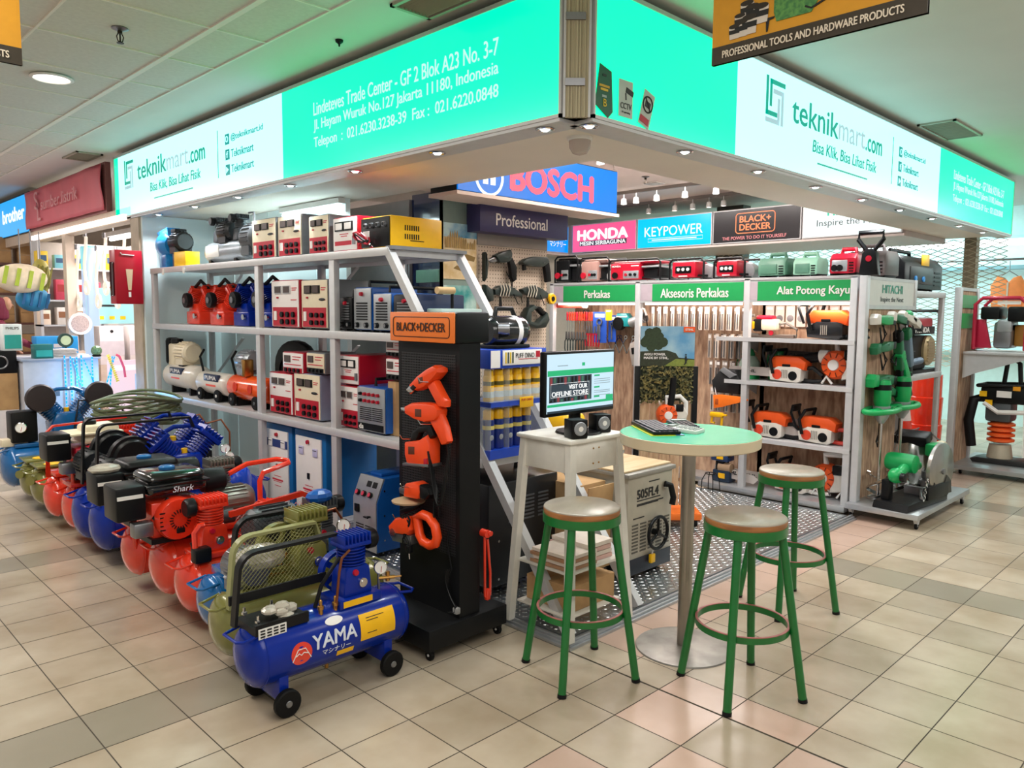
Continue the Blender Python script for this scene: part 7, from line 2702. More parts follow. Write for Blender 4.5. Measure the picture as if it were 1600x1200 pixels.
arm.sph((-.17, 0, .235), .055, 14, 10)
arm.out('arm_and_motor', TOOLG, r)
MB().lathe([(.02, -.06), (.03, -.058), (.032, -.03)], (-.2, -.02, .235), 'y', 16).out('grip_opening', BLACK, r)
MB().box(-.2, -.13, .03, .09, .05, .2, .01).out('pivot', BLACK, r)
mb = MB()
for k in range(9):
    mb.torus((.04 - .006 * k, -.13, .2 - .018 * k), .009, .0025, 'x' if k % 2 else 'y', 12, 5)
mb.out('chain', CHROME, r)
mb = MB()
mb.cyl((-.02, -.12, .07), (.12, -.05, .1), .012)
mb.box(.1, .14, -.08, .06, .05, .12)
mb.out('vice', STEEL, r)
r = thing('demolition_saw', 'green topped grinder with cream ring guard behind the steel disc', 'saw', (4.12, -.24, .117))
MB().lathe([(.06, -.02), (.13, -.03), (.14, 0), (.13, .03), (.07, .02)], (.14, .0, .23), 'y', 28).out('ring_guard', CREAM, r)
mb = MB()
for k in range(12):
    a = 2 * PI * k / 12
    mb.tube([(.14 + .03 * math.cos(a), -.01, .23 + .03 * math.sin(a)), (.14 + .1 * math.cos(a + .5), -.01, .23 + .1 * math.sin(a + .5))], 0, flat=(.01, .006, (0, 1, 0)))
mb.out('wire_wheel', BLACKM, r)
MB().box(-.06, .1, -.06, .06, .26, .36, .02).out('motor', TOOLG, r)
MB().lathe([(.09, 0), (.1, .01), (.1, .05), (.07, .06), (.07, .12), (.05, .14), (0, .14)], (.06, .02, 0), 'z', 22).out('foot', STEEL, r)
r = thing('vacuum_cleaner', 'chrome and black drum machine behind the green cut off saw', 'machine', (4.2, -.05, .06))
r.scale = (.7, .7, .7)
mb = MB()
mb.lathe([(0, 0), (.17, .02), (.19, .1), (.19, .4), (.15, .52), (.06, .56), (0, .56)], (0, 0, .08), 'z', 26)
mb.out('drum', mat('polished drum', '#b3b5b3', .18, .9, .03), r)
MB().box(.0, .22, -.2, .18, .1, .55, .04).out('back_housing', BLACK, r)
MB().box(.02, .24, -.2, .18, .56, .68, .03, M=Matrix.Rotation(-.3, 4, 'Y')).out('lid', BLACK, r)
MB().tube([(.02, -.2, .68), (.22, -.2, .6), (.3, -.2, .58)], .01).out('handle', STEEL, r)
for s in (-1, 1):
    wheel(r, s * .12, -.12, .05, .05, .03, 'y')

# ================================================================== OPEN RACK WITH THE BIG GENERATORS
r = thing('open_rack', 'grey open rack carrying a big generator, behind the HITACHI board', 'rack', (5.0, .4, .0))
O = Matrix.Translation((-5.0, -.4, 0))
for x in (4.36, 5.34):
    for y in (.12, .58):
        MB(O).box(x, x + .06, y, y + .04, 0, 1.70, .003).out('upright', ALUW, r)
for z in (.97, 1.70, .16):
    MB(O).box(4.36, 5.4, .115, .62, z - .05, z, .003).out('shelf', ALUW if z != .16 else REED, r)
MB(O).box(4.4, 5.36, .6, .612, .16, .92).out('back_board', REED, r, smooth=0)
r = thing('generator', 'big black framed generator with red tank lettered HONDA on the open rack', 'generator', (4.98, .36, .97))
for s in (-.19, .19):
    MB().tube([(-.42, s, .01), (-.42, s, .52), (-.38, s, .56), (.42, s, .56), (.46, s, .52), (.46, s, .01)], .014).out('frame_tube', BLACKM, r)
MB().box(-.36, .26, -.2, .17, .36, .5, .03).out('fuel_tank', CRIM, r)
MB().box(-.36, .26, -.215, -.19, .35, .42, .004).out('dark_band', BLACK, r)
text('HONDA', PANEL_W, (-.08, -.215, .39), UX, UZ, .36, .045, r, bold=.05)
MB().box(-.34, .2, -.17, .16, .03, .34, .02).out('engine', BLACK, r)
mb = MB()
mb.lathe([(0, -.04), (.12, -.04), (.14, -.02), (.14, .02), (0, .03)], (.2, -.17, .2), 'y', 26)
for k in range(8):
    mb.box(.1, .3, -.22, -.2, .1 + k * .025, .112 + k * .025)
mb.out('recoil_cover', mat('tan metal', '#b7a27e', .35, .5), r)
MB().box(-.44, .48, -.2, .2, 0, .03, .004).out('skid', BLACKM, r)
MB().cyl((-.3, -.18, .1), (-.1, -.22, .12), .03).out('battery_clamp', mat('silver blue', '#6d7f92'), r)
r = suitcase_gen('tall black suitcase generator with yellow card and blue sockets on the open rack', 4.86, .36, 1.70, .98, .44, .37, BLACK, mat('black panel', '#232427', .4), rz=0, tagc=YEL)
r['group'] = 'suitcase generators'

# cones behind the trolley
for x, y, h, lab in ((5.75, .85, .86, 'red traffic cone with white bands, nearer the reed board'), (6.15, .7, .84, 'red traffic cone with white bands, behind the grey upright'), (6.05, 1.25, .8, 'red and yellow traffic cone at the back of the group')):
    r = thing('traffic_cone', lab, 'cone', (x, y, 0))
    MB().box(-.2, .2, -.2, .2, 0, .035, .01).out('base', RED, r)
    MB().lathe([(.15, .035), (.03, h), (.02, h + .01), (0, h + .01)], n=26).out('cone', RED, r)
    for a in (.45, .72):
        ra, rb = .15 - .12 * a, .15 - .12 * (a + .13)
        MB().lathe([(ra + .003, h * a), (rb + .003, h * (a + .13))], n=26).out('band', PANEL_W if h > .8 else YEL, r)
r = thing('plastic_drum', 'red ribbed plastic barrier drum beside the traffic cones', 'drum', (6.6, .6, 0))
MB().lathe([(.16, 0), (.17, .3), (.155, .31), (.165, .6), (.15, .61), (.15, .85), (.0, .87)], n=26).out('drum', RED, r)
r = thing('plastic_bucket', 'blue plastic bucket between the chrome drum machine and the cones', 'bucket', (5.55, .42, .0))
MB().lathe([(.1, 0), (.13, .3), (.14, .3), (.14, .31), (.12, .31), (.1, .02), (0, .02)], n=24).out('bucket', ROYAL, r)
MB().tube([(-.13, 0, .3), (-.1, -.06, .38), (.1, -.06, .38), (.13, 0, .3)], .005).out('handle', STEEL, r)

# ================================================================== END RACK WITH RED FRAMED ENGINE AND RAMMER
r = thing('end_rack', 'grey end rack with two green plaques, a steel shelf and wheeled platform', 'rack', (5.9, -.3, 0))
O = Matrix.Translation((-5.9, .3, 0))
MB(O).box(5.42, 5.5, .0, .05, .09, 1.75, .003).out('upright', ALUW, r)
MB(O).box(5.98, 6.04, .0, .05, .09, 1.75, .003).out('upright', ALUW, r)
MB(O).box(5.5, 5.98, .01, .05, 1.72, 1.75).out('rail', ALUW, r, smooth=0)
for z in (1.37, 1.56):
    MB(O).box(5.52, 5.98, .005, .02, z, z + (.12 if z > 1.5 else .14)).out('plaque', mat('plaque green', '#4f9f6a', .45) if z > 1.5 else GRNH, r, smooth=0)
MB(O).box(5.5, 5.98, .02, .05, .09, 1.72).out('reed_back', REED, r, smooth=0)
MB(O).box(5.6, 6.3, -.95, .0, 1.13, 1.155, .003).out('shelf', ALUW, r)
MB(O).prism([(0, 1.13), (0, .9), (-.1, .95), (-.6, 1.13)], 'x', 5.62, 5.63).out('bracket', ALUW, r, smooth=0)
MB(O).box(5.48, 6.4, -1.0, .05, .05, .09, .003).out('platform', ALU, r)
for x in (5.56, 6.3):
    for y in (-.9, -.05):
        wheel(r, x - 5.9, y + .3, .025, .025, .02)
r = thing('engine_set', 'petrol engine in a raspberry red tube frame on the end rack shelf', 'engine', (5.93, -.24, 1.155))
RASP = mat('raspberry paint', '#b3213f', .3, 0, .05)
for x in (-.17, .17):
    MB().tube([(x, .2, .02), (x, .2, .44), (x, .14, .5), (x, -.16, .5), (x, -.22, .44), (x, -.22, .02)], .018, 10).out('frame_tube', RASP, r)
for y in (.2, -.22):
    MB().cyl((-.17, y, .03), (.17, y, .03), .018).out('cross_tube', RASP, r)
MB().box(-.14, .14, -.1, .05, .03, .28, .03).out('engine', STEEL, r)
MB().box(-.16, .14, -.2, -.06, .28, .42, .02).out('air_box', BLACK, r)
MB().box(-.16, .14, .0, .16, .3, .42, .02).out('tank', BLACK, r)
MB().box(-.15, .1, -.1, .02, .18, .3, .02).out('head', SILV, r)
MB().prism([(.06, .03), (.2, .03), (.2, .3), (.12, .3)], 'x', -.14, -.1, .006).out('belt_cover', RASP, r)
MB().box(-.05, .1, -.2, -.1, .05, .25, .02).out('pump', mat('ochre casting', '#a9742a', .4), r)
MB().box(-.17, -.14, -.16, .02, .44, .47).out('label', PANEL_W, r)
r = thing('folded_cover', 'dark red folded bowl shaped cover flat on the steel shelf', 'cover', (5.75, -.75, 1.155))
MB().sph((0, 0, .0), (.12, .18, .055), 20, 8).out('cover', mat('dark red cover', '#7a1522', .4), r)
r = thing('tamping_rammer', 'upright rammer with orange bellows and long black handle on the end rack platform', 'rammer', (5.92, -.28, .09))
MB().prism([(-.3, 0), (.2, 0), (.22, .03), (.16, .05), (-.24, .05)], 'x', -.13, .13, .008).out('foot_plate', mat('black foot', '#222020', .4), r)
MB().lathe([(.11, .04), (.1, .12), (.09, .18)], (0, .0, 0), 'z', 22).out('foot_casting', mat('beige casting', '#b9ad98', .4, .2), r)
mb = MB()
for k in range(4):
    z = .2 + k * .05
    mb.lathe([(.08, z), (.115, z + .012), (.115, z + .032), (.08, z + .046)], n=26)
mb.out('bellows', mat('bellows orange', '#f2642a', .4), r)
MB().box(-.12, .12, -.1, .12, .4, .6, .03).out('crankcase', mat('grey casting', '#5c6064'), r)
mb = MB()
mb.box(-.15, .14, -.3, .16, .58, .74, .03)
mb.out('engine', BLACK, r)
MB().tube([(-.155, .12, .58), (-.17, -.0, .5), (-.17, -.3, .52), (-.12, -.34, .56)], .022).out('pale_guard', PANEL_W, r)
MB().box(-.16, -.15, -.1, .02, .64, .7).out('plate', PANEL_W, r, smooth=0)
for y, z, c in ((.13, .64, YEL), (.08, .56, YEL), (-.14, .71, mat('label orange', '#f0a020', .4))):
    MB().box(-.165, -.155, y - .03, y + .03, z, z + .05).out('label', c, r, smooth=0)
MB().tube([(-.15, .18, .74), (-.15, -.45, .77), (.15, -.45, .77), (.15, .18, .74), (-.15, .18, .74)], .018).out('handle_frame', BLACK, r)
MB().tube([(-.1, -.02, .74), (-.1, -.04, .96), (-.1, -.09, 1.0), (-.1, -.14, .96), (-.1, -.16, .74)], .02).out('lifting_loop', BLACK, r)
MB().tube([(-.05, .14, .62), (-.1, .22, .6), (-.12, .25, .4), (-.1, .22, .15)], .045, 12).out('hose', BLACK, r)
MB().sph((.02, .02, .7), (.06, .06, .04), 12, 8).out('tank_cap', TOOLG, r)
r = thing('plate_compactor', 'machine with yellow and black warning plate standing beside the rammer', 'machine', (6.15, -.75, .09))
MB().prism([(-.15, .1), (.12, .05), (.12, .4), (-.12, .42)], 'x', -.15, .15, .01).out('body', BLACK, r)
for z in (.12, .28):
    MB().box(-.156, -.15, -.08, .06, z, z + .07).out('warning_bar', YEL, r, smooth=0)
MB().box(-.2, .2, -.25, .18, 0, .06, .01).out('plate', BLACKM, r)
MB().box(-.1, .1, .1, .22, .06, .45, .02).out('red_cowl', RED, r)
MB().box(-.12, .12, -.12, .12, .42, .62, .03).out('engine', BLACK, r)

# ================================================================== SHOP ACROSS THE AISLE (FAR SIDE)
CY = mat('pale cyan shop fitting', '#bfeef0', .5, 0, .04)
r = thing('lit_shelf', 'long white lit fluorescent shelf edge in the far cyan shop', 'lamp', (9.4, .3, 1.0))
MB().box(-.02, .1, -3.2, 2.4, 1.42, 1.5).out('tube', glow('fluorescent tube', (.9, 1, 1), 3.), r, smooth=0)
MB().box(-.05, .15, -3.2, 2.4, 1.5, 1.54).out('housing', CY, r, smooth=0)
MB().box(-.05, .15, -3.2, 2.4, 1.1, 1.15).out('rail', mat('steel blue rail', '#7fa6b0', .4, .2), r, smooth=0)
MB().box(-.05, .15, -3.2, 2.4, 0, .03).out('foot_rail', CY, r, smooth=0)
for y in (-2.9, 2.2):
    MB().box(.05, .12, y, y + .05, 0, 1.5).out('post', CY, r, smooth=0)
r = thing('safety_vest', 'orange vest hanging beyond the red framed engine', 'vest', (8.4, .3, 1.55), -PI / 2)
mb = MB()
mb.prism([(-.17, 0), (.17, 0), (.19, .3), (.12, .42), (.05, .4), (0, .34), (-.05, .4), (-.12, .42), (-.19, .3)], 'y', -.05, .05, .03)
mb.out('vest', mat('vest orange', '#f08a4a', .7, 0, .06), r)
MB().box(-.01, .01, -.056, -.05, .02, .34).out('zip', mat('vest grey', '#c9b9a6', .6), r)
MB().tube([(-.1, 0, .41), (0, 0, .48), (.1, 0, .41), (0, 0, .48), (0, 0, .6)], .006).out('hanger', STEEL, r)
r = thing('clothes_rail', 'rail carrying the orange vest and the green coil', 'rail', (8.4, .3, 0))
MB().tube([(0, -1.2, 2.17), (0, 1.2, 2.17)], .014).out('bar', STEEL, r)
for y in (-1.2, 1.2):
    MB().cyl((0, y, 0), (0, y, 2.17), .014).out('post', STEEL, r)
    MB().box(-.2, .2, y - .03, y + .03, 0, .03).out('foot', STEEL, r)
r = thing('hose_coil', 'green spiral air hose hanging beyond the orange vest', 'hose', (8.35, .12, 1.95))
MB().tube([(.05 * math.cos(t * .8), -.012 * t + .0, .07 * math.sin(t * .8)) for t in range(60)], .01, 6).out('coil', TOOLG, r)
MB().tube([(0, .0, .07), (.02, .0, .14), (.05, .0, .22)], .006).out('hook', STEEL, r)
r = thing('orange_crates', 'stack of orange panels behind the red framed engine', 'crate', (7.7, -.62, 0))
MB().box(-.15, .15, -.3, .25, 0, 1.35, .02).out('panel', mat('panel orange', '#ef7a3c', .5), r)
MB().box(-.16, -.15, -.2, .1, .9, 1.1).out('label', PANEL_W, r, smooth=0)
r = thing('storage_tub', 'white lidded tub with blue lid behind the rammer', 'tub', (7.0, -.42, 0))
MB().lathe([(.17, 0), (.2, .8), (.21, .82), (0, .84)], n=24).out('tub', PANEL_W, r)
MB().lathe([(.19, .84), (.17, .95), (0, .97)], n=24).out('lid', mat('lid blue', '#6fb4c6', .4), r)
r = thing('red_board', 'red sheet leaning behind the orange bellows', 'board', (6.75, -.55, 0))
MB().box(-.02, .02, -.35, .15, 0, .62, .004).out('board', RED, r)
MB().box(-.025, -.02, -.3, .1, .1, .16).out('stripe', mat('board dark red', '#93182a', .4), r, smooth=0)

# ================================================================== HANGING BANNERS
ORB = mat('banner ochre', '#d99a24', .5, 0, .05)
BRB = mat('banner brown black', '#3a3226', .5, 0, .05)


def banner(label, M, x0, x1, z0, words=True):
    """Local x runs along the banner, faces -y."""
    r = thing('hanging_banner', label, 'banner', (0, 0, 0))
    r.matrix_world = M
    MB().box(x0, x1, -.006, .006, z0, 2.93).out('sheet', ORB, r, smooth=0)
    MB().box(x0, x1, -.0075, .0075, z0, z0 + .058).out('dark_strip', BRB, r, smooth=0)
    for x in (x0 + .08, x1 - .08):
        MB().cyl((x, 0, 2.92), (x, 0, 2.955), .004, n=6).out('wire', STEEL, r)
    return r


r = banner('ochre hanging banner lettered PROFESSIONAL TOOLS AND HARDWARE PRODUCTS', Matrix.Translation((-.1, -.70, 0)) @ Matrix.Rotation(-PI / 2, 4, 'Z'), 0, .69, 2.350)
text('PROFESSIONAL TOOLS AND HARDWARE PRODUCTS', mat('banner cream', '#e8dcc8', .5), (.335, -.0075, 2.378), UX, UZ, .585, .0235, r, bold=.03)
for k, (u, v, s) in enumerate(((.085, 2.44, .02), (.11, 2.445, .024), (.14, 2.45, .027), (.18, 2.475, .027), (.15, 2.485, .024), (.105, 2.47, .02), (.13, 2.50, .024))):
    p = MB()
    p.prism([(u - s * .85, v - s), (u + s * .85, v - s), (u + s, v + s), (u - s, v + s)], 'y', -.0095 - .0002 * k, -.0075)
    pc = p.out('printed_pot', mat('pot white', '#d8cfc4', .5), r, smooth=0)
    MB().prism([(u - s * .95, v - s * .2), (u + s * .95, v - s * .2), (u + s, v + s * .45), (u - s, v + s * .45)], 'y', -.0105 - .0002 * k, -.0095).out('pot_band', INKB, pc, smooth=0)
    MB().lathe([(0, 0), (s, 0), (s, .001)], (u, -.0105 - .0002 * k, v + s), (UX, UZ * .35, NY), 14).out('pot_mouth', mat('pot dark', '#2a231c', .5), pc)
MB().prism([(.235, 2.44), (.35, 2.44), (.37, 2.47), (.365, 2.56), (.225, 2.56), (.225, 2.47)], 'y', -.0095, -.0075).out('printed_tub', two_tone('printed green', '#3f7a45', '#5f9a4f', .6, 'noise', 80), r, smooth=0)
mb = MB()
mb.prism([(.37, 2.5), (.45, 2.49), (.47, 2.56), (.39, 2.56)], 'y', -.0095, -.0075)
mb.tube([(.33, -.008, 2.462), (.35, -.008, 2.452), (.4, -.008, 2.47), (.47, -.008, 2.478), (.48, -.008, 2.485)], .004, 5)
mb.out('printed_machine', INKB, r, smooth=0)
MB().lathe([(0, 0), (.028, 0), (.028, .001)], (.41, -.0095, 2.525), (UX, UZ, NY), 18).out('printed_disc', PANEL_W, r)
MB().prism([(.2, 2.415), (.205, 2.415), (.21, 2.45), (.225, 2.452), (.228, 2.458), (.198, 2.458)], 'y', -.0095, -.0075).out('printed_tap', INKB, r, smooth=0)
r = banner('ochre hanging banner of which only the end letter s shows', Matrix.Translation((-1.79, 1.04, 0)), -.69, 0, 2.350)
text('PROFESSIONAL TOOLS AND HARDWARE PRODUCTS', mat('banner cream', '#e8dcc8'), (-.345, -.0075, 2.378), UX, UZ, .61, .0235, r, bold=.03)

# ================================================================== NEXT SHOP ALONG THE CORRIDOR
FRAME = mat('shop front beige', '#cdbba8', .5, 0, .05)
r = thing('shop_banner', 'crumpled red cloth banner lettered sumber.listrik over the next shop', 'banner', (-.02, 7.3, 2.42))
n1, n2 = 40, 10
vs, fs = [], []
for i in range(n1 + 1):
    for j in range(n2 + 1):
        u, v = i / n1, j / n2
        d = .016 * math.sin(9 * (u - .55) + 5 * v) * max(0, u - .45) + .006 * math.sin(23 * u + 7 * v)
        vs.append((-.032 - d, 1.4 - 2.8 * u, .02 + .43 * v))
for i in range(n1):
    for j in range(n2):
        a = i * (n2 + 1) + j
        fs.append((a, a + n2 + 1, a + n2 + 2, a + 1))
mb = MB()
mb._new(vs, fs)
cl = mb.out('cloth', mat('rose banner backlight tint', '#dc6674', .45, 0, .08, scale=3), r, smooth=80)  # red lightened to rose, standing in for light behind the cloth
sd = cl.modifiers.new('thick', 'SOLIDIFY')
sd.thickness = .004
MB().box(0, .05, -1.42, 1.42, 0, .47).out('backing', mat('banner backing', '#8a5a58', .5), r, smooth=0)
PK2 = mat('banner pink print', '#e0a0a4', .5)
text('sumber.listrik', PK2, (-.055, -.05, .25), NY, UZ, 1.35, .13, r)
text('S', PK2, (-.055, .82, .31), NY, UZ, .16, .2, r)
text('L', PK2, (-.055, .72, .18), NY, UZ, .14, .2, r)
r = thing('shop_sign', 'lit blue sign lettered brother at the far end of the corridor', 'sign', (-.02, 9.75, 2.42))
MB().box(0, .12, -1.1, 1.05, 0, .48).out('housing', BLACKM, r, smooth=0)
MB().box(-.012, 0, -1.05, 1.02, .01, .455).out('face', glow('brother blue', (.0, .36, .86), 1.05), r, smooth=0)
text('brother', LB_W, (-.012, -.35, .26), NY, UZ, 1.1, .17, r, bold=.03)
r = thing('doorway_frame', 'beige shop front posts and lintel of the next shop', 'frame', (.02, 7.6, 0))
MB().box(-.02, .1, -2.3, 4.2, 2.3, 2.42).out('lintel', FRAME, r, smooth=0)
for y in (-.3,):
    MB().box(-.03, .06, y, y + .12, 0, 2.3).out('post', FRAME, r, smooth=0)
MB().box(-.05, -.02, -2.2, 1.0, 2.31, 2.36).out('tube', glow('warm tube', (1, .86, .78), 2.2), r, smooth=0)
r = thing('fluorescent_lamp', 'bright fluorescent batten under the lintel of the next shop', 'lamp', (.45, 6.6, 2.3))
MB().box(-.05, .05, -.7, .7, 0, .05).out('housing', WHITE, r, smooth=0)
MB().cyl((0, -.68, -.025), (0, .68, -.025), .02).out('tube', glow('fluorescent white', (1, .97, .95), 5.), r)
for y in (-.6, .6):
    MB().cyl((0, y, .05), (0, y, .66), .005, n=6).out('hanger', STEEL, r)
lamp('fluorescent_glow', 'AREA', (0, 0, -.06), 38, (1, .88, .86), .1, parent=r, size_y=1.3)
lamp('next_shop_glow', 'AREA', (1.0, 7.6, 2.4), 62, (1, .9, .86), 1.2, size_y=2.0)
r = thing('fire_box', 'red metal fire extinguisher box with pale strip on the beige pillar', 'box', (-.14, 5.05, 1.54))
MB().box(-.115, .11, -.08, .07, 0, .465, .006).out('box', mat('fire box red', '#a81226', .3, 0, .04), r)
MB().box(-.119, -.115, -.05, .04, .07, .36, .01).out('side_window', mat('dark glass', '#3a1418', .12), r)
MB().prism([(-.015, .12), (.01, .12), (.028, .3), (-.03, .3)], 'y', -.084, -.08).out('front_window', mat('pale strip', '#d9c2a0', .3), r, smooth=0)
MB().box(-.014, .006, -.084, -.08, .06, .105).out('label', PANEL_W, r, smooth=0)
MB().tube([(-.07, -.083, .44), (-.06, -.086, .425), (.04, -.086, .42)], .005, 6).out('painted_hook', PANEL_W, r)

# wall display inside the next shop
r = thing('light_panel', 'tall pale blue tube lamp standing inside the next shop', 'lamp', (.35, 7.75, .0))
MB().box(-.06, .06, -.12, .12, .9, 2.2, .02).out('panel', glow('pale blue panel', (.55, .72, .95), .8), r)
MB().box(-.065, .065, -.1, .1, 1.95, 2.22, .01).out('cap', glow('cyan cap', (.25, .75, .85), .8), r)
MB().box(-.05, .05, -.1, .1, 0, .9).out('plinth', FRAME, r, smooth=0)
r = thing('wall_display', 'shelf wall of lamps and cartons behind the red fire box', 'shelving', (.47, 8.5, 0))
MB().box(-.5, .6, .1, .16, 0, 2.3).out('back_panel', mat('shop display back', '#c9bfb8', .5, 0, .05), r, smooth=0)
for z in (.8, 1.3, 1.6, 1.98):
    MB().box(-.5, .6, -.15, .1, z - .02, z).out('shelf', ALUW, r, smooth=0)
for x in (-.5, .57):
    MB().box(x, x + .03, -.15, .1, 0, 2.3).out('side', ALUW, r, smooth=0)
rnd = random.Random(9)
cols = ['#f2e9dd', '#e8c22a', '#f0ddc8', '#c9455a', '#7fc3cf', '#e9e2da']
for k in range(16):
    x = .02 + (k // 3) * .19
    z = (1.6, 1.98, 1.3)[k % 3]
    q = thing('lamp_carton', 'small lamp carton on the crowded shelves behind the fire box', 'box', (x, 8.42, z), group='lamp cartons in the next shop')
    h = rnd.uniform(.16, .26)
    MB().box(-.06, .06, -.06, .06, 0, h, .004).out('carton', mat('carton ' + cols[k % 6], cols[k % 6], .45), q)
    MB().box(-.045, .045, -.062, -.06, h * .4, h * .75).out('print', mat('carton print %d' % (k % 3), ('#aa3333', '#335577', '#996644')[k % 3], .5), q, smooth=0)
for k in range(6):
    q = thing('tube_coil', 'pale coiled tube lamp hanging from the lintel of the next shop', 'lamp', (.1 + .1 * k, 7.3 + .05 * (k % 2), (1.6, 1.75)[k % 2]), group='hanging tube coils')
    mb = MB()
    mb.tube([(.0, .05 * math.sin(t * .5), .06 * t) for t in range(10)], .018, 8)
    mb.torus((0, 0, -.02), .07, .016, 'x', 20, 7)
    mb.out('tube', glow('cream tube glow', (1, .83, .68), .85), q)
    MB().cyl((0, 0, .54), (0, 0, .6), .02).out('cap', STEEL, q)
r = thing('flood_lamp', 'round white rimmed lamp facing the corridor in the next shop', 'lamp', (.1, 7.3, 1.33))
MB().lathe([(.09, -.01), (.12, -.02), (.125, .02), (.1, .06), (0, .07)], (0, 0, 0), (UZ, UX, NY) if 0 else 'y', 30).out('rim', PANEL_W, r)
MB().lathe([(0, -.014), (.09, -.014), (.09, .01)], (0, 0, 0), 'y', 26).out('glass', mat('speckled lens', '#b9a9a6', .25, 0, .3, scale=90), r)
MB().cyl((0, .03, -.3), (0, .03, -.1), .012).out('stem', STEEL, r)
MB().box(-.04, .04, -.01, .07, -.9, -.3).out('stand', FRAME, r, smooth=0)
MB().box(-.1, .1, -.1, .1, -1.33, -.9).out('plinth', FRAME, r, smooth=0)
r = thing('flood_lamp', 'small dark green rimmed round lamp below the white one', 'lamp', (-.13, 7.0, 1.16))
MB().lathe([(.05, -.01), (.072, -.015), (.075, .02), (0, .04)], axis='y', n=24).out('rim', mat('dark green rim', '#24433a', .4), r)
MB().lathe([(0, -.013), (.05, -.013), (.05, .01)], axis='y', n=20).out('glass', mat('pale green lens', '#b9cfa9', .2), r)
MB().tube([(0, .02, -.06), (.02, .02, -.12), (0, .02, -.2)], .006).out('cable', BLACK, r)
for lab, x0, x1, z0, z1, c in (('white appliance carton with a black dot in the next shop', .30, .56, .86, 1.30, '#e6dcd8'), ('narrow white carton half hidden by the beige pillar', .62, .75, .86, 1.3, '#ded6d2'), ):
    r = thing('appliance_box', lab, 'box', ((x0 + x1) / 2, 7.42, 0))
    w = (x1 - x0) / 2
    MB().box(-w, w, -.1, .1, z0, z1, .006).out('box', mat('box ' + c, c, .45, 0, .04), r)
    MB().box(-w, w, -.102, -.1, z0 + .1, z0 + .27).out('printed_lines', mat('box grey print', '#c9c0c4', .5), r, smooth=0)
    MB().box(-w, w, -.1, .1, 0, z0).out('stand', FRAME, r, smooth=0)
    if w > .1:
        MB().lathe([(0, 0), (.018, 0), (.018, .004)], (0, -.104, z1 - .06), 'y', 16).out('dot', INKB, r)
r = thing('leaflet_stand', 'lit pink and blue leaflet panel at the foot of the beige pillar', 'panel', (.44, 6.6, .0))
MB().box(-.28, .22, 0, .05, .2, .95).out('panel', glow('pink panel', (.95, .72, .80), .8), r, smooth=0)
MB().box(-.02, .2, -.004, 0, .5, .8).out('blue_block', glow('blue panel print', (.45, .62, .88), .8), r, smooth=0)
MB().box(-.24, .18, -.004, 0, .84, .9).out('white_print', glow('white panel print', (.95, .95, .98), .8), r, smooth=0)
MB().box(-.28, .22, 0, .3, 0, .2).out('foot', FRAME, r, smooth=0)
r = thing('poster_board', 'cyan product poster behind the white appliance carton', 'poster', (.55, 7.7, 1.32))
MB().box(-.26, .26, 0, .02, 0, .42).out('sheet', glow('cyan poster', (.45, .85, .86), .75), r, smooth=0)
for k in range(3):
    MB().box(-.14 + k * .12, -.08 + k * .12, -.003, 0, .05, .09).out('yellow_print', YEL, r, smooth=0)
MB().box(-.16, .1, -.003, 0, .2, .225).out('dark_print', INKB, r, smooth=0)
MB().box(-.1, -.08, .02, .04, -1.32, .4).out('post', STEEL, r, smooth=0)

# counter of the next shop
r = thing('shop_counter', 'white counter cabinet under hanging blue LED strips', 'counter', (-.3, 6.7, 0))
MB().box(-.34, .34, -.18, .3, 0, .98, .004).out('cabinet', mat('counter white', '#c3c9d6', .4, 0, .04), r)
MB().box(-.36, .36, -.2, .32, .98, 1.0, .003).out('top', mat('counter top', '#9ea8b8', .4), r)
MB().box(-.1, -.03, -.184, -.18, .62, .7).out('socket', mat('grey socket', '#5f6b78', .4), r)
MB().box(.22, .28, -.184, -.18, .5, .58).out('latch', mat('counter brass', '#b08a50', .4, .5), r)
LEDB = glow('blue led', (.0, .34, 1.), 1.3)
for k in range(9):
    q = thing('led_strip', 'glowing blue LED strip hanging down the white counter', 'light strip', (-.28 + k * .05, 6.495 - .01 * (k % 2), .45 + .04 * (k % 3)), group='blue LED strips', rot=(0, (0, 0, .02, 0, -.25, 0, .3, -.35, .1)[k], 0))
    L = .58 - .05 * (k % 3)
    MB().box(-.008, .008, 0, .004, 0, L).out('tape', mat('clear tape', '#bcd6ea', .3), q, smooth=0)
    mb = MB()
    for i in range(14):
        mb.box(-.006, .006, -.005, 0, L * (i + .18) / 14, L * (i + .82) / 14)
    mb.out('leds', LEDB, q, smooth=0)
lamp('led_strip_glow', 'POINT', (-.1, 6.2, .75), 9, (.1, .5, 1), .1)
r = thing('led_coil', 'yellow coiled spring tube hanging over the counter edge', 'light strip', (.12, 6.47, .72))
MB().tube([(.014 * math.cos(t * 1.2) + t * .0012, .014 * math.sin(t * 1.2), .3 - t * .004) for t in range(72)], .006, 5).out('coil', mat('spring yellow', '#f0d24a', .4), r)
r = thing('led_coil', 'pink loop of tube beside the yellow spring', 'light strip', (.2, 6.47, .78))
MB().tube([(0, 0, .24), (.03, 0, .22), (.07, 0, .1), (.08, 0, .0)], .012).out('tube', mat('tube pink', '#e0526e', .4), r)
r = thing('party_lamp', 'small disco lamp with coloured facets on the counter', 'lamp', (.05, 6.6, 1.0))
MB().sph((0, 0, .06), .055, 10, 7).out('dome', mat('facet red green', '#6d8f6a', .15, .2, .4, scale=60), r, smooth=0)
MB().lathe([(.04, 0), (.045, .015), (.03, .02)], n=16).out('base', BLACK, r)
r = thing('carton_stack', 'brown and white cartons with a black product box beside the counter', 'box', (-.78, 6.8, 0))
MB().box(-.13, .12, -.15, .25, 0, .5, .004).out('white_carton', mat('carton white', '#ddd6d6', .5), r)
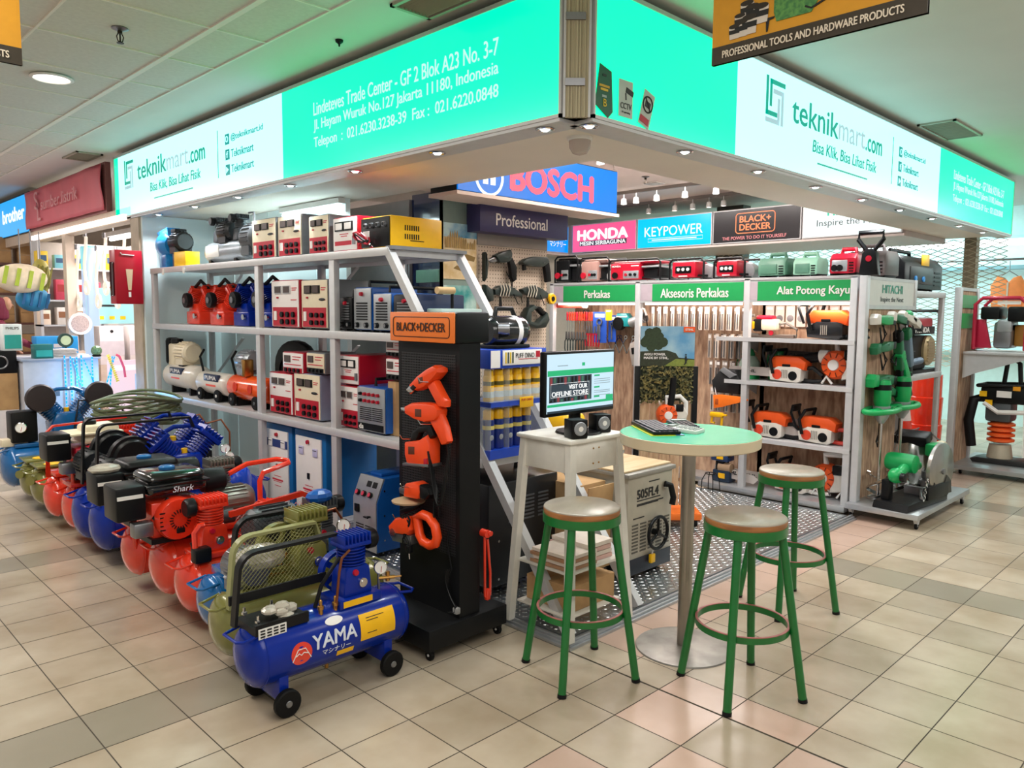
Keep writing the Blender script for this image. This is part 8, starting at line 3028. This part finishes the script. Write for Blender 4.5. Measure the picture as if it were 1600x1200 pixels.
MB().box(-.13, .12, -.15, .25, .5, .86, .004).out('brown_carton', CARD, r)
b = MB().box(-.13, .12, -.15, .25, .86, 1.08, .004).out('black_carton', BLACK, r)
MB().torus((-.02, -.155, .97), .06, .008, 'y', 22, 6).out('printed_ring', STEEL, b)
for lab, x, z, w, h, c in (('teal and white bulb carton on the counter', -.68, 1.08, .16, .26, '#e4ecea'), ('teal tool carton at the front of the counter', -.45, 1.0, .16, .14, '#1a6f6c')):
    r = thing('bulb_carton', lab, 'box', (x, 6.75 if z > 1.05 else 6.6, z))
    MB().box(-w / 2, w / 2, -.08, .08, 0, h, .003).out('carton', mat('bulb carton ' + c, c, .45), r)
    MB().box(-w / 2 + .01, w / 2 - .01, -.083, -.08, .02, h * .6).out('teal_print', mat('teal print', '#2fa79c', .45), r, smooth=0)
    if h > .2:
        text('PHILIPS', INKB, (0, -.08, h * .85), UX, UZ, w * .7, None, r)
r = thing('paper_pile', 'loose pile of papers on the counter', 'papers', (-.28, 6.75, 1.0))
for k in range(6):
    MB().box(-.17 + .01 * (k % 3), .17 - .012 * (k % 2), -.1, .1, k * .014, k * .014 + .011, M=Matrix.Rotation(.05 * (k % 3 - 1), 4, 'Z')).out('sheets', mat('papers grey', '#cfcac8', .6), r, smooth=0)
r = thing('plastic_crate', 'bright blue shallow box behind the papers', 'box', (-.18, 7.2, 1.0))
MB().box(-.2, .2, -.1, .1, 0, .2, .01).out('box', mat('crate cyan blue', '#1f8fd0', .4), r)
MB().box(-.04, .04, -.104, -.1, .08, .12).out('label', PANEL_W, r, smooth=0)
r = thing('back_counter', 'plain counter carrying the blue box behind the paper pile', 'counter', (-.2, 7.25, 0))
MB().box(-.45, .3, -.18, .15, 0, .98, .004).out('cabinet', FRAME, r)
MB().box(-.46, .31, -.19, .16, .98, .999, .002).out('top', WHITE, r)
# shelves of cardboard boxes deep in the shop
r = thing('box_shelving', 'dark shelving with brown cartons behind the seated person', 'shelving', (-.35, 10.2, 0))
for z in (.9, 1.3, 1.7, 2.1):
    MB().box(-.8, .9, -.2, .25, z - .03, z).out('shelf', mat('maroon shelf', '#6b4a44', .5), r, smooth=0)
for x in (-.8, .0, .88):
    MB().box(x, x + .04, -.2, .25, 0, 2.3).out('post', mat('maroon shelf', '#6b4a44'), r, smooth=0)
for k in range(16):
    q = thing('cardboard_box', 'brown carton on the dark shelving of the next shop', 'box', (-1.0 + (k % 4) * .42 + (.0 if k % 4 < 2 else .05), 10.18, (.9, 1.3, 1.7, 2.1)[k // 4]), group='brown cartons on dark shelving')
    h = .24 + .05 * (k % 3)
    MB().box(-.17, .17, -.15, .15, 0, h, .004).out('carton', CARD, q)
    MB().box(-.17, .17, -.152, -.15, h * .45, h * .5).out('tape', mat('packing tape', '#a8875c'), q, smooth=0)
# stuffed bags hanging over the counter
for lab, x, y, z, sx, sz, c, c2 in (('cream and lime cushion pack hanging from the lintel', -.38, 7.6, 1.82, .26, .16, '#e9dcc0', '#a9c23a'), ('blue checked bag hanging under the cream pack', -.25, 7.7, 1.6, .17, .14, '#2f8fc0', '#1c5f92'), ('olive round bag hanging beside the shop front post', -.14, 7.8, 1.85, .1, .2, '#a9a04a', '#7c7a34')):
    r = thing('hanging_bag', lab, 'bag', (x, y, z))
    mb = MB()
    mb.sph((0, 0, 0), (sx, .1, sz), 16, 10)
    mb.out('bag', mat('bag ' + c, c, .5, 0, .1), r)
    for k in range(4):
        u = -sx * .7 + k * sx * .45
        MB().box(u, u + sx * .14, -.105, -.085, -sz * .6, sz * .6, M=Matrix.Rotation(.2, 4, 'Y')).out('stripe', mat('bag ' + c2, c2, .5), r, smooth=0)
    MB().cyl((0, 0, sz * .9), (0, 0, 2.35 - z), .006, n=6).out('string', STEEL, r)
r = thing('wall_screen', 'flat bright blue screen at the very edge of the next shop', 'screen', (-.75, 8.6, 1.62))
MB().box(-.25, .25, 0, .03, 0, .28, .004).out('case', BLACK, r)
MB().box(-.24, .24, -.004, 0, .01, .27).out('screen', glow('screen sky', (.05, .45, .9), .9), r, smooth=0)
MB().cyl((0, .015, .28), (0, .015, .72), .008, n=6).out('hanger', STEEL, r)

# the shopkeeper at the counter, seen from the side
r = thing('person', 'person in maroon hijab and sleeve leaning over the shop counter', 'person', (-.72, 7.55, 0))
SKIN = mat('skin', '#b98a6c', .5, 0, .04)
MAR = mat('maroon cloth', '#6e1a33', .75, 0, .08)


def skin_body(name, chain, edges, m, parent):
    me = bpy.data.meshes.new(name)
    me.from_pydata([c[0] for c in chain], edges, [])
    o = bpy.data.objects.new(name, me)
    COL.objects.link(o)
    o.parent = parent
    me.materials.append(m)
    o.modifiers.new('skin', 'SKIN')
    if not me.skin_vertices:
        me.attributes  # the layer comes with the modifier below
    bm = bmesh.new()
    bm.from_mesh(me)
    lay = bm.verts.layers.skin.verify()
    bm.verts.ensure_lookup_table()
    for i, c in enumerate(chain):
        bm.verts[i][lay].radius = (c[1], c[2] if len(c) > 2 else c[1])
        bm.verts[i][lay].use_root = i == 0
    bm.to_mesh(me)
    bm.free()
    sb = o.modifiers.new('sub', 'SUBSURF')
    sb.levels = sb.render_levels = 2
    me.polygons.foreach_set('use_smooth', [True] * len(me.polygons))
    return o


body = [((0, 0, .88), .14, .11), ((0, -.02, 1.05), .13, .1), ((.02, -.05, 1.22), .15, .1), ((.04, -.08, 1.34), .1, .07), ((.06, -.1, 1.42), .05), ((.08, -.12, 1.5), .075, .085), ((.09, -.13, 1.58), .07, .08),
        ((.0, .12, 1.32), .06), ((.02, .2, 1.12), .045), ((.2, .12, 1.06), .035),
        ((.08, -.2, 1.31), .06), ((.2, -.24, 1.17), .045), ((.37, -.28, 1.08), .033),
        ((-.02, .1, .84), .09), ((.05, .1, .45), .06), ((0, .1, .06), .04), ((.1, .1, .04), .035),
        ((-.02, -.1, .84), .09), ((.05, -.1, .45), .06), ((0, -.1, .06), .04), ((.1, -.1, .04), .035)]
ed = [(0, 1), (1, 2), (2, 3), (3, 4), (4, 5), (5, 6), (3, 7), (7, 8), (8, 9), (3, 10), (10, 11), (11, 12), (0, 13), (13, 14), (14, 15), (15, 16), (0, 17), (17, 18), (18, 19), (19, 20)]
skin_body('body', body, ed, MAR, r)
hij = [((.06, -.1, 1.36), .16, .13), ((.07, -.12, 1.46), .105, .11), ((.075, -.125, 1.54), .105, .11), ((.08, -.13, 1.62), .08, .085)]
skin_body('headscarf', hij, [(0, 1), (1, 2), (2, 3)], MAR, r)
f = MB(Matrix.Translation((.15, -.15, 1.54)))
f.sph((0, 0, 0), (.05, .055, .075), 18, 12)
fo = f.out('face', SKIN, r)
MB(Matrix.Translation((.2, -.155, 1.53))).prism([(-.008, -.012), (.016, -.012), (-.002, .02)], 'y', -.008, .008, .003).out('nose', SKIN, fo)
for s in (-1, 1):
    MB(Matrix.Translation((.19, -.152 + s * .022, 1.552))).sph((0, 0, 0), (.006, .009, .005), 8, 6).out('eye', INKB, fo)
MB(Matrix.Translation((.192, -.155, 1.502))).sph((0, 0, 0), (.006, .018, .005), 10, 6).out('mouth', mat('lips', '#8f4a44', .5), fo)
for k, (bx, by, bz, yaw) in enumerate(((.37, -.28, 1.08, -.15), (.2, .12, 1.06, -.3))):
    H = Matrix.Translation((bx, by, bz)) @ Matrix.Rotation(yaw, 4, 'Z') @ Matrix.Rotation(.35, 4, 'Y')
    mb = MB(H)
    mb.box(-.01, .085, -.036, .036, -.012, .012, .01, 3)
    for q in range(4):
        y = -.028 + q * .0187
        L = (.055, .066, .07, .058)[q]
        mb.tube([(.08, y, 0), (.08 + L * .5, y, .004), (.08 + L, y, -.012)], .0085, 8)
    mb.tube([(.02, .032, 0), (.05, .055, -.005), (.08, .058, -.012)], .0095, 8)
    mb.out('hand', SKIN, r)
"""end"""
